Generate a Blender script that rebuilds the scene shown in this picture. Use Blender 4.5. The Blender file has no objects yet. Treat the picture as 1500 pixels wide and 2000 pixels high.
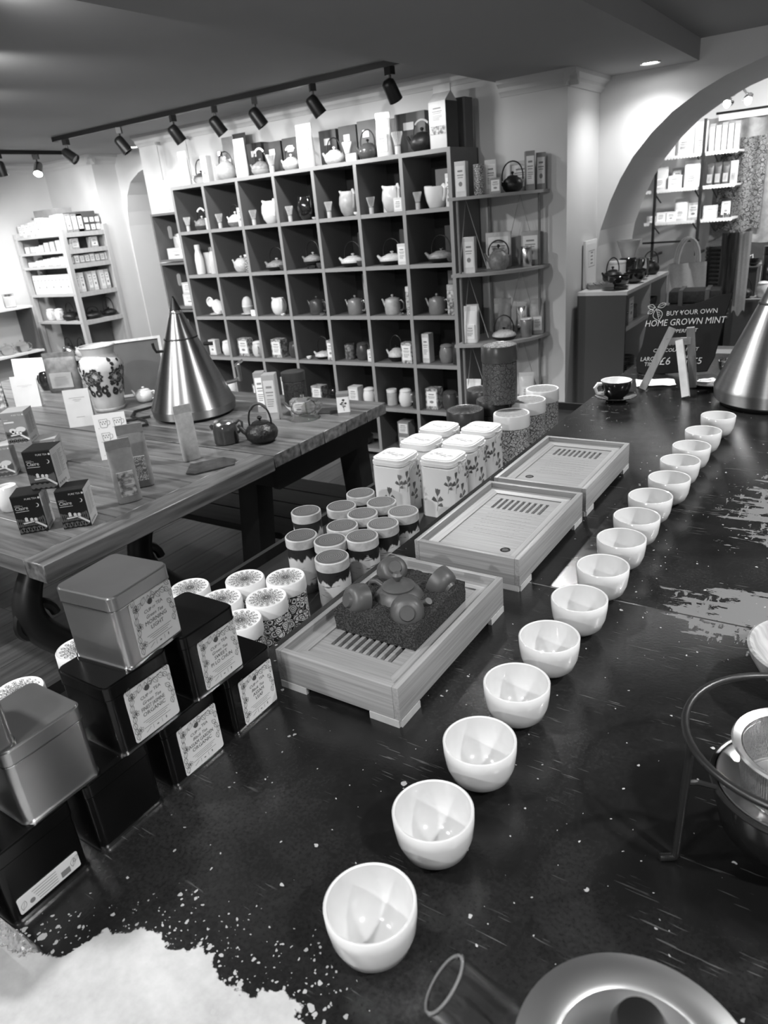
import bpy, bmesh, math, random
from mathutils import Vector, Matrix
random.seed(7)
S = bpy.context.scene
COL = S.collection
PI = math.pi
# ---------------------------------------------------------------- camera, world, lights, exposure
cam_data = bpy.data.cameras.new('camera')
cam = bpy.data.objects.new('camera', cam_data); COL.objects.link(cam); S.camera = cam
cam_data.sensor_fit = 'VERTICAL'; cam_data.sensor_height = 36.0; cam_data.lens = 36.0*1390/2000
cam_data.clip_start = 0.02; cam_data.clip_end = 60
yw, pt, rl = math.radians(-35.13), math.radians(22.86), math.radians(-5.55)
fw = Vector((math.sin(yw)*math.cos(pt), math.cos(yw)*math.cos(pt), -math.sin(pt)))
rt = Vector((math.cos(yw), -math.sin(yw), 0)); up = rt.cross(fw)
r2 = rt*math.cos(rl)+up*math.sin(rl); u2 = up*math.cos(rl)-rt*math.sin(rl)
cm = Matrix((r2, u2, -fw)).transposed().to_4x4(); cm.translation = (0, 0, 1.52)
cam.matrix_world = cm
cam_data.dof.use_dof = True; cam_data.dof.focus_distance = 1.15; cam_data.dof.aperture_fstop = 10.0

W = bpy.data.worlds.new('world'); S.world = W; W.use_nodes = True
W.node_tree.nodes['Background'].inputs[0].default_value = (1, 1, 1, 1)
W.node_tree.nodes['Background'].inputs[1].default_value = 0.055
S.view_settings.view_transform = 'Standard'; S.view_settings.look = 'None'
S.view_settings.gamma = 1.0; S.view_settings.use_curve_mapping = False
S.view_settings.exposure = 2.42

def spot(loc, aim, watts, deg=95, blend=0.6, rad=0.03):
    l = bpy.data.lights.new('spot_light', 'SPOT'); l.energy = watts; l.spot_size = math.radians(deg)
    l.spot_blend = blend; l.shadow_soft_size = rad
    o = bpy.data.objects.new('spot_light', l); COL.objects.link(o); o.location = loc
    d = Vector(aim)-Vector(loc); o.rotation_euler = d.to_track_quat('-Z', 'Y').to_euler()
    return o
# two visible recessed downlights (fittings further down), then unseen lamps, some added as fill
spot((-1.135, 4.387, 2.085), (-1.16, 4.46, 0), 4.3, 140, 0.9, 0.03)
spot((-5.39, 4.50, 2.185), (-5.6, 4.5, 0), 5, 150, 0.9, 0.03)
spot((-6.15, 3.1, 2.185), (-6.15, 3.3, 0), 24, 150, 0.9, 0.04)  # unseen lamp added to brighten the wall by the rack
for x, y, p in ((-1.135, 2.2, 20), (-1.0, -0.05, 9), (-0.45, -0.45, 7), (0.75, 1.5, 34), (0.8, 0.2, 20), (0.75, 3.0, 6)):  # unseen lamps; after the first, all added as fill around the counter
    spot((x, y, 2.085 if x < -0.95 else 2.185), (x, y, 0), p, 118, 0.5, 0.04)
for x, y, p in ((-2.2, 1.4, 7), (-2.95, 1.65, 20), (-3.6, 1.95, 19), (-4.3, 2.25, 16), (-5.1, 2.45, 11)):
    spot((x, y, 2.185), (x-0.7, 4.1, 0.2), p, 112, 0.7, 0.035)
for x, y, p in ((-2.6, 0.2, 24), (-3.6, -0.2, 20)):  # unseen pair added to brighten the wooden tables
    spot((x, y, 2.185), (x+0.1, y+0.6, 0), p, 135, 0.6, 0.035)
spot((-0.6, -1.7, 2.185), (-0.8, 1.2, 0.9), 25, 110, 0.7, 0.05)  # frontal fill added out of view behind the camera

# ---------------------------------------------------------------- materials
MATS = {}
def nd(nt, t, **kw):
    n = nt.nodes.new(t)
    for k, v in kw.items(): setattr(n, k, v)
    return n
def mat(name, g, rough=0.5, metal=0.0, noise=0.0, scale=20.0, stretch=(1, 1, 1), bump=0.0, spec=None, g2=None, coat=0.0, lo=0.35, hi=0.65, rot=0.0, detail=4.0, aniso=0.0):
    """grey procedural surface: base value g, optional second value g2 mixed in by object-space noise"""
    if name in MATS: return MATS[name]
    m = bpy.data.materials.new(name); m.use_nodes = True; nt = m.node_tree
    b = nt.nodes['Principled BSDF']
    b.inputs['Base Color'].default_value = (g, g, g, 1); b.inputs['Roughness'].default_value = rough; b.inputs['Metallic'].default_value = metal
    if spec is not None: b.inputs['Specular IOR Level'].default_value = spec
    if aniso:
        b.inputs['Anisotropic'].default_value = aniso; b.inputs['Anisotropic Rotation'].default_value = 0.25; tg = nd(nt, 'ShaderNodeTangent'); tg.direction_type = 'RADIAL'; tg.axis = 'Z'; nt.links.new(tg.outputs[0], b.inputs['Tangent'])
    if coat: b.inputs['Coat Weight'].default_value = coat; b.inputs['Coat Roughness'].default_value = 0.05
    if g2 is None and noise: g2 = g*(1-noise)
    if g2 is not None or bump:
        tc = nd(nt, 'ShaderNodeTexCoord'); mp = nd(nt, 'ShaderNodeMapping'); mp.inputs['Scale'].default_value = stretch; mp.inputs['Rotation'].default_value = (0, 0, rot)
        nz = nd(nt, 'ShaderNodeTexNoise'); nz.inputs['Scale'].default_value = scale; nz.inputs['Detail'].default_value = detail
        nt.links.new(tc.outputs['Object'], mp.inputs[0]); nt.links.new(mp.outputs[0], nz.inputs['Vector'])
        if g2 is not None:
            cr = nd(nt, 'ShaderNodeValToRGB'); e = cr.color_ramp.elements
            e[0].position = lo; e[1].position = hi; e[0].color = (g2, g2, g2, 1); e[1].color = (g, g, g, 1)
            nt.links.new(nz.outputs[0], cr.inputs[0]); nt.links.new(cr.outputs[0], b.inputs['Base Color'])
        if bump:
            bp = nd(nt, 'ShaderNodeBump'); bp.inputs['Strength'].default_value = bump; bp.inputs['Distance'].default_value = 0.004
            nt.links.new(nz.outputs[0], bp.inputs['Height']); nt.links.new(bp.outputs[0], b.inputs['Normal'])
    MATS[name] = m; return m
def glass(name, g=0.95, rough=0.0):
    if name in MATS: return MATS[name]
    m = bpy.data.materials.new(name); m.use_nodes = True; b = m.node_tree.nodes['Principled BSDF']
    b.inputs['Base Color'].default_value = (g, g, g, 1); b.inputs['Roughness'].default_value = rough
    b.inputs['Transmission Weight'].default_value = 1.0; b.inputs['IOR'].default_value = 1.45
    MATS[name] = m; return m
def emit(name, s):
    if name in MATS: return MATS[name]
    m = bpy.data.materials.new(name); m.use_nodes = True; b = m.node_tree.nodes['Principled BSDF']
    b.inputs['Emission Color'].default_value = (1, 1, 1, 1); b.inputs['Emission Strength'].default_value = s
    MATS[name] = m; return m
def doodle(name, g_bg, g_ln, scale=60, width=0.08, rough=0.35, ring=True):
    """printed line pattern: cell outlines plus contour rings, as inked on the tins"""
    if name in MATS: return MATS[name]
    m = bpy.data.materials.new(name); m.use_nodes = True; nt = m.node_tree; b = nt.nodes['Principled BSDF']
    b.inputs['Roughness'].default_value = rough
    tc = nd(nt, 'ShaderNodeTexCoord')
    v = nd(nt, 'ShaderNodeTexVoronoi', feature='DISTANCE_TO_EDGE'); v.inputs['Scale'].default_value = scale
    v2 = nd(nt, 'ShaderNodeTexVoronoi', feature='F1'); v2.inputs['Scale'].default_value = scale
    nt.links.new(tc.outputs['Object'], v.inputs['Vector']); nt.links.new(tc.outputs['Object'], v2.inputs['Vector'])
    a = nd(nt, 'ShaderNodeMath', operation='LESS_THAN'); a.inputs[1].default_value = width; nt.links.new(v.outputs['Distance'], a.inputs[0])
    s = nd(nt, 'ShaderNodeMath', operation='MULTIPLY'); s.inputs[1].default_value = 22.0; nt.links.new(v2.outputs['Distance'], s.inputs[0])
    sn = nd(nt, 'ShaderNodeMath', operation='SINE'); nt.links.new(s.outputs[0], sn.inputs[0])
    gt = nd(nt, 'ShaderNodeMath', operation='GREATER_THAN'); gt.inputs[1].default_value = 0.55 if ring else 2.0; nt.links.new(sn.outputs[0], gt.inputs[0])
    mx = nd(nt, 'ShaderNodeMath', operation='MAXIMUM'); nt.links.new(a.outputs[0], mx.inputs[0]); nt.links.new(gt.outputs[0], mx.inputs[1])
    cr = nd(nt, 'ShaderNodeMix', data_type='RGBA'); cr.inputs[6].default_value = (g_bg, g_bg, g_bg, 1); cr.inputs[7].default_value = (g_ln, g_ln, g_ln, 1)
    nt.links.new(mx.outputs[0], cr.inputs[0]); nt.links.new(cr.outputs[2], b.inputs['Base Color'])
    MATS[name] = m; return m
def wood(name, g, g2, along='X', scale=6.0, rough=0.5, bump=0.15):
    st = {'X': (1, 14, 14), 'Y': (14, 1, 14), 'Z': (14, 14, 1)}[along]
    return mat(name, g, rough, g2=g2, scale=scale, stretch=st, bump=bump, lo=0.3, hi=0.7, detail=6)

M_wall = mat('painted_plaster', 0.66, 0.8, noise=0.05, scale=3, bump=0.02)
M_ceil = mat('ceiling_paint', 0.35, 0.9, noise=0.04, scale=2)
M_corn = mat('cornice_paint', 0.60, 0.7)
M_cup = mat('white_porcelain', 0.58, 0.14, coat=0.4)
M_white = mat('white_glaze', 0.82, 0.12, coat=0.5)
M_offw = mat('offwhite_glaze', 0.68, 0.2, coat=0.3, noise=0.08, scale=30)
M_lgrey = mat('light_grey_glaze', 0.45, 0.3, noise=0.25, scale=25)
M_grey = mat('grey_glaze', 0.22, 0.25, coat=0.3, noise=0.15, scale=20)
M_dgrey = mat('dark_grey_glaze', 0.07, 0.22, coat=0.3, noise=0.2, scale=20)
M_black = mat('black_glaze', 0.012, 0.12, coat=0.6)
M_iron = mat('cast_iron', 0.012, 0.42, noise=0.4, scale=60, bump=0.5)
M_irong = mat('grey_enamelled_iron', 0.25, 0.4, noise=0.3, scale=70, bump=0.5)
M_ironw = mat('pale_enamelled_iron', 0.6, 0.4, noise=0.2, scale=90, bump=0.6)
M_blackmetal = mat('black_metal', 0.015, 0.4, metal=0.2)
M_steel = mat('brushed_steel', 0.62, 0.24, metal=1.0, noise=0.12, scale=8, stretch=(1, 1, 60))
M_chrome = mat('chrome', 0.8, 0.08, metal=1.0)
M_paper = mat('white_paper', 0.86, 0.7)
M_card = mat('pale_card', 0.62, 0.6, noise=0.06, scale=15)
M_cardg = mat('grey_card', 0.30, 0.6, noise=0.15, scale=15)
M_cardd = mat('dark_card', 0.045, 0.5, noise=0.2, scale=15)
M_kraft = mat('kraft_paper', 0.30, 0.6, noise=0.15, scale=60)
M_ink = mat('printed_ink', 0.05, 0.6)
M_inkg = mat('grey_printed_ink', 0.25, 0.6)
M_inkw = mat('white_printed_ink', 0.75, 0.6)
M_bamboo = mat('pale_bamboo', 0.62, 0.55, noise=0.2, scale=40, stretch=(8, 8, 1))
M_glass = glass('clear_glass')
M_rope = mat('pale_cord', 0.35, 0.8)
M_cork = mat('cork', 0.3, 0.8, noise=0.4, scale=120)

# ---------------------------------------------------------------- mesh helpers
class G:
    def __init__(s): s.v = []; s.f = []
    def add(s, vs, fs, T=None):
        k = len(s.v)
        s.v += [tuple(T @ Vector(p)) for p in vs] if T else [tuple(p) for p in vs]
        s.f += [tuple(i+k for i in f) for f in fs]; return s
    def box(s, x0, x1, y0, y1, z0, z1, T=None):
        return s.add([(x0, y0, z0), (x1, y0, z0), (x1, y1, z0), (x0, y1, z0), (x0, y0, z1), (x1, y0, z1), (x1, y1, z1), (x0, y1, z1)],
                     [(3, 2, 1, 0), (4, 5, 6, 7), (0, 1, 5, 4), (1, 2, 6, 5), (2, 3, 7, 6), (3, 0, 4, 7)], T)
    def lathe(s, prof, n=28, T=None, a0=0.0, a1=2*PI):
        full = abs(a1-a0-2*PI) < 1e-6; vs = []; idx = []; m = n if full else n+1
        for r, z in prof:
            if r < 1e-6: idx.append([len(vs)]*m); vs.append((0, 0, z))
            else:
                idx.append(list(range(len(vs), len(vs)+m)))
                vs += [(r*math.cos(a0+(a1-a0)*i/n), r*math.sin(a0+(a1-a0)*i/n), z) for i in range(m)]
        fs = []
        for j in range(len(prof)-1):
            a, b = idx[j], idx[j+1]
            for i in range(n):
                k = (i+1) % m
                q = [a[i], a[k], b[k], b[i]]; q = [x for t, x in enumerate(q) if x not in q[:t]]
                if len(q) > 2: fs.append(tuple(q))
        return s.add(vs, fs, T)
    def tube(s, pts, r, n=8, closed=False, T=None):
        P = [Vector(p) for p in pts]; m = len(P); R = r if isinstance(r, (list, tuple)) else [r]*m
        vs = []; fs = []; prev = None
        for i in range(m):
            d = (P[(i+1) % m]-P[i-1]) if closed else (P[min(i+1, m-1)]-P[max(i-1, 0)])
            d.normalize()
            if prev is None:
                h = Vector((0, 0, 1)) if abs(d.z) < 0.9 else Vector((1, 0, 0))
                u = d.cross(h).normalized()
            else: u = (prev-d*prev.dot(d)).normalized()
            prev = u; w = d.cross(u)
            vs += [tuple(P[i]+(u*math.cos(2*PI*k/n)+w*math.sin(2*PI*k/n))*R[i]) for k in range(n)]
        for i in range(m if closed else m-1):
            a = i*n; b = ((i+1) % m)*n
            for k in range(n): fs.append((a+k, a+(k+1) % n, b+(k+1) % n, b+k))
        if not closed: fs.append(tuple(range(n-1, -1, -1))); fs.append(tuple((m-1)*n+k for k in range(n)))
        return s.add(vs, fs, T)
    def prism(s, poly, z0, z1, T=None):
        n = len(poly); vs = [(x, y, z0) for x, y in poly]+[(x, y, z1) for x, y in poly]
        fs = [tuple(range(n-1, -1, -1)), tuple(range(n, 2*n))]+[(i, (i+1) % n, n+(i+1) % n, n+i) for i in range(n)]
        return s.add(vs, fs, T)
    def ribbon(s, pts, w, closed=False, T=None):
        P = [Vector((p[0], p[1])) for p in pts]; m = len(P); vs = []; fs = []
        for i in range(m):
            d = (P[(i+1) % m]-P[i-1]) if closed else (P[min(i+1, m-1)]-P[max(i-1, 0)])
            if d.length < 1e-9: d = Vector((1, 0))
            d.normalize(); q = Vector((-d.y, d.x))*w/2
            vs += [(P[i].x+q.x, P[i].y+q.y, 0), (P[i].x-q.x, P[i].y-q.y, 0)]
        for i in range(m if closed else m-1):
            a = 2*i; b = 2*((i+1) % m); fs.append((a, a+1, b+1, b))
        return s.add(vs, fs, T)
    def rect(s, x0, x1, y0, y1, T=None): return s.add([(x0, y0, 0), (x1, y0, 0), (x1, y1, 0), (x0, y1, 0)], [(0, 1, 2, 3)], T)
    def disc(s, x, y, rx, ry=None, n=12, rot=0, T=None):
        ry = ry or rx; c, d = math.cos(rot), math.sin(rot)
        return s.add([(x+rx*math.cos(2*PI*i/n)*c-ry*math.sin(2*PI*i/n)*d, y+rx*math.cos(2*PI*i/n)*d+ry*math.sin(2*PI*i/n)*c, 0) for i in range(n)], [tuple(range(n))], T)
    def mesh(s, name, m, bevel=0.0, seg=2, ang=40, smooth=True):
        me = bpy.data.meshes.new(name); me.from_pydata(s.v, [], s.f); me.materials.append(m)
        if bevel:
            bm = bmesh.new(); bm.from_mesh(me); bmesh.ops.remove_doubles(bm, verts=bm.verts, dist=1e-6)
            bmesh.ops.bevel(bm, geom=list(bm.edges), offset=bevel, segments=seg, affect='EDGES', profile=0.6)
            bm.to_mesh(me); bm.free()
        if smooth:
            me.shade_smooth(); me.set_sharp_from_angle(angle=math.radians(ang))
        me.update(); return me
def place(name, me, parent=None, loc=(0, 0, 0), rz=0.0):
    o = bpy.data.objects.new(name, me); COL.objects.link(o); o.location = loc; o.rotation_euler = (0, 0, rz)
    if parent is not None: o.parent = parent
    return o
def thing(name, label, cat, loc=(0, 0, 0), rz=0.0, group=None):
    o = bpy.data.objects.new(name, None); COL.objects.link(o); o.location = loc; o.rotation_euler = (0, 0, rz); o.empty_display_size = 0.02
    return tag(o, label, cat, group)
def tag(o, label, cat, group=None, kind=None):
    o['label'] = label; o['category'] = cat
    if group: o['group'] = group
    if kind: o['kind'] = kind
    return o
def struct(name, g, m, label=None, bevel=0.0, smooth=True):
    o = place(name, g.mesh(name, m, bevel=bevel, smooth=smooth)); o['kind'] = 'structure'
    if label: o['label'] = label; o['category'] = name.split('_')[0]
    return o
CACHE = {}
def part(parent, name, key, fn, m, bevel=0.0, loc=(0, 0, 0), rz=0.0, ang=40, seg=2):
    """a part whose mesh is shared between alike pieces (same key)"""
    k = (key, m.name)
    if key is None or k not in CACHE:
        g = G(); fn(g); me = g.mesh(name, m, bevel=bevel, ang=ang, seg=seg)
        if key is None: return place(name, me, parent, loc, rz)
        CACHE[k] = me
    return place(name, CACHE[k], parent, loc, rz)
def dup(root, loc=None, rz=None, label=None, group=None):
    def cp(o, p):
        c = o.copy(); COL.objects.link(c); c.parent = p
        for ch in o.children: cp(ch, c)
        return c
    r = cp(root, None)
    if loc is not None: r.location = loc
    if rz is not None: r.rotation_euler = (0, 0, rz)
    if label: r['label'] = label
    if group: r['group'] = group
    return r
def TX(o, u=(1, 0, 0), v=(0, 0, 1)):
    """frame that lays a flat print (u right, v up) on a face"""
    u = Vector(u).normalized(); v = Vector(v).normalized(); w = u.cross(v)
    m = Matrix((u, v, w)).transposed().to_4x4(); m.translation = o; return m
TXT = {}
def text(g, s, size, T, x=0, y=0, align='CENTER', shear=0.0, sx=1.0, off=0.0):
    k = (s, align, shear, off)
    if k not in TXT:
        c = bpy.data.curves.new('t', 'FONT'); c.body = s; c.size = 1.0; c.align_x = align; c.resolution_u = 2; c.shear = shear; c.offset = off
        o = bpy.data.objects.new('t', c); COL.objects.link(o); bpy.context.view_layer.update()
        me = bpy.data.meshes.new_from_object(o.evaluated_get(bpy.context.evaluated_depsgraph_get()))
        TXT[k] = ([tuple(v.co) for v in me.vertices], [tuple(p.vertices) for p in me.polygons])
        bpy.data.objects.remove(o); bpy.data.curves.remove(c); bpy.data.meshes.remove(me)
    vs, fs = TXT[k]
    g.add([(a*size*sx+x, b*size+y, 0) for a, b, c in vs], fs, T)
def rrect(w, h, r, n=5):
    p = []
    for cx, cy, a in ((w/2-r, h/2-r, 0), (-w/2+r, h/2-r, 90), (-w/2+r, -h/2+r, 180), (w/2-r, -h/2+r, 270)):
        p += [(cx+r*math.cos(math.radians(a+90*i/n)), cy+r*math.sin(math.radians(a+90*i/n))) for i in range(n+1)]
    return p
def arc(cx, cz, rx, rz_, a0, a1, n=14): return [(cx+rx*math.cos(math.radians(a0+(a1-a0)*i/n)), 0, cz+rz_*math.sin(math.radians(a0+(a1-a0)*i/n))) for i in range(n+1)]
ORD = ['first', 'second', 'third', 'fourth', 'fifth', 'sixth', 'seventh', 'eighth', 'ninth', 'tenth', 'eleventh', 'twelfth', 'thirteenth', 'fourteenth', 'fifteenth']
# ---------------------------------------------------------------- the room
ZH, ZL = 2.2, 2.1
# floor of boards running along the room
fl = struct('floor', G().box(-8.2, 2.2, -2.5, 8.4, -0.08, -0.012), mat('floor_underlay', 0.02, 0.9), 'dark floor under the boards')
M_floor = [wood('floor_board_%d' % i, 0.07+0.02*i, 0.03+0.012*i, 'Y', 3.0, 0.45) for i in range(3)]
for i in range(22):
    x = -3.9+0.155*i
    for j, (y0, y1) in enumerate(((0.0, 1.35), (1.353, 2.7), (2.703, 4.1))):
        off = 0.35*(i % 3)
        part(fl, 'plank', ('plank', j), lambda g, y0=y0, y1=y1: g.box(0, 0.152, y0, y1, -0.012, 0), M_floor[(i*2+j) % 3], loc=(x, 0, 0))
g = G()
g.box(-8.2, -1.865, -2.5, 5.5, ZH, ZH+0.1); g.box(-0.945, 2.2, -2.5, 4.63, ZH, ZH+0.1); g.box(-2.75, 2.2, 5.4, 7.2, 2.24, 2.34).box(-1.47, 2.2, 4.63, 5.4, 2.24, 2.34)
struct('ceiling', g, M_ceil, 'grey painted plaster ceiling over the shop', smooth=False)
struct('ceiling_beam', G().box(-1.865, -0.945, -2.5, 4.64, ZL, ZH+0.1), M_ceil, 'boxed beam dropping below the ceiling above the counter', smooth=False)
struct('wall_back', G().box(-4.83, -1.47, 4.10, 5.4, 0, ZH), M_wall, 'pale wall behind the cube shelf', smooth=False)
def archwall(pts, x0, x1, zt, y0, y1):
    g = G(); n = len(pts)
    for y, fl_ in ((y0, 0), (y1, 1)):
        qs = []
        for i in range(n-1):
            (a, za), (b, zb) = pts[i], pts[i+1]; qs.append([(a, y, za), (b, y, zb), (b, y, zt), (a, y, zt)])
        if pts[0][0] > x0: qs.append([(x0, y, 0), (pts[0][0], y, 0), (pts[0][0], y, zt), (x0, y, zt)])
        if pts[-1][0] < x1: qs.append([(pts[-1][0], y, 0), (x1, y, 0), (x1, y, zt), (pts[-1][0], y, zt)])
        for q in qs: g.add(q if not fl_ else q[::-1], [(0, 1, 2, 3)])
    full = [(pts[0][0], 0)]+pts+[(pts[-1][0], 0)]
    for i in range(len(full)-1):
        (a, za), (b, zb) = full[i], full[i+1]; g.add([(a, y0, za), (a, y1, za), (b, y1, zb), (b, y0, zb)], [(0, 1, 2, 3)])
    return g
arcR = [(-1.465, 0.9), (-1.462, 1.2), (-1.448, 1.29), (-1.392, 1.451), (-1.336, 1.570), (-1.27, 1.675), (-1.171, 1.788), (-1.067, 1.877), (-0.932, 1.957), (-0.803, 2.014), (-0.618, 2.068), (-0.45, 2.09), (-0.3, 2.095), (-0.15, 2.085), (0.05, 2.05), (0.3, 1.95), (0.55, 1.78), (0.75, 1.5), (0.82, 1.2)]
struct('wall_arch', archwall(arcR, -1.47, 2.2, ZH+0.04, 4.63, 5.4), M_wall, 'pale wall pierced by the wide arch to the next room')
# walls at the far corner
g = G(); g.box(-6.77, -6.67, -2.5, 4.6, 0, ZH); struct('wall_left', g, M_wall, 'pale wall beside the corner rack', smooth=False)
struct('wall_corner', G().box(-6.77, -5.95, 4.49, 4.84, 0, ZH), M_wall, 'pale boxed corner behind the wooden rack', smooth=False)
arcL = [(-5.94, 0.9), (-5.935, 1.45), (-5.93, 1.60), (-5.91, 1.72), (-5.865, 1.86), (-5.79, 1.96), (-5.652, 2.03), (-5.47, 2.075), (-5.2, 2.09), (-4.95, 2.05), (-4.8, 1.98)]
struct('wall_niche', archwall(arcL, -5.95, -4.6, ZH, 4.74, 5.15), M_wall, 'pale wall with a small arch beside the cube shelf')
struct('wall_recess', G().box(-7.0, -4.0, 5.5, 5.6, 0, ZH).box(-6.9, -6.8, 4.84, 5.5, 0, ZH), M_wall, 'wall seen through the small arch', smooth=False)
struct('wall_far', G().box(-2.7, 2.2, 7.1, 7.2, 0, 2.24).box(-2.75, -2.65, 5.4, 7.2, 0, 2.24), M_wall, 'white far wall of the room beyond the arch', smooth=False)
# cornices
cp = [(0, 0), (0, -0.075), (0.012, -0.075), (0.016, -0.062), (0.03, -0.052), (0.032, -0.035), (0.05, -0.022), (0.06, -0.018), (0.062, 0)]
def cornice(name, a, b, n, z, label):
    a, b, n = Vector(a), Vector(b), Vector(n); g = G(); vs = []
    for p in (a, b): vs += [(p.x+n.x*u, p.y+n.y*u, z+w) for u, w in cp]
    k = len(cp); fs = [(i, (i+1) % k, k+(i+1) % k, k+i) for i in range(k)]+[tuple(range(k)), tuple(range(2*k-1, k-1, -1))]
    g.add(vs, fs); return struct(name, g, M_corn, label)
cornice('trim_1', (-4.83, 4.1, 0), (-1.866, 4.1, 0), (0, -1, 0), ZH, 'moulded cornice along the wall above the cube shelf')
cornice('trim_2', (-1.845, 4.1, 0), (-1.41, 4.1, 0), (0, -1, 0), ZL, 'moulded cornice on the face of the pillar')
cornice('trim_3', (-1.47, 4.04, 0), (-1.47, 4.63, 0), (1, 0, 0), ZL, 'moulded cornice on the lit side of the pillar')
cornice('trim_4', (-6.67, 4.49, 0), (-5.89, 4.49, 0), (0, -1, 0), ZH, 'moulded cornice above the wooden rack')
cornice('trim_5', (-5.95, 4.43, 0), (-5.95, 4.74, 0), (1, 0, 0), ZH, 'short moulded cornice turning towards the small arch')
cornice('trim_6', (-6.67, 1.5, 0), (-6.67, 4.49, 0), (1, 0, 0), ZH, 'moulded cornice on the side wall by the rack')
# visible recessed downlights
M_lamp = emit('lamp_glow', 14.0)
for (x, y, z, lb) in ((-1.135, 4.387, ZL, 'recessed round downlight in the beam beside the wide arch'), (-5.39, 4.52, ZH, 'recessed round downlight in the ceiling by the small arch')):
    t = thing('downlight', lb, 'light', (x, y, z))
    part(t, 'bezel', 'dl_bezel', lambda g: g.lathe([(0.036, -0.001), (0.05, -0.006), (0.054, 0.0), (0.036, 0.0)]), M_corn)
    part(t, 'lamp', 'dl_lamp', lambda g: g.lathe([(0, -0.001), (0.036, -0.001)]), M_lamp)
# track with spotlights
trk = thing('ceiling_track', 'long black lighting track on the ceiling in front of the cube shelf', 'light track', (0, 3.5, ZH))
part(trk, 'rail', None, lambda g: g.box(-4.97, -2.0, -0.018, 0.018, -0.028, 0), M_blackmetal)
part(trk, 'end_cap', None, lambda g: g.box(-4.985, -4.97, -0.02, 0.02, -0.03, 0), M_blackmetal)
def spothead(x, y, rz, tilt, lb, m, lit=False, zt=ZH):
    t = thing('track_spotlight', lb, 'spotlight', (x, y, zt-0.028), rz, 'track spotlights')
    part(t, 'adaptor', 'sp_ad', lambda g: g.box(-0.022, 0.022, -0.016, 0.016, -0.035, 0), M_blackmetal)
    part(t, 'stem', 'sp_st', lambda g: g.tube([(0, 0, -0.03), (0, 0, -0.075)], 0.006), M_blackmetal)
    R = Matrix.Translation((0, 0, -0.095)) @ Matrix.Rotation(tilt, 4, 'X')
    h = part(t, 'head', ('sp_hd', tilt), lambda g: g.lathe([(0, 0.045), (0.02, 0.044), (0.031, 0.034), (0.034, 0.02), (0.036, -0.06), (0.032, -0.06), (0.03, -0.045), (0, -0.045)], 20, R), m)
    part(h, 'lamp', ('sp_lp', tilt), lambda g: g.lathe([(0, -0.047), (0.029, -0.047)], 20, R), emit('spot_glow', 20.0) if lit else mat('spot_lens', 0.5, 0.2))
    return t
sx = [-4.86, -4.28, -3.76, -3.40, -3.08, -2.66, -2.17]
rzs = [-1.2, -0.9, -0.45, -0.7, -0.9, -0.75, -0.25]
for i, x in enumerate(sx):
    spothead(x, 3.5, rzs[i], 0.55 if i else 0.9, 'black track spotlight, %s from the end by the rack' % ORD[i], M_blackmetal)
    a = rzs[i]
    spot((x+0.03, 3.56, 2.03), (x+0.12, 4.0, 1.4), (1.3, 1.5, 1.3, 1.3, 1.6, 2.0, 0.8)[i], 150, 0.8, 0.025)
tr2 = thing('ceiling_track', 'short black lighting track near the wooden rack', 'light track', (-5.7, 0, ZH))
part(tr2, 'rail', None, lambda g: g.box(-0.018, 0.018, 3.2, 4.05, -0.028, 0), M_blackmetal)
spothead(-5.7, 3.8, -2.5, 0.7, 'small lit steel spotlight on the short track', M_steel, True)
spothead(-5.66, 3.46, 0.3, 0.2, 'boxy black spotlight at the picture edge on the short track', M_blackmetal, True)
spot((-5.78, 3.86, 2.0), (-6.1, 4.3, 1.5), 4.5, 130, 0.8)

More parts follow.
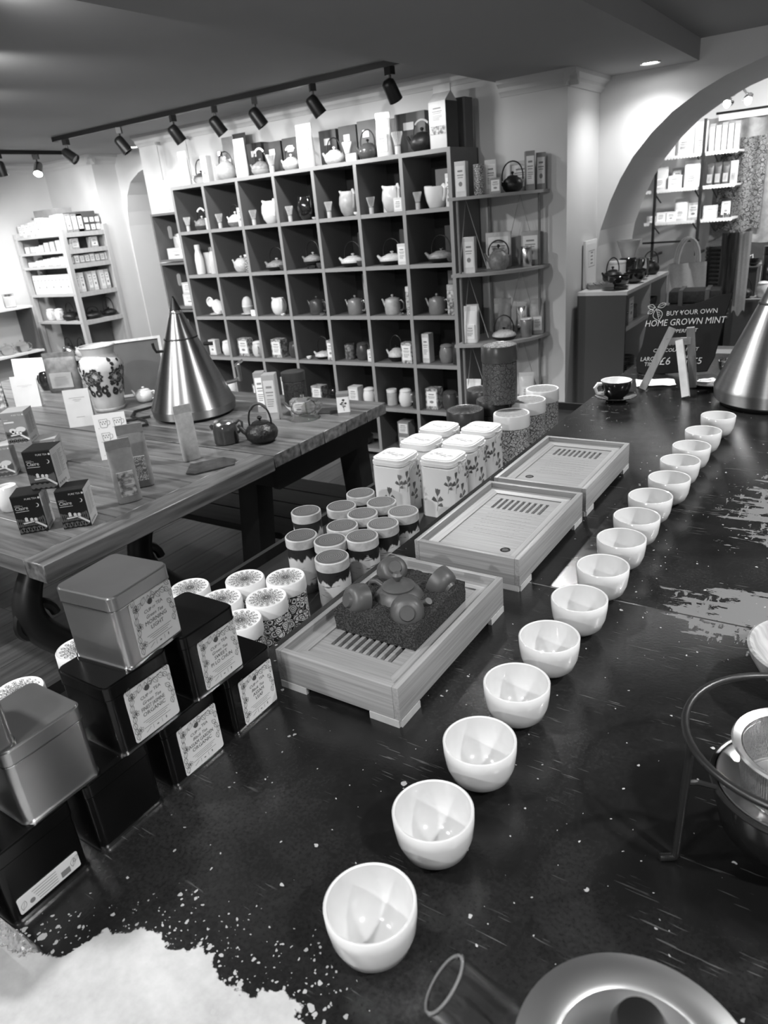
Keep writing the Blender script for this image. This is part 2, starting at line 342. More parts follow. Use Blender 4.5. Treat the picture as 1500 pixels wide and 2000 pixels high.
# ---------------------------------------------------------------- counter
def counter_mat():
    m = bpy.data.materials.new('worn_black_counter'); m.use_nodes = True; nt = m.node_tree; b = nt.nodes['Principled BSDF']; L = nt.links.new
    geo = nd(nt, 'ShaderNodeNewGeometry'); sep = nd(nt, 'ShaderNodeSeparateXYZ'); L(geo.outputs['Position'], sep.inputs[0])
    def noise(scale, det=4.0, stretch=None, rough=0.5, rot=0):
        n = nd(nt, 'ShaderNodeTexNoise'); n.inputs['Scale'].default_value = scale; n.inputs['Detail'].default_value = det; n.inputs['Roughness'].default_value = rough
        if stretch:
            mp = nd(nt, 'ShaderNodeMapping'); mp.inputs['Scale'].default_value = stretch; mp.inputs['Rotation'].default_value = (0, 0, rot); L(geo.outputs['Position'], mp.inputs[0]); L(mp.outputs[0], n.inputs['Vector'])
        else: L(geo.outputs['Position'], n.inputs['Vector'])
        return n.outputs[0]
    def mth(op, a, c=None, clamp=False):
        n = nd(nt, 'ShaderNodeMath', operation=op); n.use_clamp = clamp
        for i, q in enumerate((a, c)):
            if q is None: continue
            if isinstance(q, (int, float)): n.inputs[i].default_value = q
            else: L(q, n.inputs[i])
        return n.outputs[0]
    def ramp(a, p0, p1, inv=False):
        n = nd(nt, 'ShaderNodeMapRange'); n.clamp = True; L(a, n.inputs[0]); n.inputs[1].default_value = p0; n.inputs[2].default_value = p1
        n.inputs[3].default_value = 1.0 if inv else 0.0; n.inputs[4].default_value = 0.0 if inv else 1.0; return n.outputs[0]
    X, Y = sep.outputs[0], sep.outputs[1]
    # bare patch: everything on the near side of a wavy boundary y < g(x)
    fc = nd(nt, 'ShaderNodeFloatCurve'); cv = fc.mapping.curves[0]
    bx = PATCH
    x0, x1, y0, y1 = -0.72, -0.12, 0.0, 0.4
    while len(cv.points) < len(bx): cv.points.new(0.5, 0.5)
    for p, (a, c) in zip(cv.points, bx): p.location = ((a-x0)/(x1-x0), (c-y0)/(y1-y0)); p.handle_type = 'VECTOR'
    fc.mapping.update()
    L(mth('DIVIDE', mth('SUBTRACT', X, x0), x1-x0), fc.inputs['Value'])
    bound = mth('ADD', mth('MULTIPLY', fc.outputs[0], y1-y0), y0)
    rag = mth('MULTIPLY', mth('SUBTRACT', noise(38, 6, rough=0.62), 0.5), 0.055)
    d = mth('SUBTRACT', mth('ADD', bound, rag), Y)           # > 0 inside the patch
    patch = ramp(d, -0.0008, 0.0012)
    near = ramp(mth('SUBTRACT', bound, Y), -0.075, -0.0)      # fades out beyond the edge
    # chips: random small dots, denser near the patch
    def dots(sc, thr, size):
        v = nd(nt, 'ShaderNodeTexVoronoi', feature='F1'); v.inputs['Scale'].default_value = sc
        wob = nd(nt, 'ShaderNodeVectorMath', operation='ADD'); nz = nd(nt, 'ShaderNodeTexNoise'); nz.inputs['Scale'].default_value = 160
        L(geo.outputs['Position'], nz.inputs['Vector']); sc2 = nd(nt, 'ShaderNodeVectorMath', operation='SCALE'); sc2.inputs['Scale'].default_value = 0.006; L(nz.outputs['Color'], sc2.inputs[0])
        L(geo.outputs['Position'], wob.inputs[0]); L(sc2.outputs[0], wob.inputs[1]); L(wob.outputs[0], v.inputs['Vector'])
        s2 = nd(nt, 'ShaderNodeSeparateColor'); L(v.outputs['Color'], s2.inputs[0])
        on = mth('GREATER_THAN', s2.outputs[0], thr) if isinstance(thr, (int, float)) else mth('GREATER_THAN', s2.outputs[0], thr)
        sz = mth('MULTIPLY', s2.outputs[1], size)
        return mth('MULTIPLY', on, mth('LESS_THAN', v.outputs['Distance'], sz))
    chips = mth('MAXIMUM', mth('MAXIMUM', dots(300, mth('SUBTRACT', 0.990, mth('MULTIPLY', near, 0.45)), 0.42), dots(170, mth('SUBTRACT', 0.985, mth('MULTIPLY', near, 0.45)), 0.42)), dots(80, mth('SUBTRACT', 0.988, mth('MULTIPLY', near, 0.38)), 0.36))
    # scuffed zones by the joint and at the far side
    def zone(cx, cy, rx, ry):
        a = mth('DIVIDE', mth('SUBTRACT', X, cx), rx); c = mth('DIVIDE', mth('SUBTRACT', Y, cy), ry)
        return ramp(mth('ADD', mth('MULTIPLY', a, a), mth('MULTIPLY', c, c)), 0.0, 1.0, True)
    z1 = mth('MAXIMUM', zone(-0.06, 1.03, 0.20, 0.13), mth('MULTIPLY', zone(-0.10, 1.45, 0.15, 0.28), 0.72))
    z1 = mth('MAXIMUM', z1, mth('MULTIPLY', zone(-0.62, 2.25, 0.2, 0.55), 0.42))
    st = noise(16, 5, (1, 3.5, 1), 0.65, 0.5)
    scuff = ramp(mth('ADD', st, mth('MULTIPLY', z1, 0.36)), 0.745, 0.765)
    st2 = noise(22, 5, (3.5, 1, 1), 0.65, -0.5)
    scuff = mth('MAXIMUM', scuff, ramp(mth('ADD', st2, mth('MULTIPLY', z1, 0.30)), 0.75, 0.77))
    # thin scratches
    def scratch(rot, sc, thr):
        n = noise(sc*2.5, 2, (1, 18, 1), 0.5, rot); k = noise(14, 2)
        return mth('MULTIPLY', ramp(n, thr, thr+0.02), ramp(k, 0.50, 0.62))
    scr = mth('MAXIMUM', scratch(0.5, 6, 0.69), scratch(-0.9, 5, 0.69)); scr = mth('MAXIMUM', scr, mth('MAXIMUM', scratch(1.7, 6, 0.70), scratch(2.6, 9, 0.70)))
    cloud = ramp(noise(4, 6, rough=0.6), 0.35, 0.75); fine = noise(240, 6, rough=0.65)
    base = mth('ADD', 0.006, mth('MULTIPLY', cloud, mth('MULTIPLY', ramp(fine, 0.2, 0.9), 0.042)))
    pale = mth('ADD', 0.16, mth('MULTIPLY', mth('ADD', noise(9, 6, rough=0.65), mth('MULTIPLY', noise(130, 4), 0.35)), 0.34))
    v = mth('MAXIMUM', base, mth('MULTIPLY', scr, 0.07)); v = mth('MAXIMUM', v, mth('MULTIPLY', scuff, 0.13)); v = mth('MAXIMUM', v, mth('MULTIPLY', chips, 0.34))
    v = mth('MAXIMUM', v, mth('MULTIPLY', patch, pale))
    cc = nd(nt, 'ShaderNodeCombineColor')
    for i in range(3): L(v, cc.inputs[i])
    L(cc.outputs[0], b.inputs['Base Color'])
    rg = mth('ADD', 0.10, mth('ADD', mth('MULTIPLY', noise(30, 5), 0.18), mth('MULTIPLY', mth('MAXIMUM', patch, scuff), 0.3))); L(rg, b.inputs['Roughness'])
    bp = nd(nt, 'ShaderNodeBump'); bp.inputs['Strength'].default_value = 0.12; bp.inputs['Distance'].default_value = 0.002
    L(mth('SUBTRACT', fine, mth('MAXIMUM', patch, scr)), bp.inputs['Height']); L(bp.outputs[0], b.inputs['Normal'])
    b.inputs['Specular IOR Level'].default_value = 0.35
    return m
PATCH = [(-0.72, 0.10), (-0.592, 0.154), (-0.564, 0.167), (-0.532, 0.181), (-0.525, 0.206), (-0.508, 0.225), (-0.468, 0.244), (-0.448, 0.232), (-0.432, 0.242), (-0.405, 0.248), (-0.380, 0.236), (-0.347, 0.245), (-0.331, 0.259), (-0.299, 0.245), (-0.24, 0.20), (-0.12, 0.05)]
M_counter = counter_mat()
ct = thing('counter', 'long counter with worn black painted top', 'counter', (0, 0, 0))
for y0, y1 in ((0.02, 0.9975), (1.0005, 2.9)):
    part(ct, 'worktop_panel', None, lambda g, y0=y0, y1=y1: g.box(-0.697, 1.2, y0, y1, 0.88, 0.92), M_counter, bevel=0.0015)
part(ct, 'joint_strip', None, lambda g: g.box(-0.696, 1.199, 0.9975, 1.0005, 0.885, 0.9195), M_steel)
M_cbody = mat('black_counter_body', 0.012, 0.5, noise=0.3, scale=8)
part(ct, 'cabinet_body', None, lambda g: g.box(-0.66, 1.15, 0.08, 2.85, 0.0, 0.88), M_cbody)
# low black display ledge hung along the counter
M_ledge = mat('black_ledge_metal', 0.012, 0.45, noise=0.3, scale=30)
lg = thing('display_ledge', 'low black metal ledge along the counter holding round tins', 'ledge', (0, 0, 0))
def perf(g):
    g.box(-1.09, -0.70, 0.15, 2.45, 0.785, 0.798)
part(lg, 'tray', None, perf, M_ledge)
part(lg, 'rim', None, lambda g: g.box(-1.095, -1.083, 0.15, 2.45, 0.785, 0.823).box(-1.095, -0.70, 2.44, 2.452, 0.785, 0.823).box(-1.095, -0.70, 0.148, 0.16, 0.785, 0.823), M_ledge)
for y in (0.3, 1.3, 2.3):
    part(lg, 'support_leg', 'lg_leg', lambda g: g.box(-0.015, 0.015, -0.015, 0.015, 0, 0.785), M_ledge, loc=(-1.07, y, 0))
# ---------------------------------------------------------------- cups in a row
ZC = 0.92
def cup_prof(r, h, t=0.003):
    o = [(0, 0), (0.40*r, 0), (0.44*r, 0.002), (0.48*r, 0.004), (0.66*r, 0.10*h+0.002), (0.83*r, 0.26*h), (0.94*r, 0.48*h), (0.99*r, 0.75*h), (r, 0.985*h), (r-0.4*t, h), (r-t, 0.985*h)]
    i = [(0.99*r-t, 0.75*h), (0.94*r-t, 0.50*h), (0.82*r-t, 0.30*h), (0.60*r-t, 0.15*h), (0.35*r, 0.10*h), (0, 0.09*h)]
    return o+i
cyy = [(-0.286, 0.329), (-0.288, 0.443), (-0.291, 0.553), (-0.296, 0.666), (-0.297, 0.777), (-0.294, 0.889), (-0.294, 0.999), (-0.296, 1.107), (-0.297, 1.205), (-0.299, 1.307), (-0.289, 1.414), (-0.292, 1.523), (-0.290, 1.626), (-0.288, 1.744), (-0.279, 1.880)]
me_cup = None
for i, (x, y) in enumerate(cyy):
    if me_cup is None: me_cup = G().lathe(cup_prof(0.0405, 0.058), 48).mesh('tea_cup', M_cup, ang=60)
    o = place('tea_cup', me_cup, None, (x, y, ZC))
    lb = 'plain white porcelain tasting cup nearest the camera in the row' if i == 0 else ('plain white porcelain tasting cup at the far end of the row by the steel cone' if i == 14 else 'plain white porcelain tasting cup, %s in the row counted from the front' % ORD[i])
    tag(o, lb, 'cup', 'white tasting cups in a row')

# ---------------------------------------------------------------- bamboo tea trays
def bam(name, a, b, al): return mat(name, a, 0.42, g2=b, scale=5, stretch={'X': (1.2, 60, 60), 'Y': (60, 1.2, 60)}[al], bump=0.06, lo=0.25, hi=0.75, detail=5)
M_bx, M_by = bam('bamboo_crosswise', 0.34, 0.20, 'X'), bam('bamboo_lengthwise', 0.33, 0.19, 'Y')
M_bd = bam('bamboo_board', 0.29, 0.17, 'X')
M_bf = mat('bamboo_foot', 0.42, 0.5, noise=0.2, scale=40)
def tray(y0, y1, lb, slots_y, hole, x0=-0.617, x1=-0.418):
    w, l = x1-x0, y1-y0
    t = thing('tea_tray', lb, 'tray', ((x0+x1)/2, (y0+y1)/2, ZC), 0, 'bamboo tea trays')
    a, b = w/2, l/2; H0, H1 = 0.010, 0.060; e = 0.009
    for s in (-1, 1):
        part(t, 'long_rail', ('trl', s, round(l, 2)), lambda g: g.box(min(s*a, s*(a-e)), max(s*a, s*(a-e)), -b, b, H0, H1), M_by, bevel=0.001)
        part(t, 'short_rail', ('trs', s, round(l, 2)), lambda g: g.box(-a+e, a-e, min(s*b, s*(b-e)), max(s*b, s*(b-e)), H0, H1), M_bx, bevel=0.001)
        # mitred inner frame a little below the rim
        i0, i1 = a-e, a-e-0.022; j0, j1 = b-e, b-e-0.022
        part(t, 'inner_frame', ('trf', s, round(l, 2)), lambda g: g.add([(s*i0, -j0, 0.050), (s*i0, j0, 0.050), (s*i1, j1, 0.048), (s*i1, -j1, 0.048), (s*i1, j1, 0.03), (s*i1, -j1, 0.03)], [(0, 1, 2, 3), (3, 2, 4, 5)]), M_by)
        part(t, 'inner_frame', ('trg', s, round(l, 2)), lambda g: g.add([(-i0, s*j0, 0.050), (i0, s*j0, 0.050), (i1, s*j1, 0.048), (-i1, s*j1, 0.048), (i1, s*j1, 0.03), (-i1, s*j1, 0.03)], [(0, 1, 2, 3), (3, 2, 4, 5)]), M_bx)
    i1, j1 = a-0.031, b-0.031; zb = 0.046
    # slatted board: solid pieces around the drain slots
    ys0, ys1 = slots_y; n = 9; xs = [-0.048+0.012*k for k in range(n)]; sw = 0.0032
    part(t, 'board', None, lambda g: g.box(-i1, i1, -j1, ys0, zb-0.008, zb).box(-i1, i1, ys1, j1, zb-0.008, zb).box(-i1, xs[0]-sw, ys0, ys1, zb-0.008, zb).box(xs[-1]+sw, i1, ys0, ys1, zb-0.008, zb), M_bd)
    for k in range(n-1):
        part(t, 'slat', ('tslat', round(ys1-ys0, 3)), lambda g: g.box(0, 0.012-2*sw, 0, ys1-ys0, zb-0.008, zb), M_bd, loc=(xs[k]+sw, ys0, 0))
    part(t, 'drip_pan', ('tpan', round(l, 2)), lambda g: g.box(-a+e, a-e, -b+e, b-e, 0.012, 0.02), mat('drip_pan_black', 0.01, 0.4))
    if hole:
        part(t, 'drain_hole', 'thole', lambda g: g.lathe([(0.0055, 0), (0.007, 0.0012), (0.0085, 0.0006), (0.009, 0)], 20).lathe([(0, 0.0002), (0.0056, 0.0002)], 20), mat('drain_black', 0.01, 0.5), loc=(hole[0], hole[1], zb))
        for k in range(8):
            part(t, 'groove', 'tgroove', lambda g: g.box(-0.045, 0.045, -0.0012, 0.0012, -0.001, 0.0003), M_by, loc=(0.004*(k % 2), -0.055+0.014*k, zb))
    for sx_ in (-1, 1):
        for sy in (-1, 1):
            f = part(t, 'foot', ('tfoot', sx_, sy), lambda g: g.box(min(0, -sx_*0.045), max(0, -sx_*0.045), -0.003, 0.003, 0, 0.0105).box(-0.003, 0.003, min(0, -sy*0.045), max(0, -sy*0.045), 0, 0.0105), M_bf, loc=(sx_*(a-0.002), sy*(b-0.002), 0))
    return t
tray(0.586, 0.897, 'bamboo tea tray carrying the black sponge block and clay teapot', (-0.095, -0.035), None)
tray(0.962, 1.271, 'empty bamboo tea tray, the middle one of three in line', (0.055, 0.105), (0.052, -0.105))
tray(1.293, 1.597, 'empty bamboo tea tray furthest along the counter', (0.06, 0.105), (-0.045, -0.09))

# black porous block with a clay tea set pressed into it
M_sponge = mat('black_porous_foam', 0.05, 0.75, g2=0.008, scale=420, bump=1.0, lo=0.45, hi=0.6)
ZT = ZC+0.046
def foam(g):
    random.seed(3); nx, ny, nz = 26, 28, 6; w, l, h = 0.134, 0.150, 0.033
    def pt(i, j, k): return (-w/2+w*i/nx+random.uniform(-.001, .001), -l/2+l*j/ny+random.uniform(-.001, .001), h*k/nz+(random.uniform(-.0012, .0012) if k else 0))
    idx = {}; vs = []
    def gv(i, j, k):
        if (i, j, k) not in idx: idx[(i, j, k)] = len(vs); vs.append(pt(i, j, k))
        return idx[(i, j, k)]
    fs = []
    for i in range(nx):
        for j in range(ny): fs.append((gv(i, j, nz), gv(i+1, j, nz), gv(i+1, j+1, nz), gv(i, j+1, nz)))
    for k in range(nz):
        for i in range(nx):
            fs.append((gv(i, 0, k), gv(i+1, 0, k), gv(i+1, 0, k+1), gv(i, 0, k+1))); fs.append((gv(i+1, ny, k), gv(i, ny, k), gv(i, ny, k+1), gv(i+1, ny, k+1)))
        for j in range(ny):
            fs.append((gv(0, j+1, k), gv(0, j, k), gv(0, j, k+1), gv(0, j+1, k+1))); fs.append((gv(nx, j, k), gv(nx, j+1, k), gv(nx, j+1, k+1), gv(nx, j, k+1)))
    g.add(vs, fs)
gg = G(); foam(gg)
fb = place('foam_block', gg.mesh('foam_block', M_sponge, ang=30), None, (-0.517, 0.757, ZT+0.0005))
tag(fb, 'black porous foam block lying on the front bamboo tray', 'foam block')
ZF = ZT+0.034
M_clay = mat('dark_clay', 0.075, 0.42, noise=0.12, scale=40)
tp = thing('clay_teapot', 'small dark clay teapot sitting on the black foam block', 'teapot', (-0.520, 0.757, ZF-0.027), math.radians(-8), None)
part(tp, 'pot_body', None, lambda g: g.lathe([(0, 0), (0.022, 0), (0.033, 0.006), (0.0385, 0.016), (0.037, 0.026), (0.031, 0.034), (0.024, 0.039), (0.022, 0.040), (0, 0.040)], 32), M_clay)
ld = part(tp, 'lid', None, lambda g: g.lathe([(0, 0.040), (0.0245, 0.040), (0.0245, 0.042), (0.018, 0.0465), (0.008, 0.049), (0, 0.049)], 32), M_clay)
part(ld, 'lid_knob', None, lambda g: g.lathe([(0.003, 0.048), (0.004, 0.051), (0.0075, 0.055), (0.008, 0.059), (0.005, 0.063), (0, 0.064)], 20), M_clay)
part(tp, 'spout', None, lambda g: g.tube([(0.030, 0, 0.015), (0.042, 0, 0.019), (0.050, 0, 0.026), (0.056, 0, 0.033)], [0.013, 0.0095, 0.007, 0.0055], 12), M_clay)
part(tp, 'handle', None, lambda g: g.tube([(-0.030, 0, 0.031), (-0.042, 0, 0.036), (-0.054, 0, 0.033), (-0.058, 0, 0.024), (-0.052, 0, 0.014), (-0.034, 0, 0.010)], 0.0042, 10), M_clay)
claycups = [(-0.474, 0.706, 0.58, -1.95, 'upside-down clay cup in front of the clay teapot'), (-0.562, 0.704, -0.4, -1.9, 'tilted clay cup beside the handle of the clay teapot'), (-0.560, 0.806, 0.9, -2.3, 'clay cup lying behind the clay teapot'), (-0.472, 0.806, 1.4, -1.2, 'clay cup tipped open beyond the teapot spout')]
for x, y, rz, tl, lb in claycups:
    g = G().lathe(cup_prof(0.024, 0.030, 0.002), 28, Matrix.Rotation(rz, 4, 'Z') @ Matrix.Rotation(tl, 4, 'X') @ Matrix.Translation((0, 0, -0.015)))
    zmin = min(v[2] for v in g.v)
    o = place('clay_cup', g.mesh('clay_cup', M_clay), None, (x, y, ZF-zmin-0.019)); tag(o, lb, 'cup', 'small clay cups on the foam block')

# ---------------------------------------------------------------- square tea caddies
M_tinb = mat('black_tin', 0.006, 0.25, noise=0.3, scale=20, spec=0.3)
M_tins = mat('satin_silver_tin', 0.50, 0.30, metal=0.9, noise=0.18, scale=9)
M_tinrim = mat('bright_tin_edge', 0.7, 0.2, metal=1.0)
def leaf(g, x, y, L, a, T, w=0.00042, wid=0.28, rib=True):
    c, s = math.cos(a), math.sin(a); up_ = [(t, wid*math.sin(PI*t)) for t in [i/8 for i in range(9)]]
    pts = up_+[(t, -v) for t, v in up_[-2:0:-1]]
    g.ribbon([(x+L*(t*c-v*s), y+L*(t*s+v*c)) for t, v in pts], w, True, T)
    if rib: g.ribbon([(x, y), (x+L*0.9*c, y+L*0.9*s)], w*0.8, False, T)
def flower(g, x, y, r, T, n=5, w=0.00036):
    for k in range(n): leaf(g, x, y, r, 2*PI*k/n+0.3, T, w, 0.3, False)
def botanical(g, w, h, T, seed=1):
    rnd = random.Random(seed)
    for k in range(9):
        y = -h/2+h*(k+0.3)/9
        leaf(g, -w/2+0.004+rnd.uniform(-.001, .001), y, 0.009, rnd.uniform(0.9, 1.9), T); 
        if k % 3 == 1: flower(g, -w/2+0.008, y+0.003, 0.0045, T, 6)
        if k > 1: leaf(g, w/2-0.004+rnd.uniform(-.001, .001), y, 0.009, rnd.uniform(1.3, 2.3), T)
    for k in range(6):
        leaf(g, -w/2+0.008+k*w/7, h/2-0.012+0.002*(k % 2), 0.010, 0.7+0.35*k, T)
    g.ribbon([(w*0.08, h/2-0.006), (w*0.2, h/2-0.0045), (w*0.32, h/2-0.003)], 0.0007, False, T)
    g.ribbon([(w*0.08+0.003*math.cos(q/5*PI)-0.003, h/2-0.0065+0.0018*math.sin(q/5*PI)) for q in range(10)], 0.0006, True, T)
    g.disc(-w*0.04, h/2-0.010, 0.0035, None, 12, 0, T)
def caddy(x, y, z, lb, m, lines=None, kind='Green Tea', rz=0.0, back=False, lid_m=None):
    w, h = 0.085, 0.0885
    t = thing('tea_caddy', lb, 'tin', (x, y, z), rz, 'square tea caddies stacked on the counter')
    key = 'caddy'
    part(t, 'tin_body', key, lambda g: g.prism(rrect(w-0.002, w-0.002, 0.008), 0.002, h-0.016), m, ang=30)
    part(t, 'lid', key+'l', lambda g: g.prism(rrect(w, w, 0.009), h-0.016, h-0.002).prism(rrect(w-0.003, w-0.003, 0.008), h-0.002, h), lid_m or m, ang=30)
    part(t, 'bottom_rim', key+'r', lambda g: g.prism(rrect(w+0.001, w+0.001, 0.009), 0, 0.003), M_tinrim, ang=30)
    part(t, 'lid_seam', key+'s', lambda g: g.prism(rrect(w+0.0006, w+0.0006, 0.009), h-0.0175, h-0.0165), M_tinrim if m is M_tins else m, ang=30)
    if lines:
        T = TX((w/2-0.0006, 0.0075, 0.0375), (0, 1, 0), (0, 0, 1)); lw, lh = 0.061, 0.066
        lab = part(t, 'paper_label', key+'lab', lambda g: g.prism([(a, b) for a, b in rrect(lw, lh, 0.003)], 0, 0.0005, T), M_paper, ang=20)
        T2 = TX((w/2-0.0006+0.0008, 0.0075, 0.0375), (0, 1, 0), (0, 0, 1))
        part(lab, 'leaf_print', key+'bot', lambda g: botanical(g, lw, lh, T2, 5), mat('leaf_ink', 0.10, 0.6))
        def wr(g):
            text(g, 'CUP', 0.0056, T2, -0.008, 0.0125); text(g, 'TEA', 0.0056, T2, 0.0095, 0.0145); text(g, 'OF', 0.0036, T2, 0.0008, 0.0135)
            text(g, kind, 0.0058, T2, 0, 0.0058, shear=0.35)
            for k, s_ in enumerate(lines): text(g, s_, 0.0068, T2, 0.0005, -0.0015-0.0068*k, sx=min(1.0, 0.043/(len(s_)*0.0046)))
        part(lab, 'lettering', None, wr, M_ink)
        def fine(g):
            for k in range(3): g.rect(-0.017+0.003*k, 0.019-0.003*k, -0.0143-0.0024*k, -0.0137-0.0024*k, T2)
            g.rect(-0.018, 0.019, -0.0222, -0.0216, T2)
            for q in (-0.006, 0.006): g.rect(q-0.0002, q+0.0002, -0.029, -0.0235, T2)
            g.ribbon([(-0.016, -0.028), (-0.013, -0.0265), (-0.009, -0.0245)], 0.0006, False, T2); g.disc(0, -0.027, 0.0016, 0.0010, 8, 0, T2); g.disc(0.012, -0.026, 0.0008, 0.0020, 8, 0, T2)
        part(lab, 'small_print', key+'fine', fine, M_inkg)
    if back:
        T = TX((w/2-0.0006, -0.001, 0.0195), (0, 1, 0), (0, 0, 1)); T2 = TX((w/2+0.0002, -0.001, 0.0195), (0, 1, 0), (0, 0, 1))
        lab = part(t, 'paper_label', None, lambda g: g.prism(rrect(0.066, 0.0195, 0.002), 0, 0.0005, T), M_paper, ang=20)
        def fp(g):
            for k in range(5): g.rect(-0.018+0.0012*k, 0.008, 0.006-0.0032*k, 0.0067-0.0032*k, T2)
            g.rect(0.012, 0.022, -0.007, 0.000, T2); g.disc(-0.0195, -0.003, 0.0028, None, 14, 0, T2)
            leaf(g, -0.030, -0.006, 0.010, 1.2, T2); leaf(g, 0.025, -0.004, 0.010, 1.3, T2); leaf(g, 0.027, 0.0, 0.008, 0.8, T2)
        part(lab, 'small_print', None, fp, M_inkg)
    return t
xc = -0.640
caddy(xc, 0.2165, ZC, 'black caddy with a strip label low down, at the near end', M_tinb, None, back=True)
caddy(xc, 0.3155, ZC, 'plain unlabelled black caddy on the counter in the bottom row', M_tinb)
caddy(xc, 0.416, ZC, 'black caddy labelled Assam Garden Organic standing on the counter', M_tinb, ['ASSAM GARDEN', 'ORGANIC'], 'Black Tea')
caddy(xc, 0.518, ZC, 'black caddy labelled Assam Leaf standing next to the bamboo tray', M_tinb, ['ASSAM', 'LEAF'], 'Black Tea')
z1 = ZC+0.0886; z2 = z1+0.0886
caddy(xc-0.003, 0.2575, z1, 'plain silver caddy stacked above the black caddies, front of the pile', M_tins)
caddy(xc+0.001, 0.366, z1, 'black caddy labelled Finest Jasmine Organic in the middle row', M_tinb, ['FINEST JASMINE', 'ORGANIC'])
caddy(xc+0.002, 0.469, z1, 'black caddy labelled Sweet Pi Lo Chun in the middle row', M_tinb, ['SWEET', 'PI LO CHUN'])
caddy(xc-0.004, 0.395, z2, 'silver caddy labelled Morning Light on top of the pile', M_tins, ['MORNING', 'LIGHT'], rz=0.10)
caddy(xc-0.002, 0.1465, z1, 'silver caddy cut by the picture edge in the middle row', M_tins)
caddy(xc-0.006, 0.193, z2, 'silver caddy cut by the picture edge in the top row', M_tins)
caddy(xc, 0.115, ZC, 'black caddy mostly out of the picture at the bottom edge', M_tinb)

# ---------------------------------------------------------------- round tins on the ledge
ZB = 0.798
def mandala(g, R, T, w=0.0007, n=16):
    for k in range(n):
        a = 2*PI*k/n
        for r0, L, wd in ((0.08, 0.20, 0.3), (0.30, 0.24, 0.26), (0.56, 0.20, 0.42), (0.76, 0.20, 0.48)):
            aa = a+(PI/n if r0 > 0.5 else 0)
            leaf(g, R*r0*math.cos(aa), R*r0*math.sin(aa), R*L, aa, T, w, wd, r0 > 0.2)
        g.disc(R*0.72*math.cos(a), R*0.72*math.sin(a), R*0.025, None, 6, 0, T)
    for rr in (0.07, 0.27, 0.53): g.ribbon([(R*rr*math.cos(2*PI*i/32), R*rr*math.sin(2*PI*i/32)) for i in range(32)], w, True, T)
M_dood = doodle('doodle_print_white', 0.78, 0.03, 85, 0.05)
M_doodf = doodle('fine_doodle_print', 0.62, 0.06, 105, 0.06)
M_doodd = doodle('dark_embossed_print', 0.05, 0.012, 80, 0.06, 0.4)
M_lidw = mat('white_tin_lid', 0.78, 0.3)
def rtin(x, y, lb, r, h, lh, mb, ml, mp, group, key, rz=0.0, z=ZB, topw=0.0007, topbg=None):
    t = thing('round_tin', lb, 'tin', (x, y, z), rz, group)
    part(t, 'tin_body', key+'b', lambda g: g.lathe([(0, 0), (r-0.003, 0), (r-0.001, 0.002), (r-0.0015, 0.004), (r-0.0015, h-lh-0.004), (r-0.004, h-lh-0.003), (r-0.004, h-lh+0.002), (0, h-lh+0.002)], 40), mb)
    l = part(t, 'lid', key+'l', lambda g: g.lathe([(r-0.006, h-lh), (r, h-lh), (r+0.0004, h-lh+0.002), (r, h-0.002), (r-0.0015, h), (r-0.004, h-0.0015), (0, h-0.0015)], 40), ml)
    if topbg: part(l, 'lid_panel', key+'p', lambda g: g.lathe([(0, h-0.0010), (r-0.005, h-0.0010)], 40), topbg)
    part(l, 'mandala_print', key+'m', lambda g: mandala(g, (r-0.005), TX((0, 0, h-0.0005), (1, 0, 0), (0, 1, 0)), topw), mp)
    return t
gm = 'white mandala tins on the ledge'
ml_ = [(-0.895, 0.806, 'white-lidded doodle tin behind the stack, farthest from the counter edge'), (-0.827, 0.842, 'white-lidded doodle tin closest to the birch-bark tins'), (-0.809, 0.769, 'white-lidded doodle tin in front by the bamboo tray corner'), (-0.882, 0.732, 'white-lidded doodle tin half hidden by the black Sweet Pi Lo Chun caddy'), (-0.799, 0.693, 'white-lidded doodle tin tucked against the black caddies'), (-0.985, 0.515, 'white-lidded doodle tin peeking out beside the Morning Light caddy'), (-0.968, 0.400, 'white-lidded doodle tin peeking over the plain silver caddy'), (-0.968, 0.737, 'white-lidded doodle tin mostly hidden behind the Morning Light caddy')]
for i, (x, y, lb) in enumerate(ml_): rtin(x, y, lb, 0.0362, 0.122, 0.026, M_dood, M_lidw, M_ink, gm, 'mt', i*0.7)
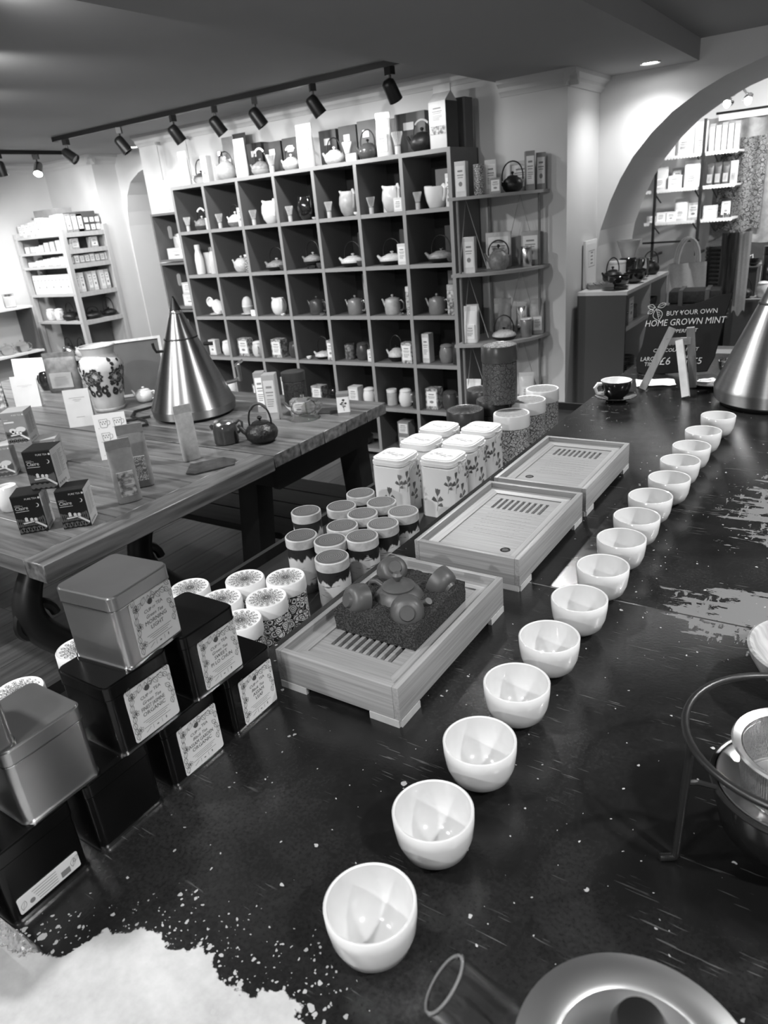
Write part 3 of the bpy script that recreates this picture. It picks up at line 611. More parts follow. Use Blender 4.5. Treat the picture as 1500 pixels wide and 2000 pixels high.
# birch-bark tins with spiral tops
def birch_mat():
    m = bpy.data.materials.new('birch_bark_print'); m.use_nodes = True; nt = m.node_tree; b = nt.nodes['Principled BSDF']; L = nt.links.new
    tc = nd(nt, 'ShaderNodeTexCoord'); sp = nd(nt, 'ShaderNodeSeparateXYZ'); L(tc.outputs['Object'], sp.inputs[0])
    nz = nd(nt, 'ShaderNodeTexNoise'); nz.inputs['Scale'].default_value = 70; nz.inputs['Detail'].default_value = 4
    mp = nd(nt, 'ShaderNodeMapping'); mp.inputs['Scale'].default_value = (1, 1, 0.25); L(tc.outputs['Object'], mp.inputs[0]); L(mp.outputs[0], nz.inputs['Vector'])
    mul = nd(nt, 'ShaderNodeMath', operation='MULTIPLY_ADD'); mul.inputs[1].default_value = 0.045; L(nz.outputs[0], mul.inputs[0]); L(sp.outputs[2], mul.inputs[2])
    r1 = nd(nt, 'ShaderNodeValToRGB'); e = r1.color_ramp.elements    # dark torn band below the lid, pale bark, grassy foot
    e[0].position = 0.0; e[0].color = (0.05,)*3+(1,); e[1].position = 1.0; e[1].color = (0.02,)*3+(1,)
    for p, c in ((0.36, 0.08), (0.40, 0.45), (0.80, 0.6), (0.83, 0.02)): q = r1.color_ramp.elements.new(p); q.color = (c, c, c, 1)
    mr = nd(nt, 'ShaderNodeMapRange'); mr.inputs[1].default_value = 0.0; mr.inputs[2].default_value = 0.125; L(mul.outputs[0], mr.inputs[0]); L(mr.outputs[0], r1.inputs[0])
    n2 = nd(nt, 'ShaderNodeTexNoise'); n2.inputs['Scale'].default_value = 60; mp2 = nd(nt, 'ShaderNodeMapping'); mp2.inputs['Scale'].default_value = (0.5, 0.5, 4); L(tc.outputs['Object'], mp2.inputs[0]); L(mp2.outputs[0], n2.inputs['Vector'])
    lt = nd(nt, 'ShaderNodeMapRange'); lt.inputs[1].default_value = 0.62; lt.inputs[2].default_value = 0.68; lt.inputs[3].default_value = 1.0; lt.inputs[4].default_value = 0.25; L(n2.outputs[0], lt.inputs[0])
    mx = nd(nt, 'ShaderNodeMix', data_type='RGBA', blend_type='MULTIPLY'); mx.inputs[0].default_value = 1.0; L(r1.outputs[0], mx.inputs[6]); L(lt.outputs[0], mx.inputs[7]); L(mx.outputs[2], b.inputs['Base Color'])
    b.inputs['Roughness'].default_value = 0.45; return m
M_birch = birch_mat()
M_bark = mat('pale_bark_lid', 0.55, 0.5, noise=0.35, scale=45)
M_btop = mat('dark_wood_print', 0.085, 0.45, noise=0.35, scale=30)
bpos = [(-0.936, 1.242, 'at the far back beside the white canisters'), (-0.858, 1.213, 'third in the back row, next to a white canister'), (-0.932, 1.160, 'in the back row behind the middle tins'), (-0.992, 1.107, 'standing apart by the black ledge rim'), (-0.862, 1.143, 'in the middle of the cluster'), (-0.784, 1.186, 'against the counter edge by the middle bamboo tray'), (-0.866, 1.073, 'in the centre of the second row'), (-0.790, 1.114, 'second from the middle bamboo tray along the counter edge'), (-0.918, 0.999, 'at the outer front by the empty ledge'), (-0.846, 1.004, 'between the two front tins'), (-0.796, 1.045, 'along the counter edge above the front tray corner'), (-0.797, 0.944, 'nearest to the camera with grass print showing')]
for i, (x, y, w) in enumerate(bpos):
    r, h, lh = 0.0335, 0.122, 0.020
    t = thing('birch_tin', 'birch-bark printed tin '+w, 'tin', (x, y, ZB), i*1.1, 'birch bark tins on the ledge')
    part(t, 'tin_body', 'bt_b', lambda g: g.lathe([(0, 0), (r-0.002, 0), (r-0.001, 0.003), (r-0.001, h-lh), (0, h-lh)], 36), M_birch)
    l = part(t, 'lid', 'bt_l', lambda g: g.lathe([(r-0.004, h-lh), (r, h-lh), (r, h-0.002), (r-0.002, h), (r-0.0035, h-0.001), (0, h-0.001)], 36), M_bark)
    part(l, 'lid_panel', 'bt_p', lambda g: g.lathe([(0, h-0.0004), (r-0.0032, h-0.0004)], 36), M_btop)
    part(l, 'spiral_print', 'bt_s', lambda g: g.ribbon([((0.001+0.026*q/120)*math.cos(q/120*12*PI)*(1+0.04*math.sin(q/9)), (0.001+0.026*q/120)*math.sin(q/120*12*PI)) for q in range(121)], 0.0007, False, TX((0, 0, h), (1, 0, 0), (0, 1, 0))), M_inkg)
# white clip-top canisters
M_can = mat('white_enamel_tin', 0.86, 0.3, noise=0.04, scale=10)
M_petal = mat('watercolour_petal', 0.22, 0.5, noise=0.6, scale=60)
def sprig(g, T, x, y, s):
    g.ribbon([(x, y), (x+0.10*s, y+0.5*s), (x+0.06*s, y+1.0*s)], 0.0008, False, T)
    for a, L, px, py in ((1.45, 0.5, 0.07, 0.95), (0.75, 0.42, 0.08, 0.62), (2.5, 0.42, 0.07, 0.58), (0.35, 0.36, 0.06, 0.35)):
        c, d = math.cos(a), math.sin(a); P = [(0, 0), (0.55, 0.30), (1, 0.33), (0.93, 0.12), (1.05, 0), (0.93, -0.12), (1, -0.33), (0.55, -0.30)]
        g.add([(x+s*(px+L*(u*c-v*d)), y+s*(py+L*(u*d+v*c)), 0) for u, v in P], [tuple(range(8))], T)
cpos = [(-0.957, 1.434, 'front of the outer row'), (-0.836, 1.467, 'front of the row by the bamboo tray'), (-0.955, 1.563, 'middle of the outer row'), (-0.843, 1.590, 'middle of the row by the bamboo tray'), (-0.968, 1.685, 'back of the outer row'), (-0.851, 1.712, 'back of the row by the bamboo tray')]
for i, (x, y, w) in enumerate(cpos):
    t = thing('clip_canister', 'white clip-top canister with flower print, '+w, 'canister', (x, y, ZB), 0, 'white flower canisters on the ledge')
    W_, H_ = 0.094, 0.135
    part(t, 'canister_body', 'cn_b', lambda g: g.prism(rrect(W_, W_, 0.018, 6), 0, H_-0.006).prism(rrect(W_-0.006, W_-0.006, 0.016, 6), H_-0.006, H_), M_can, ang=30)
    l = part(t, 'lid', 'cn_l', lambda g: g.prism(rrect(W_+0.002, W_+0.002, 0.02, 6), H_, H_+0.008).prism(rrect(W_-0.002, W_-0.002, 0.02, 6), H_+0.008, H_+0.016).prism(rrect(W_-0.012, W_-0.012, 0.018, 6), H_+0.016, H_+0.0185), M_can, ang=30)
    part(t, 'seal_ring', 'cn_s', lambda g: g.prism(rrect(W_-0.004, W_-0.004, 0.018, 6), H_-0.003, H_+0.001), mat('grey_rubber_seal', 0.25, 0.6), ang=30)
    def wires(g):
        for s in (-1, 1):
            g.tube([(s*0.012, W_/2, H_+0.008), (s*0.012, W_/2+0.009, H_+0.010), (s*0.008, W_/2+0.011, H_+0.002), (s*0.014, W_/2+0.005, H_-0.012), (s*0.010, W_/2+0.001, H_-0.022)], 0.0014, 6)
        g.tube([(-0.012, W_/2+0.009, H_+0.010), (0.012, W_/2+0.009, H_+0.010)], 0.0014, 6)
    part(t, 'clasp', 'cn_w', wires, mat('white_wire', 0.7, 0.3), rz=-PI/2)
    part(t, 'hinge', 'cn_h', lambda g: g.tube([(-W_/2-0.001, -0.01, H_+0.004), (-W_/2-0.009, -0.008, H_+0.009), (-W_/2-0.009, 0.008, H_+0.009), (-W_/2-0.001, 0.01, H_+0.004)], 0.0014, 6), mat('white_wire', 0.7, 0.3))
    def pr(g):
        T = TX((0, -W_/2-0.0004, 0), (1, 0, 0), (0, 0, 1)); sprig(g, T, 0.0, 0.018, 0.042); sprig(g, T, 0.034, 0.07, 0.032)
        T = TX((W_/2+0.0004, 0, 0), (0, 1, 0), (0, 0, 1)); sprig(g, T, 0.0, 0.02, 0.042); sprig(g, T, -0.03, 0.065, 0.038); sprig(g, T, 0.026, 0.075, 0.03)
    part(t, 'flower_print', 'cn_p', pr, M_petal)
    def pl(g):
        T = TX((0, 0, H_+0.0189), (1, 0, 0), (0, 1, 0))
        for k in range(9): leaf(g, -0.032+0.007*k, -0.006+0.006*math.sin(k*0.8), 0.011, 0.9 if k % 2 else -0.8, T, 0.0009, 0.3)
        g.ribbon([(-0.034+0.0075*k, -0.006+0.006*math.sin(k*0.8)) for k in range(10)], 0.0007, False, T)
    part(l, 'leaf_print', 'cn_lp', pl, mat('soft_grey_print', 0.34, 0.6))
# large mandala tins
gb = 'large patterned tins at the far end of the ledge'
for i, (x, y, w) in enumerate(((-0.822, 1.852, 'nearest the white canisters'), (-0.832, 2.003, 'in the middle of its row of three'), (-0.842, 2.140, 'at the far end of the ledge'))):
    rtin(x, y, 'large white-lidded tin with floral print, '+w, 0.052, 0.155, 0.038, M_doodf, M_lidw, M_inkg, gb, 'bm', i*0.5, topw=0.0016, topbg=mat('grey_lid_print', 0.33, 0.4))
M_lidd = mat('dark_tin_lid', 0.035, 0.35); M_lidp = mat('dark_lid_print', 0.10, 0.3)
rtin(-0.972, 1.852, 'dark round tin with dark lid behind the white canisters', 0.056, 0.155, 0.042, M_doodd, M_lidd, mat('lid_line', 0.02, 0.4), gb, 'bd', 0.3, topw=0.0016, topbg=M_lidp)
rtin(-0.942, 1.985, 'dark round tin underneath the tall embossed tin', 0.052, 0.155, 0.040, M_doodd, M_lidd, mat('lid_line', 0.02, 0.4), gb, 'bdd', 1.3, topw=0.0016, topbg=M_lidp)
rtin(-1.030, 2.09, 'dark round tin hidden behind the tall embossed tin', 0.052, 0.155, 0.040, M_doodd, M_lidd, mat('lid_line', 0.02, 0.4), gb, 'bdd', 0.8, topw=0.0016, topbg=M_lidp)
rtin(-0.905, 1.958, 'tall embossed grey tin with dark lid stacked on top of another tin', 0.053, 0.172, 0.046, mat('x', 0.1) if False else doodle('grey_embossed_print', 0.15, 0.045, 75, 0.06, 0.35), mat('satin_dark_lid', 0.075, 0.3), mat('lid_line_pale', 0.3, 0.4), gb, 'be', 0.2, z=ZB+0.1555, topw=0.0016, topbg=mat('grey_lid_panel', 0.09, 0.25))
# ---------------------------------------------------------------- kit of shop goods (origin at the middle of the base, front towards -Y)
def rd(*a): return tuple(round(q, 3) for q in a)
def printlines(g, T, w, h, seed):
    r = random.Random(seed)
    g.rect(-w*0.28, w*0.28, h*0.27, h*0.34, T); g.rect(-w*0.36, w*0.36, h*0.12, h*0.16, T); g.rect(-w*0.3, w*0.3, h*0.03, h*0.06, T)
    if seed % 2: g.disc(0, -h*0.22, w*0.22, h*0.10, 10, 0, T)
    else:
        for k in range(4): g.rect(-w*0.34, w*r.uniform(0.15, 0.36), -h*(0.10+0.07*k), -h*(0.075+0.07*k), T)
def carton(x, y, z, lb, w=0.06, d=0.05, h=0.1, m=None, rz=0.0, group=None, seed=None, lm=None, im=None, name='tea_carton', flap=True, sticker=False):
    m = m or M_card; seed = int(abs(x*97+z*31)) if seed is None else seed
    t = thing(name, lb, 'box', (x, y, z), rz, group); k = ('ct',)+rd(w, d, h)
    part(t, 'carton_body', k, lambda g: g.box(-w/2, w/2, -d/2, d/2, 0, h), m, bevel=0.0008, seg=1)
    if flap: part(t, 'lid_flap', k+('f',), lambda g: g.box(-w/2+0.001, w/2-0.001, -d/2+0.001, d/2-0.001, h-0.0005, h+0.0012), m)
    if sticker:
        part(t, 'sticker', k+('st',), lambda g: g.box(-w*0.22, w*0.12, -d/2-0.0006, -d/2+0.0005, h*0.60, h*0.78), M_paper)
    elif lm is not False:
        p = part(t, 'label_panel', k+('p',), lambda g: g.box(-w*0.40, w*0.40, -d/2-0.0006, -d/2+0.0005, h*0.16, h*0.88), lm or M_paper)
        part(p, 'small_print', k+('i', seed % 4), lambda g: printlines(g, TX((0, -d/2-0.001, h*0.52)), w*0.8, h*0.7, seed % 4), im or M_inkg)
    return t
def pouch(x, y, z, lb, w=0.09, h=0.2, d=0.05, m=None, rz=0.0, group=None, lm=None, gable=False, lean=0.0):
    m = m or M_paper
    t = thing('tea_pouch', lb, 'pouch', (x, y, z), rz, group); k = ('po',)+rd(w, d, h, lean)
    def body(g):
        rows = [(0, 0.93, 0.85), (0.02, 0.98, 1.0), (0.30, 1.0, 0.92), (0.60, 1.0, 0.62), (0.78, 0.99, 0.34), (0.88, 0.98, 0.06)]
        vs = []; n = 16
        for f, sw, sd in rows:
            for i in range(n):
                a = 2*PI*i/n; cx = math.copysign(abs(math.cos(a))**0.6, math.cos(a)); cy = math.copysign(abs(math.sin(a))**0.8, math.sin(a))
                vs.append((w/2*sw*cx, d/2*sd*cy+lean*f*f*h, f*h))
        fs = [tuple(range(n-1, -1, -1))]
        for j in range(len(rows)-1):
            for i in range(n): fs.append((j*n+i, j*n+(i+1) % n, (j+1)*n+(i+1) % n, (j+1)*n+i))
        fs.append(tuple((len(rows)-1)*n+i for i in range(n)))
        g.add(vs, fs)
    part(t, 'bag', k, body, m, ang=70)
    part(t, 'top_seal', k+('s',), lambda g: g.box(-w/2*0.985, w/2*0.985, -0.0022+lean*0.8*h, 0.0022+lean*0.8*h, h*0.85, h), m, bevel=0.0007, seg=1)
    if lm is not False:
        ly = -d/2*0.97
        p = part(t, 'paper_label', k+('l',), lambda g: g.add([(-w*0.33, ly-0.002, h*0.12), (w*0.33, ly-0.002, h*0.12), (w*0.33, ly*0.86-0.003, h*0.50), (-w*0.33, ly*0.86-0.003, h*0.50), (-w*0.33, ly+0.004, h*0.12), (w*0.33, ly+0.004, h*0.12), (w*0.33, ly*0.86+0.004, h*0.50), (-w*0.33, ly*0.86+0.004, h*0.50)], [(0, 1, 2, 3), (1, 5, 6, 2), (0, 3, 7, 4), (3, 2, 6, 7), (0, 4, 5, 1)]), lm or M_paper)
        part(p, 'small_print', k+('i',), lambda g: printlines(g, TX((0, ly-0.0035, h*0.31), (1, 0, 0), (0, -ly*0.10, h*0.38)), w*0.6, h*0.34, 2), M_inkg)
    return t
def kettle(x, y, z, lb, r=0.055, h=0.07, m=None, rz=0.0, hh=0.07, hm=None, grip=None, group=None, knob=None, spout=True, hw=None, lidm=None, base=None):
    m = m or M_iron; hm = hm or M_blackmetal; hw = hw or r*0.8
    t = thing('iron_teapot', lb, 'teapot', (x, y, z), rz, group); k = ('kt',)+rd(r, h)
    part(t, 'pot_body', k, lambda g: g.lathe([(0, 0), (r*0.62, 0), (r*0.70, h*0.04), (r*0.93, h*0.24), (r, h*0.45), (r*0.97, h*0.62), (r*0.80, h*0.84), (r*0.52, h*0.97), (r*0.48, h), (0, h)], 28), m)
    if base: part(t, 'dark_base', k+('db',), lambda g: g.lathe([(0, -0.0005), (r*0.64, -0.0005), (r*0.72, h*0.04), (r*0.945, h*0.24), (r*1.012, h*0.42), (r*0.99, h*0.42)], 28), base)
    l = part(t, 'lid', k+('l',), lambda g: g.lathe([(r*0.5, h*0.985), (r*0.52, h*1.01), (r*0.35, h*1.08), (0, h*1.12)], 24), lidm or m)
    part(l, 'lid_knob', k+('k',), lambda g: g.lathe([(r*0.06, h*1.10), (r*0.06, h*1.16), (r*0.14, h*1.22), (r*0.15, h*1.28), (r*0.08, h*1.34), (0, h*1.35)], 14), knob or hm)
    if spout: part(t, 'spout', k+('sp',), lambda g: g.tube([(-r*0.85, 0, h*0.5), (-r*1.10, 0, h*0.62), (-r*1.28, 0, h*0.85), (-r*1.36, 0, h*0.95)], [r*0.20, r*0.15, r*0.11, r*0.09], 10), m)
    kk = k+rd(hh, hw)
    part(t, 'handle', kk, lambda g: g.tube([(-hw, 0, h*0.78)]+[(-hw*1.02*math.cos(PI*i/16), 0, h*0.80+hh*math.sin(PI*i/16)**0.75) for i in range(1, 16)]+[(hw, 0, h*0.78)], 0.0036, 8), hm)
    if grip: part(t, 'handle_grip', kk+('g',), lambda g: g.tube([(-hw*1.02*math.cos(PI*i/16), 0, h*0.80+hh*math.sin(PI*i/16)**0.75) for i in range(4, 13)], 0.0062, 8), grip)
    return t
def teapot(x, y, z, lb, r=0.05, h=0.08, m=None, rz=0.0, group=None, straight=False, hm=None):
    m = m or M_white; t = thing('ceramic_teapot', lb, 'teapot', (x, y, z), rz, group); k = ('tp', straight)+rd(r, h)
    prof = [(0, 0), (r*0.88, 0), (r*0.97, h*0.08), (r, h*0.4), (r*0.95, h*0.8), (r*0.86, h*0.97), (r*0.8, h), (0, h)] if straight else [(0, 0), (r*0.6, 0), (r*0.85, h*0.15), (r, h*0.45), (r*0.93, h*0.75), (r*0.65, h*0.96), (r*0.55, h), (0, h)]
    part(t, 'pot_body', k, lambda g: g.lathe(prof, 28), m)
    l = part(t, 'lid', k+('l',), lambda g: g.lathe([(r*0.62, h*0.985), (r*0.62, h*1.01), (r*0.4, h*1.07), (0, h*1.09)], 24), m)
    part(l, 'lid_knob', k+('k',), lambda g: g.lathe([(r*0.08, h*1.07), (r*0.09, h*1.11), (r*0.17, h*1.17), (r*0.14, h*1.24), (0, h*1.27)], 14), m)
    part(t, 'spout', k+('s',), lambda g: g.tube([(-r*0.85, 0, h*0.45), (-r*1.15, 0, h*0.60), (-r*1.35, 0, h*0.88), (-r*1.48, 0, h*0.97)], [r*0.24, r*0.17, r*0.12, r*0.10], 10), m)
    part(t, 'handle', k+('h',), lambda g: g.tube([(r*0.88, 0, h*0.82), (r*1.25, 0, h*0.88), (r*1.55, 0, h*0.70), (r*1.52, 0, h*0.40), (r*1.25, 0, h*0.22), (r*0.92, 0, h*0.26)], r*0.10, 8), hm or m)
    return t
def jug(x, y, z, lb, r=0.055, h=0.13, m=None, rz=0.0, group=None, squat=False):
    m = m or M_white; t = thing('ceramic_jug', lb, 'jug', (x, y, z), rz, group); k = ('jg', squat)+rd(r, h)
    pr = [(0, 0), (r*0.55, 0), (r*0.62, h*0.02), (r*0.88, h*0.22), (r, h*0.5), (r*0.93, h*0.78), (r*0.74, h*0.95), (r*0.70, h), (r*0.66, h*0.985), (r*0.7, h*0.9), (0, h*0.6)] if not squat else \
         [(0, 0), (r*0.6, 0), (r*0.66, h*0.03), (r*0.86, h*0.35), (r*0.98, h*0.75), (r*1.0, h), (r*0.95, h*0.98), (r*0.9, h*0.75), (0, h*0.3)]
    part(t, 'jug_body', k, lambda g: g.lathe(pr, 28), m)
    part(t, 'lip', k+('lip',), lambda g: g.tube([(-r*0.55, 0, h*0.86), (-r*0.84, 0, h*0.95), (-r*1.08, 0, h*1.04)], [r*0.32, r*0.2, r*0.06], 8), m)
    part(t, 'handle', k+('h',), lambda g: g.tube([(r*0.62, -r*0.25, h*0.94), (r*0.98, -r*0.62, h*1.03), (r*1.22, -r*0.8, h*0.86), (r*1.16, -r*0.76, h*0.55), (r*0.86, -r*0.48, h*0.34)], r*0.13, 8), m)
    return t
def whisk(x, y, z, lb, s=1.0, group='bamboo whisks on the cube shelf'):
    t = thing('bamboo_whisk', lb, 'whisk', (x, y, z), x*5, group); k = ('wk', round(s, 2))
    part(t, 'handle', k, lambda g: g.lathe([(0, 0), (0.013*s, 0), (0.0135*s, 0.002), (0.0135*s, 0.036*s), (0, 0.036*s)], 16), M_bamboo)
    part(t, 'thread_binding', k+('b',), lambda g: g.lathe([(0.0132*s, 0.034*s), (0.0142*s, 0.037*s), (0.0142*s, 0.042*s), (0.013*s, 0.044*s)], 16), M_inkg)
    def tines(g):
        n = 20
        for i in range(n):
            a = 2*PI*i/n; c, d = math.cos(a), math.sin(a)
            g.tube([(0.012*s*c, 0.012*s*d, 0.036*s), (0.017*s*c, 0.017*s*d, 0.06*s), (0.024*s*c, 0.024*s*d, 0.085*s), (0.023*s*c, 0.023*s*d, 0.092*s)], 0.0016*s, 4)
    part(t, 'tines', k+('t',), tines, M_bamboo)
    return t
def mug(x, y, z, lb, r=0.04, h=0.085, m=None, rz=0.0, group=None, lid=None, hm=None):
    m = m or M_white; t = thing('lidded_mug' if lid else 'mug', lb, 'mug', (x, y, z), rz, group); k = ('mg',)+rd(r, h)
    part(t, 'mug_body', k, lambda g: g.lathe([(0, 0), (r*0.7, 0), (r*0.85, h*0.08), (r, h*0.38), (r*0.98, h*0.65), (r*0.80, h*0.95), (r*0.76, h), (r*0.7, h*0.97), (r*0.7, h*0.9), (0, h*0.88)], 26), m)
    if lid: part(t, 'lid', k+('l',), lambda g: g.lathe([(r*0.84, h*0.965), (r*0.86, h*1.0), (r*0.7, h*1.10), (r*0.3, h*1.15), (0, h*1.16)], 24), lid)
    part(t, 'handle', k+('h',), lambda g: g.tube([(r*0.88, 0, h*0.75), (r*1.3, 0, h*0.8), (r*1.5, 0, h*0.6), (r*1.4, 0, h*0.34), (r*0.97, 0, h*0.28)], r*0.10, 8), hm or m)
    return t
def jar(x, y, z, lb, r=0.026, h=0.1, m=None, lidm=None, group=None, name='tea_jar', lh=0.18):
    m = m or M_doodf; t = thing(name, lb, 'jar', (x, y, z), x*3, group); k = ('jr',)+rd(r, h, lh)
    part(t, 'jar_body', k, lambda g: g.lathe([(0, 0), (r*0.92, 0), (r, h*0.03), (r, h*(1-lh)-0.004), (r*0.93, h*(1-lh)), (0, h*(1-lh))], 24), m)
    part(t, 'lid', k+('l',), lambda g: g.lathe([(r*0.9, h*(1-lh)), (r*1.02, h*(1-lh)+0.001), (r*1.02, h-0.002), (r*0.95, h), (0, h)], 24), lidm or M_lidw)
    return t
def bottle(x, y, z, lb, r=0.026, h=0.15, m=None, capm=None):
    t = thing('drink_bottle', lb, 'bottle', (x, y, z)); k = ('bo',)+rd(r, h)
    part(t, 'bottle_body', k, lambda g: g.lathe([(0, 0), (r*0.9, 0), (r, h*0.03), (r, h*0.5), (r*0.85, h*0.66), (r*0.6, h*0.8), (r*0.6, h*0.84), (0, h*0.84)], 24), m or M_white)
    part(t, 'cap', k+('c',), lambda g: g.lathe([(r*0.6, h*0.83), (r*0.66, h*0.84), (r*0.64, h*0.99), (r*0.5, h), (0, h)], 20), capm or M_steel)
    return t
def bowl(x, y, z, lb, r=0.035, h=0.035, m=None, name='tea_bowl'):
    o = place(name, CACHE.setdefault(('bw', rd(r, h), (m or M_dgrey).name), None) or CACHE.__setitem__(('bw', rd(r, h), (m or M_dgrey).name), G().lathe(cup_prof(r, h, 0.0025), 24).mesh(name, m or M_dgrey)) or CACHE[('bw', rd(r, h), (m or M_dgrey).name)], None, (x, y, z))
    return tag(o, lb, 'bowl')
def saucer(x, y, z, lb, r=0.06, m=None):
    o = place('saucer', G().lathe([(0, 0.002), (r*0.5, 0), (r*0.55, 0.003), (r, 0.011), (r*0.99, 0.013), (r*0.55, 0.006), (0, 0.005)], 28).mesh('saucer', m or M_white), None, (x, y, z))
    return tag(o, lb, 'saucer')

# ---------------------------------------------------------------- cube shelf
SX0, SX1, SYF, SYB = -4.18, -1.985, 3.75, 4.075
NP, RP, STOP = 7, 0.292, 1.80
CP = (SX1-SX0)/NP; TH = 0.022
M_shelf = mat('grey_laminate', 0.15, 0.55, noise=0.06, scale=6)
M_edge = mat('pale_edge_banding', 0.30, 0.5)
M_back = mat('black_back_panel', 0.012, 0.7)
sh = thing('cube_shelf', 'tall grey cube shelf with seven columns of tea ware', 'shelf', (0, 0, 0))
for c in range(NP+1):
    x = SX0+CP*c; x0, x1 = (x, x+TH) if c == 0 else ((x-TH, x) if c == NP else (x-TH/2, x+TH/2))
    part(sh, 'upright_panel', ('cu', c in (0,), c == NP), lambda g: g.box(0, TH, SYF+0.002, SYB, 0.0, STOP-TH), M_shelf, loc=(x0, 0, 0))
    part(sh, 'upright_edge', ('cue', 1), lambda g: g.box(0, TH, SYF, SYF+0.002, 0, STOP-TH), M_edge, loc=(x0, 0, 0))
for r in range(7):
    z = STOP-RP*r
    for c in range(NP):
        xa = SX0+CP*c+(TH if c == 0 else TH/2); xb = SX0+CP*(c+1)-(TH if c == NP-1 else TH/2)
        if r == 0: continue
        part(sh, 'shelf_board', ('cb', rd(xb-xa)), lambda g: g.box(0, xb-xa, SYF+0.004, SYB, -TH, 0), M_shelf, loc=(xa, 0, z))
        part(sh, 'shelf_edge', ('cbe', rd(xb-xa)), lambda g: g.box(0, xb-xa, SYF+0.002, SYF+0.004, -TH, 0), M_edge, loc=(xa, 0, z))
part(sh, 'top_panel', None, lambda g: g.box(SX0, SX1, SYF+0.002, SYB, STOP-TH, STOP), M_shelf)
part(sh, 'top_edge', None, lambda g: g.box(SX0, SX1, SYF, SYF+0.002, STOP-TH, STOP), M_edge)
part(sh, 'back_panel', None, lambda g: g.box(SX0, SX1, SYB, SYB+0.006, 0, STOP), M_back)
ROW = ['top', 'second', 'third', 'fourth', 'fifth', 'bottom']
def cell(r, c, fx, dy=0.085): return SX0+CP*(c+0.03+0.94*fx), SYF+dy, STOP-RP*(r+1)
def L(d, r, c): return '%s in %s cell of the %s row, cube shelf' % (d, ORD[c], ROW[r])
M_cream = mat('cream_card', 0.7, 0.6, noise=0.12, scale=30)
M_photo = mat('printed_scene_card', 0.55, 0.5, g2=0.12, scale=55, lo=0.4, hi=0.6)
def put(f, row, col, fx, desc, dy=0.085, dz=0.0, **kw):
    x, y, z = cell(row, col, fx, dy); return f(x, y, z+dz, L(desc, row, col), **kw)
for c in range(7): put(whisk, 0, c, (0.16, 0.17, 0.17, 0.17, 0.17, 0.17, 0.19)[c], 'pale bamboo matcha whisk', 0.05)
put(kettle, 0, 0, 0.55, 'grey iron teapot with white grip', r=0.056, h=0.068, m=M_irong, hh=0.085, grip=M_paper, knob=M_white, base=M_dgrey)
put(jar, 0, 0, 0.88, 'small pale jar', 0.05, r=0.024, h=0.075, m=M_offw)
put(kettle, 0, 1, 0.58, 'white teapot with dark bail handle', r=0.058, h=0.072, m=M_offw, hh=0.08, knob=M_white, base=M_irong)
put(carton, 0, 1, 0.90, 'slim pale carton', 0.05, w=0.045, d=0.045, h=0.115, m=M_offw)
put(jug, 0, 2, 0.62, 'bulbous white jug', r=0.066, h=0.135, m=M_white)
put(jug, 0, 3, 0.58, 'glossy black jug', r=0.064, h=0.135, m=M_black)
put(jar, 0, 3, 0.90, 'glass jar with steel lid', 0.09, r=0.026, h=0.10, m=M_glass, lidm=M_chrome)
put(bowl, 0, 3, 0.88, 'tiny white sample dish', 0.035, r=0.018, h=0.014, m=M_offw)
put(jug, 0, 4, 0.62, 'grey speckled jug', r=0.062, h=0.138, m=M_lgrey)
put(bowl, 0, 4, 0.90, 'little white spout dish', 0.04, r=0.020, h=0.02, m=M_white)
put(carton, 0, 5, 0.46, 'square white gift carton behind the jug', 0.17, w=0.11, d=0.07, h=0.12, m=M_card, lm=False)
put(jug, 0, 5, 0.62, 'cream white jug', r=0.064, h=0.138, m=M_offw)
put(carton, 0, 5, 0.88, 'small white sample carton', 0.03, w=0.058, d=0.035, h=0.07, m=M_cream)
put(carton, 0, 6, 0.50, 'tall grey storage carton at the back', 0.26, w=0.12, d=0.09, h=0.20, m=M_cardg, lm=False)
put(jug, 0, 6, 0.55, 'wide white pitcher', r=0.070, h=0.11, m=M_white, squat=True)
put(carton, 0, 6, 0.91, 'tall slim white carton', 0.06, w=0.045, d=0.05, h=0.165, m=M_cream)
# second row
put(bottle, 1, 0, 0.30, 'white flask bottle', 0.06, r=0.032, h=0.20, m=M_white, capm=M_white)
put(carton, 1, 0, 0.42, 'pale box behind the flask', 0.12, w=0.06, d=0.04, h=0.14, m=M_card, lm=False)
put(bottle, 1, 0, 0.80, 'glass bottle with white label', 0.05, r=0.028, h=0.18, m=M_offw)
put(teapot, 1, 1, 0.55, 'cream leaf-patterned teapot', r=0.058, h=0.085, m=M_ironw)
put(jar, 1, 1, 0.90, 'flower-patterned black jar', 0.045, r=0.027, h=0.115, m=doodle('daisy_print', 0.7, 0.02, 60, 0.12, ring=True), lidm=M_white, lh=0.12)
for c, m, d in ((2, M_irong, 'low grey iron teapot'), (3, M_irong, 'round grey iron teapot on a stand'), (4, M_ironw, 'low pale hobnail iron teapot'), (5, M_ironw, 'low white hobnail iron teapot'), (6, M_irong, 'low ribbed grey iron teapot')):
    put(kettle, 1, c, 0.58 if c != 5 else 0.5, d, r=0.078 if c != 3 else 0.066, h=0.058, m=m, hh=0.10, base=M_iron, dz=0.022 if c == 3 else 0.0, knob=M_offw if c != 6 else M_chrome)
t = thing('teapot_stand', L('dark iron warmer stand', 1, 3), 'stand', cell(1, 3, 0.58)); part(t, 'ring', None, lambda g: g.lathe([(0.04, 0.018), (0.052, 0.018), (0.052, 0.022), (0.04, 0.022)], 24), M_iron)
for k in range(3): part(t, 'foot', 'stand_foot', lambda g: g.tube([(0.046, 0, 0.0), (0.046, 0, 0.019)], 0.005, 8), M_iron, rz=2*PI*k/3)
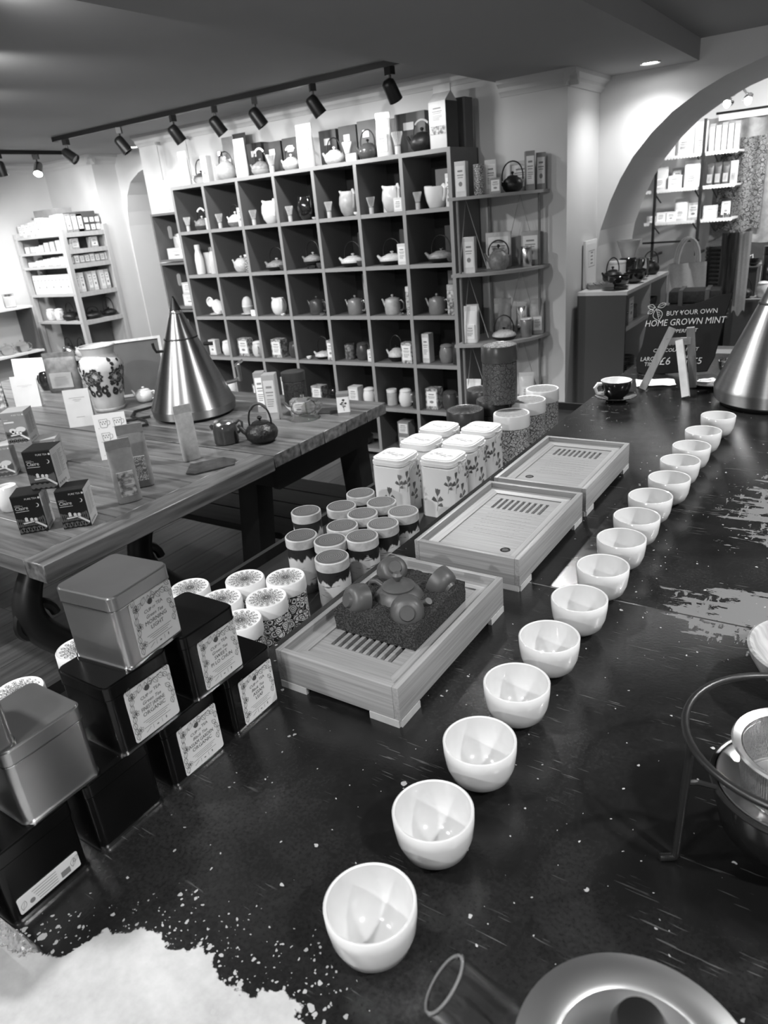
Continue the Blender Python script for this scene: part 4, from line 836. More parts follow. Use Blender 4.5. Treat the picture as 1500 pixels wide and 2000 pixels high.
for c in (2, 3, 4, 6): put(bowl, 1, c, 0.90, 'small dark tea bowl', 0.045, r=0.036, h=0.036, m=M_dgrey)
put(carton, 1, 5, 0.86, 'white carton with printed picture', 0.05, w=0.06, d=0.05, h=0.115, m=M_cream)
for c in (4, 5, 6): put(carton, 1, c, 0.66, 'dark carton at the back', 0.26, w=0.13, d=0.09, h=0.19, m=M_cardd, lm=False)
# third row
x, y, z = cell(2, 0, 0.55)
saucer(x, y, z, L('white saucer', 2, 0), 0.062)
t = thing('tipped_teapot', L('white teapot lying tipped on its saucer', 2, 0), 'teapot', (x, y, z+0.010))
R_ = Matrix.Translation((0.012, 0, 0.044)) @ Matrix.Rotation(-0.7, 4, 'Y')
part(t, 'pot_body', None, lambda g: g.lathe([(0, -0.045), (0.03, -0.042), (0.047, -0.015), (0.046, 0.015), (0.034, 0.04), (0.03, 0.05), (0.026, 0.05), (0.03, 0.03), (0, 0.0)], 26, R_), M_white)
part(t, 'ring_lid', None, lambda g: g.tube([(-0.045+0.030*math.cos(2*PI*i/24), -0.02, 0.085+0.030*math.sin(2*PI*i/24)) for i in range(24)], 0.0065, 8, True).lathe([(0, 0), (0.026, 0)], 20, Matrix.Translation((-0.045, -0.016, 0.085)) @ Matrix.Rotation(PI/2, 4, 'X')), M_white)
put(mug, 2, 0, 0.92, 'small white cup', 0.05, r=0.024, h=0.062, m=M_white)
x, y, z = cell(2, 1, 0.55)
saucer(x, y, z, L('pale saucer', 2, 1), 0.06)
t = thing('egg_teapot', L('egg-shaped decorated pot on a saucer', 2, 1), 'teapot', (x-0.01, y, z+0.005))
part(t, 'lower_pot', None, lambda g: g.lathe([(0, 0), (0.025, 0), (0.036, 0.02), (0.039, 0.045), (0.038, 0.055), (0, 0.055)], 24), M_lgrey)
part(t, 'upper_pot', None, lambda g: g.lathe([(0.038, 0.056), (0.039, 0.07), (0.034, 0.095), (0.02, 0.115), (0, 0.122)], 24), M_offw)
part(t, 'band', None, lambda g: g.lathe([(0.0385, 0.05), (0.041, 0.053), (0.041, 0.058), (0.0385, 0.06)], 24), M_white)
put(carton, 2, 1, 0.86, 'small white price tag card', 0.03, w=0.045, d=0.012, h=0.04, m=M_paper, lm=False, name='price_tag', flap=False)
put(jug, 2, 2, 0.45, 'ribbed white jug', r=0.054, h=0.11, m=M_white)
put(jar, 2, 2, 0.88, 'tall picture jar', 0.08, r=0.026, h=0.135, m=M_photo, lidm=M_offw)
put(bowl, 2, 2, 0.70, 'small white dish', 0.03, r=0.016, h=0.014, m=M_white)
put(carton, 2, 2, 0.62, 'grey storage carton', 0.25, w=0.10, d=0.09, h=0.2, m=M_cardg, lm=False)
for c, m, d in ((3, M_dgrey, 'dark stoneware teapot'), (4, M_grey, 'grey stoneware teapot'), (5, M_lgrey, 'pale stoneware teapot'), (6, M_grey, 'mid-grey stoneware teapot')):
    put(teapot, 2, c, 0.52 if c < 5 else 0.42, d, r=0.052, h=0.094, m=m, straight=True, hm=M_dgrey if c == 5 else None)
    if c != 5: put(carton, 2, c, 0.70, 'grey storage carton', 0.25, w=0.13, d=0.09, h=0.13, m=M_cardg, lm=False); put(carton, 2, c, 0.68, 'upper grey storage carton', 0.25, w=0.12, d=0.09, h=0.10, m=M_cardg, lm=False, dz=0.1325)
put(bowl, 2, 3, 0.78, 'shiny tea infuser dish', 0.035, r=0.018, h=0.016, m=M_chrome)
put(bowl, 2, 5, 0.72, 'shiny tea infuser cup', 0.035, r=0.015, h=0.014, m=M_chrome)
put(carton, 2, 4, 0.96, 'narrow white upright carton', 0.05, w=0.018, d=0.05, h=0.17, m=M_cream, lm=False)
put(jar, 2, 5, 0.90, 'tall patterned tube tin', 0.06, r=0.025, h=0.165, m=M_dood)
put(jar, 2, 6, 0.84, 'tall blossom-printed jar', 0.06, r=0.036, h=0.17, m=M_photo, lidm=M_bark)
# fourth row
put(carton, 3, 0, 0.20, 'white carton with printed picture', w=0.07, d=0.05, h=0.11, m=M_cream)
put(mug, 3, 0, 0.68, 'white lidded mug', r=0.045, h=0.095, m=M_white, lid=M_white)
put(carton, 3, 1, 0.24, 'white picture carton', w=0.10, d=0.06, h=0.125, m=M_photo)
put(mug, 3, 1, 0.64, 'white lidded mug with spout', r=0.044, h=0.095, m=M_offw, lid=M_white, rz=-0.9)
put(carton, 3, 1, 0.93, 'small white carton', w=0.042, d=0.04, h=0.075, m=M_cream)
put(carton, 3, 2, 0.28, 'white picture carton', w=0.09, d=0.075, h=0.125, m=M_photo)
put(mug, 3, 2, 0.76, 'dark glazed round mug', r=0.046, h=0.098, m=M_dgrey, lid=M_dgrey)
put(bowl, 3, 3, 0.22, 'little white dish', 0.04, r=0.018, h=0.02, m=M_white)
put(kettle, 3, 3, 0.55, 'low black iron teapot with pale belly', r=0.062, h=0.045, m=M_ironw, base=M_iron, hh=0.11)
put(carton, 3, 3, 0.90, 'white picture carton', 0.05, w=0.055, d=0.05, h=0.13, m=M_photo)
put(jar, 3, 4, 0.24, 'dark picture jar', r=0.034, h=0.11, m=mat('dark_picture_print', 0.3, 0.5, g2=0.05, scale=60), lidm=M_steel, lh=0.1)
put(mug, 3, 4, 0.60, 'dark glazed lidded mug', r=0.047, h=0.1, m=M_dgrey, lid=M_dgrey)
put(carton, 3, 4, 0.90, 'small white carton', 0.05, w=0.038, d=0.04, h=0.075, m=M_cream)
put(kettle, 3, 5, 0.42, 'round pale iron teapot', r=0.056, h=0.075, m=M_ironw, base=M_iron, hh=0.10)
put(carton, 3, 5, 0.80, 'tall white picture carton', 0.05, w=0.075, d=0.06, h=0.125, m=M_photo)
put(carton, 3, 6, 0.14, 'tall pale carton', w=0.05, d=0.06, h=0.175, m=M_card)
put(mug, 3, 6, 0.58, 'grey glazed lidded mug', r=0.046, h=0.1, m=M_grey, lid=M_grey)
put(jar, 3, 6, 0.88, 'dark patterned canister', 0.06, r=0.032, h=0.13, m=M_doodd, lidm=M_lidd)
for c in (1, 4, 6): put(carton, 3, c, 0.80, 'grey storage carton at the back', 0.25, w=0.11, d=0.09, h=0.17, m=M_cardg, lm=False)
# fifth row
put(mug, 4, 0, 0.6, 'white mug behind the steel cone', r=0.042, h=0.09, m=M_white)
put(carton, 4, 1, 0.50, 'white carton with landscape', w=0.10, d=0.06, h=0.085, m=M_photo)
put(carton, 4, 2, 0.40, 'pale carton', w=0.09, d=0.06, h=0.15, m=M_card)
put(carton, 4, 3, 0.28, 'white picture carton', w=0.09, d=0.075, h=0.10, m=M_photo)
put(mug, 4, 3, 0.72, 'black round mug', r=0.045, h=0.085, m=M_black, lid=M_black)
put(carton, 4, 4, 0.28, 'white carton', w=0.08, d=0.07, h=0.11, m=M_cream)
put(mug, 4, 4, 0.66, 'white lidded mug', r=0.045, h=0.095, m=M_white, lid=M_white)
put(jar, 4, 5, 0.20, 'pale jar with lid', r=0.034, h=0.105, m=M_lgrey)
put(mug, 4, 5, 0.56, 'white lidded mug', r=0.046, h=0.1, m=M_white, lid=M_white)
put(jar, 4, 5, 0.90, 'dark picture jar', 0.06, r=0.03, h=0.105, m=M_doodd, lidm=M_lidd)
put(carton, 4, 6, 0.22, 'white picture carton', w=0.085, d=0.075, h=0.13, m=M_photo)
put(mug, 4, 6, 0.60, 'dark grey mug with handle', r=0.05, h=0.105, m=M_dgrey, lid=M_dgrey)
put(jar, 4, 6, 0.92, 'black canister', 0.07, r=0.028, h=0.115, m=M_doodd, lidm=M_lidd)
put(carton, 4, 6, 0.80, 'grey storage carton at the back', 0.26, w=0.1, d=0.08, h=0.2, m=M_cardg, lm=False)
put(carton, 5, 5, 0.52, 'lower grey carton of a stack', 0.08, w=0.085, d=0.08, h=0.10, m=M_cardg); put(carton, 5, 5, 0.52, 'upper grey carton of a stack', 0.08, w=0.083, d=0.08, h=0.09, m=M_cardg, dz=0.1025)
put(carton, 5, 6, 0.5, 'pale carton', 0.08, w=0.1, d=0.08, h=0.16, m=M_cardg)
put(bowl, 5, 4, 0.4, 'dark bowl with white inside', r=0.06, h=0.06, m=M_black)
put(carton, 5, 3, 0.5, 'dark carton', 0.08, w=0.12, d=0.08, h=0.1, m=M_cardd)

# ---------------------------------------------------------------- goods standing on top of the cube shelf
ZS = STOP; OT = ', on top of the cube shelf'
yt = 3.84
pouch(-4.10, yt, ZS, 'tall white tea pouch at the chain end'+OT, w=0.085, h=0.215, d=0.05)
kettle(-3.945, yt, ZS, 'clear glass teapot with dark bail'+OT, r=0.06, h=0.06, m=M_glass, hh=0.10, lidm=M_glass)
carton(-3.865, yt-0.02, ZS, 'narrow pale gift carton with gable top'+OT, w=0.055, d=0.05, h=0.16, m=M_card)
bottle(-3.79, yt+0.05, ZS, 'clear glass bottle beside the pale kettle'+OT, 0.026, 0.18, M_glass, M_chrome)
kettle(-3.705, yt, ZS, 'large pale grey kettle with dark bail'+OT, r=0.072, h=0.105, m=M_lgrey, hh=0.085, knob=M_white)
pouch(-3.80, 3.99, ZS, 'dark folded-top bag behind the glass teapot'+OT, w=0.11, h=0.27, d=0.06, m=M_cardg)
pouch(-3.70, 4.0, ZS, 'dark bag with white panel behind the grey kettle'+OT, w=0.12, h=0.28, d=0.06, m=M_cardd)
pouch(-3.555, yt-0.01, ZS, 'tall white pouch beside the grey kettle'+OT, w=0.095, h=0.228, d=0.055)
carton(-3.53, 3.99, ZS, 'dark carton behind the tall white pouch'+OT, w=0.13, d=0.1, h=0.2, m=M_cardd, sticker=True)
kettle(-3.40, yt, ZS, 'pale iron teapot with white grip'+OT, r=0.064, h=0.072, m=M_irong, hh=0.095, grip=M_paper, knob=M_irong, base=M_lgrey)
carton(-3.38, 4.0, ZS, 'first dark teapot carton with a white sticker'+OT, w=0.14, d=0.1, h=0.19, m=M_cardd, sticker=True)
whisk(-3.285, yt-0.03, ZS, 'bamboo whisk next to the pale iron teapot'+OT, 1.15)
carton(-3.225, 4.0, ZS, 'second dark teapot carton with a white sticker'+OT, w=0.14, d=0.1, h=0.195, m=M_cardd, sticker=True)
kettle(-3.145, yt, ZS, 'small white leaf-print teapot'+OT, r=0.058, h=0.07, m=M_ironw, hh=0.08, grip=M_paper, knob=M_white, base=M_lgrey)
pouch(-3.007, yt-0.02, ZS, 'biggest plain white pouch'+OT, w=0.12, h=0.24, d=0.06)
carton(-2.93, 4.0, ZS, 'third dark carton with a white sticker'+OT, w=0.13, d=0.1, h=0.2, m=M_cardd, sticker=True)
kettle(-2.81, yt, ZS, 'white hobnail teapot with thin dark bail'+OT, r=0.062, h=0.072, m=M_ironw, hh=0.085, knob=M_white)
carton(-2.78, 4.0, ZS, 'fourth dark carton with a white sticker'+OT, w=0.13, d=0.1, h=0.205, m=M_cardd, sticker=True)
whisk(-2.69, yt-0.03, ZS, 'bamboo whisk beside the white hobnail teapot'+OT, 1.15)
carton(-2.64, 4.0, ZS, 'fifth dark carton with a white sticker'+OT, w=0.13, d=0.1, h=0.215, m=mat('mid_dark_card', 0.09, 0.5), sticker=True)
kettle(-2.565, yt, ZS, 'dark grey teapot with tall bail'+OT, r=0.062, h=0.08, m=M_dgrey, hh=0.09)
carton(-2.635, yt-0.06, ZS, 'small tilted price card by the dark teapot'+OT, w=0.05, d=0.012, h=0.04, m=M_paper, lm=False, name='price_tag', flap=False)
carton(-2.50, 4.0, ZS, 'sixth dark carton with a white sticker'+OT, w=0.12, d=0.1, h=0.2, m=M_cardd, sticker=True)
pouch(-2.443, yt-0.01, ZS, 'pale pouch with a clear label'+OT, w=0.10, h=0.225, d=0.055, m=M_offw)
whisk(-2.345, yt-0.03, ZS, 'bamboo whisk beside the black kettle'+OT, 1.25)
carton(-2.34, 4.0, ZS, 'wide dark carton behind the black kettle'+OT, w=0.20, d=0.1, h=0.215, m=mat('mid_dark_card', 0.09, 0.5), sticker=True)
kettle(-2.20, yt, ZS, 'black straight-sided kettle with pale grip'+OT, r=0.07, h=0.09, m=M_iron, hh=0.085, grip=M_lgrey)
t = thing('gable_bag', 'tall printed gift bag with gable top'+OT, 'gift bag', (-2.07, 3.85, ZS), -0.12)
part(t, 'bag_body', None, lambda g: g.box(-0.055, 0.055, -0.055, 0.055, 0, 0.225), M_card, bevel=0.001)
part(t, 'gable_top', None, lambda g: g.add([(-0.055, -0.055, 0.225), (0.055, -0.055, 0.225), (0.055, 0.055, 0.225), (-0.055, 0.055, 0.225), (-0.055, -0.004, 0.27), (0.055, -0.004, 0.27), (0.055, 0.004, 0.27), (-0.055, 0.004, 0.27), (-0.055, -0.003, 0.305), (0.055, -0.003, 0.305), (0.055, 0.003, 0.305), (-0.055, 0.003, 0.305)], [(0, 1, 5, 4), (1, 2, 6, 5), (2, 3, 7, 6), (3, 0, 4, 7), (4, 5, 9, 8), (5, 6, 10, 9), (6, 7, 11, 10), (7, 4, 8, 11), (8, 9, 10, 11)]), M_card)
part(t, 'side_panel', None, lambda g: g.box(0.0545, 0.0565, -0.054, 0.054, 0.002, 0.224), M_cardd)
p = part(t, 'picture_band', None, lambda g: g.box(-0.05, 0.05, -0.0565, -0.0545, 0.07, 0.11), M_photo)
part(t, 'small_print', None, lambda g: printlines(g, TX((0, -0.0568, 0.165)), 0.09, 0.09, 2), M_inkg)
carton(-2.035, 4.0, ZS, 'tall dark slim carton at the shelf end'+OT, w=0.09, d=0.09, h=0.245, m=mat('mid_dark_card', 0.09, 0.5), lm=False)
# ---------------------------------------------------------------- big wooden tables
M_tbl = [wood('table_plank_%d' % i, 0.17+0.03*i, 0.04+0.012*i, 'X', 3.0, 0.36, 0.35) for i in range(3)]
M_tbe = wood('table_edge_board', 0.19, 0.045, 'Y', 3.0, 0.38, 0.35)
M_leg = mat('black_stained_wood', 0.012, 0.5, noise=0.4, scale=15)
ZTB = 0.75
def table(name, lb, x0, x1, y0, y1, n, edge):
    t = thing(name, lb, 'table', (0, 0, 0)); w = (y1-y0)/n; rnd = random.Random(n)
    for i in range(n):
        dz = rnd.uniform(-0.0012, 0.0); 
        part(t, 'plank', None, lambda g: g.box(x0, x1-(edge and 0.093), y0+w*i+0.0012, y0+w*(i+1)-0.0012, ZTB-0.05, ZTB+dz), M_tbl[i % 3], bevel=0.002, seg=1)
    if edge: part(t, 'edge_board', None, lambda g: g.box(x1-0.09, x1, y0, y1, ZTB-0.055, ZTB+0.0005), M_tbe, bevel=0.003, seg=1)
    return t
t1 = table('display_table', 'heavy wooden display table holding the dark Claire tea boxes', -4.5, -1.705, 0.862, 1.775, 6, True)
t2 = table('display_table', 'wooden display table carrying the steel cone urn', -4.5, -1.715, 1.785, 2.53, 5, False)
part(t2, 'apron', None, lambda g: g.box(-4.4, -1.78, 1.83, 1.86, 0.60, 0.70).box(-4.4, -1.78, 2.46, 2.49, 0.60, 0.70).box(-1.81, -1.78, 1.86, 2.46, 0.58, 0.70), M_leg)
for x, y, a in ((-1.93, 1.90, -0.10), (-1.86, 2.44, 0.06), (-4.3, 1.90, -0.1), (-4.3, 2.44, 0.06)):
    part(t2, 'leg', ('tleg', a), lambda g: g.add([(-0.05, -0.045+a, 0), (0.05, -0.045+a, 0), (0.05, 0.045+a, 0), (-0.05, 0.045+a, 0), (-0.05, -0.045, 0.7), (0.05, -0.045, 0.7), (0.05, 0.045, 0.7), (-0.05, 0.045, 0.7)], [(3, 2, 1, 0), (4, 5, 6, 7), (0, 1, 5, 4), (1, 2, 6, 5), (2, 3, 7, 6), (3, 0, 4, 7)]), M_leg, bevel=0.003, loc=(x, y, 0))
M_low = wood('dark_low_board', 0.035, 0.012, 'X', 3, 0.5)
for i in range(4): part(t2, 'lower_board', 'lowb', lambda g: g.box(-3.2, -1.80, 0, 0.135, 0.30, 0.33), M_low, loc=(0, 1.96+0.14*i, 0), bevel=0.002, seg=1)
# scrolled iron supports of the near table
def scroll(g):
    pts = []
    for i in range(40):
        f = i/39; pts.append((0.0, 0.10*math.sin(f*2.2*PI)*(1-0.35*f), 0.02+0.68*f))
    g.tube([(x-0.012, y, z) for x, y, z in pts], [0.03+0.018*math.sin(PI*i/39) for i in range(40)], 10)
    for cy, cz, r in ((0.08, 0.14, 0.07), (-0.07, 0.44, 0.075), (0.06, 0.60, 0.05)):
        g.tube([(-0.012, cy+r*(1-q/30)*math.cos(q/30*3*PI), cz+r*(1-q/30)*math.sin(q/30*3*PI)) for q in range(26)], 0.016, 8)
    g.box(-0.04, 0.04, -0.14, 0.14, 0, 0.03); g.box(-0.04, 0.04, -0.13, 0.13, 0.68, 0.70)
for x, y in ((-2.02, 1.02), (-2.02, 1.45), (-4.2, 1.02), (-4.2, 1.45)):
    part(t1, 'iron_leg', 'scroll', scroll, M_blackmetal, loc=(x, y, 0))
part(t1, 'stretcher', None, lambda g: g.tube([(-2.03, 1.10, 0.35), (-2.03, 1.22, 0.42), (-2.03, 1.37, 0.35)], 0.022, 8), M_blackmetal)

# dark "Claire" tea boxes and pale ones of the same make
M_navy = mat('dark_printed_card', 0.018, 0.55, spec=0.15); M_pside = mat('pale_printed_side', 0.55, 0.5)
def teabox(x, y, z, lb, rz, dark=True, w=0.080, d=0.086, h=0.115):
    t = thing('tea_box', lb, 'box', (x, y, z), rz, 'boxed teas on the display table'); fm = M_navy if dark else M_cardg; im = M_inkw if dark else M_paper; tm = M_navy if dark else M_card
    part(t, 'carton_body', 'tb_b', lambda g: g.box(-w/2, w/2, -d/2, d/2, 0, h), M_pside, bevel=0.001, seg=1)
    f = part(t, 'front_panel', 'tb_f', lambda g: g.box(-w/2+0.0006, w/2-0.0006, -d/2-0.0006, -d/2+0.001, 0.0006, h-0.0006), fm)
    part(t, 'top_panel', 'tb_t', lambda g: g.box(-w/2, w/2, -d/2, d/2, h-0.0003, h+0.0012), tm)
    T = TX((0, -d/2-0.0009, 0)); T2 = TX((0, -d/2-0.0012, 0))
    def pic(g):
        g.add([(-0.038, 0.004), (0.038, 0.004), (0.038, 0.020), (0.028, 0.012), (0.012, 0.018), (0.002, 0.034), (-0.012, 0.030), (-0.030, 0.026), (-0.038, 0.022)][0:0], [])
        g.add([(0.005, 0.034, 0), (0.036, 0.010, 0), (0.038, 0.016, 0), (0.012, 0.036, 0)], [(0, 1, 2, 3)], T2)
        g.add([(-0.022, 0.030, 0), (0.016, 0.034, 0), (0.016, 0.037, 0), (-0.024, 0.034, 0)], [(0, 1, 2, 3)], T2)
        for xx, hh in ((-0.012, 0.014), (0.002, 0.010), (0.013, 0.009)): g.rect(xx-0.004, xx+0.004, 0.037, 0.037+hh*0.7, T2); g.add([(xx-0.005, 0.037+hh*0.7, 0), (xx+0.005, 0.037+hh*0.7, 0), (xx, 0.037+hh, 0)], [(0, 1, 2)], T2)
    part(f, 'village_picture', 'tb_pic', pic, im if dark else M_paper)
    def trees(g):
        rnd = random.Random(4)
        for k in range(15):
            xx = -0.036+0.005*k; hh = 0.012+0.014*abs(k-7)/7+rnd.uniform(0, .004); g.disc(xx, 0.026+hh*0.35, 0.004, hh*0.55, 8, 0, T)
        for k in range(10): g.disc(-0.034+0.0072*k, 0.010+0.003*(k % 2), 0.006, 0.007, 8, 0, T)
    part(f, 'tree_picture', 'tb_tr', trees, mat('mid_grey_ink', 0.10, 0.6))
    def wr(g):
        text(g, 'PURE TEA', 0.0075, T2, 0.014, h-0.013); g.disc(0.036, h-0.0105, 0.0032, None, 12, 0, T2)
        if dark:
            text(g, 'Claire', 0.0145, T2, -0.034, h-0.041, 'LEFT'); g.rect(-0.034, -0.018, h-0.026, h-0.0255, T2); g.rect(-0.034, -0.012, h-0.0293, h-0.0286, T2); g.rect(-0.034, 0.002, h-0.0465, h-0.0452, T2)
            g.add([(0.026+0.006*math.cos(a), h-0.032+0.006*math.sin(a), 0) for a in [math.radians(-120+q*20) for q in range(13)]]+[(0.024+0.0055*math.cos(a), h-0.0315+0.0055*math.sin(a), 0) for a in [math.radians(100-q*20) for q in range(11)]], [tuple(range(24))], T2)
        else: g.rect(-0.034, -0.018, h-0.026, h-0.025, T2); g.rect(-0.034, 0.0, h-0.038, h-0.032, T2); g.disc(0.016, 0.052, 0.018, 0.010, 12, 0, T2); g.disc(-0.012, 0.05, 0.012, 0.008, 12, 0, T2)
    part(f, 'lettering', ('tb_w', dark), wr, M_inkw)
    TS = TX((w/2+0.0006, 0, 0), (0, 1, 0), (0, 0, 1))
    def side(g):
        for k in range(16): g.rect(-0.034, -0.004, h-0.020-0.0042*k, h-0.0185-0.0042*k, TS); g.rect(0.002, 0.030-0.006*(k % 3), h-0.016-0.0042*k, h-0.0145-0.0042*k, TS)
        for k in range(4): g.rect(-0.034+0.014*k, -0.026+0.014*k, 0.008, 0.014, TS)
    part(t, 'side_print', 'tb_side', side, M_inkg)
    return t
teabox(-1.972, 1.020, ZTB, 'dark Claire tea box at the bottom, farther from the table edge', math.radians(46))
teabox(-1.873, 1.098, ZTB, 'dark Claire tea box at the bottom, nearer the table edge', math.radians(43))
teabox(-1.945, 1.082, ZTB+0.117, 'dark Claire tea box stacked on top of two others', math.radians(36))
teabox(-2.585, 1.285, ZTB, 'pale tea box under the pale stack, cut by the picture edge', math.radians(50), False)
teabox(-2.475, 1.405, ZTB, 'pale tea box under the pale stack, behind the dark boxes', math.radians(46), False)
teabox(-2.515, 1.345, ZTB+0.117, 'pale tea box on top of the pale stack', math.radians(40), False)
teabox(-2.66, 1.24, ZTB+0.117, 'pale tea box at the picture edge on top of the stack', math.radians(44), False)
teabox(-2.69, 1.17, ZTB, 'pale tea box at the bottom, almost out of the picture', math.radians(48), False)
mug(-2.20, 1.075, ZTB, 'white mug whose handle shows beside the dark tea boxes', 0.04, 0.08, M_white, rz=math.radians(200))
def card(x, y, lb, w, h, rz, lean=0.12, mt=None, pr=None):
    t = thing('display_card', lb, 'card', (x, y, ZTB), rz); T = TX((0, 0, 0), (1, 0, 0), (0, lean, 1)); k = math.hypot(1, lean)
    part(t, 'card_front', None, lambda g: g.prism([(-w/2, 0), (w/2, 0), (w/2, h*k), (-w/2, h*k)], -0.0012, 0, T), mt or M_card)
    part(t, 'card_back', None, lambda g: g.prism([(-w/2, 0), (w/2, 0), (w/2, h*k), (-w/2, h*k)], -0.0012, 0, TX((0, 2*lean*h, 0), (1, 0, 0), (0, -lean, 1))), mt or M_card)
    if pr: part(t, 'print', None, lambda g: pr(g, TX((0, -0.0006, 0), (1, 0, 0), (0, lean, 1)), w, h), M_inkg)
    return t
def pr1(g, T, w, h):
    g.rect(-w*0.3, w*0.3, h*0.78, h*0.79, T); g.rect(-w*0.16, w*0.16, h*0.73, h*0.74, T); g.rect(-w*0.1, w*0.1, h*0.69, h*0.70, T)
    g.rect(-w*0.16, w*0.16, h*0.26, h*0.27, T)
def pr2(g, T, w, h):
    for r in range(3):
        for c in range(2):
            cx, cy = -w*0.20+w*0.44*c, h*(0.80-0.30*r); a, b = w*0.13, h*0.09
            g.ribbon([(cx-a, cy+b), (cx+a, cy+b), (cx+a*0.8, cy-b*0.8), (cx+a*0.6, cy-b), (cx-a*0.6, cy-b), (cx-a*0.8, cy-b*0.8)], 0.0018, True, T)
            g.ribbon([(cx+a, cy+b*0.6), (cx+a*1.55, cy+b*0.5), (cx+a*1.5, cy-b*0.3), (cx+a*0.85, cy-b*0.5)], 0.0016, False, T)
            for k in range(5): g.disc(cx-a*0.6+a*0.3*k, cy+b*(0.4-0.5*(k % 2)), 0.0025, 0.003, 6, 0, T)
            g.disc(cx-a*1.3, cy-b*1.1, 0.0015, None, 6, 0, T)
def pr3(g, T, w, h): g.rect(-w*0.28, w*0.3, h*0.70, h*0.705, T); g.rect(-w*0.1, w*0.12, h*0.66, h*0.665, T)
card(-2.885, 1.822, 'grey info card standing in front of the flowered vase', 0.112, 0.165, math.radians(41), pr=pr1)
card(-2.30, 1.56, 'white card with drawings of mugs behind the brown pouches', 0.115, 0.17, math.radians(45), mt=M_paper, pr=pr2)
card(-3.56, 1.98, 'pale greeting card near the picture edge', 0.13, 0.16, math.radians(38), mt=M_card, pr=pr3)
card(-3.74, 1.90, 'picture greeting card half hidden behind the pale greeting card', 0.11, 0.15, math.radians(44), mt=M_photo)
card(-4.15, 2.38, 'large blank white card by the wooden rack', 0.26, 0.15, math.radians(20), mt=M_paper)
# pouches on the table
pouch(-1.868, 1.275, ZTB, 'brown stand-up pouch with a patterned label, closest to the table edge', 0.075, 0.205, 0.045, M_kraft, math.radians(62), lm=M_photo, lean=-0.05)
pouch(-1.945, 1.385, ZTB, 'taller brown pouch with a leaf-print label behind another', 0.085, 0.215, 0.045, M_kraft, math.radians(50), lm=doodle('label_leaf_print', 0.72, 0.2, 60, 0.06), lean=-0.04)
pouch(-1.985, 1.645, ZTB, 'slim kraft pouch standing in front of the steel urn', 0.065, 0.205, 0.035, mat('pale_kraft', 0.42, 0.6, noise=0.2, scale=60), math.radians(66), lm=False)
pouch(-3.70, 2.30, ZTB, 'large grey pouch with picture panel behind the vase', 0.19, 0.215, 0.07, mat('grey_pouch', 0.16, 0.5, noise=0.4, scale=35), math.radians(30), lm=M_cardg)
g = G().prism([(-0.085, -0.03), (-0.06, -0.06), (0.08, -0.055), (0.10, 0.0), (0.07, 0.055), (-0.05, 0.06)], 0, 0.004)
tag(place('slate_plate', g.mesh('slate_plate', mat('grey_slate', 0.06, 0.45, noise=0.5, scale=40)), None, (-1.865, 1.61, ZTB+0.0008), math.radians(60)), 'dark cut-corner slate leaflet lying flat on the table', 'leaflet')
# dark enamel pot and cast iron teapot
t = thing('enamel_pot', 'dark glossy enamel pot with steel rim beside the iron teapot', 'pot', (-2.008, 1.850, ZTB), math.radians(35))
M_enamel = mat('dark_enamel', 0.045, 0.12)
part(t, 'pot_body', None, lambda g: g.lathe([(0, 0), (0.043, 0), (0.047, 0.004), (0.047, 0.05), (0.044, 0.072), (0.040, 0.078), (0, 0.078)], 36), M_enamel)
l = part(t, 'lid', None, lambda g: g.lathe([(0.0405, 0.0775), (0.042, 0.080), (0.038, 0.086), (0.02, 0.089), (0, 0.089)], 36), M_steel)
part(t, 'spout', None, lambda g: g.tube([(-0.043, 0, 0.060), (-0.050, 0, 0.068), (-0.054, 0, 0.074)], [0.010, 0.008, 0.005], 10), M_enamel)
part(t, 'handle', None, lambda g: g.tube([(0.044, 0, 0.072), (0.058, 0, 0.084), (0.068, 0, 0.076), (0.066, 0, 0.05), (0.047, 0, 0.035)], 0.005, 8), M_enamel)
kettle(-1.872, 1.905, ZTB, 'black cast iron teapot with wrapped bail handle on the table', r=0.063, h=0.075, m=mat('embossed_iron', 0.014, 0.35, noise=0.3, scale=90, bump=1.0), rz=math.radians(32), hh=0.088, grip=mat('wrapped_grip', 0.06, 0.6), hw=0.042)
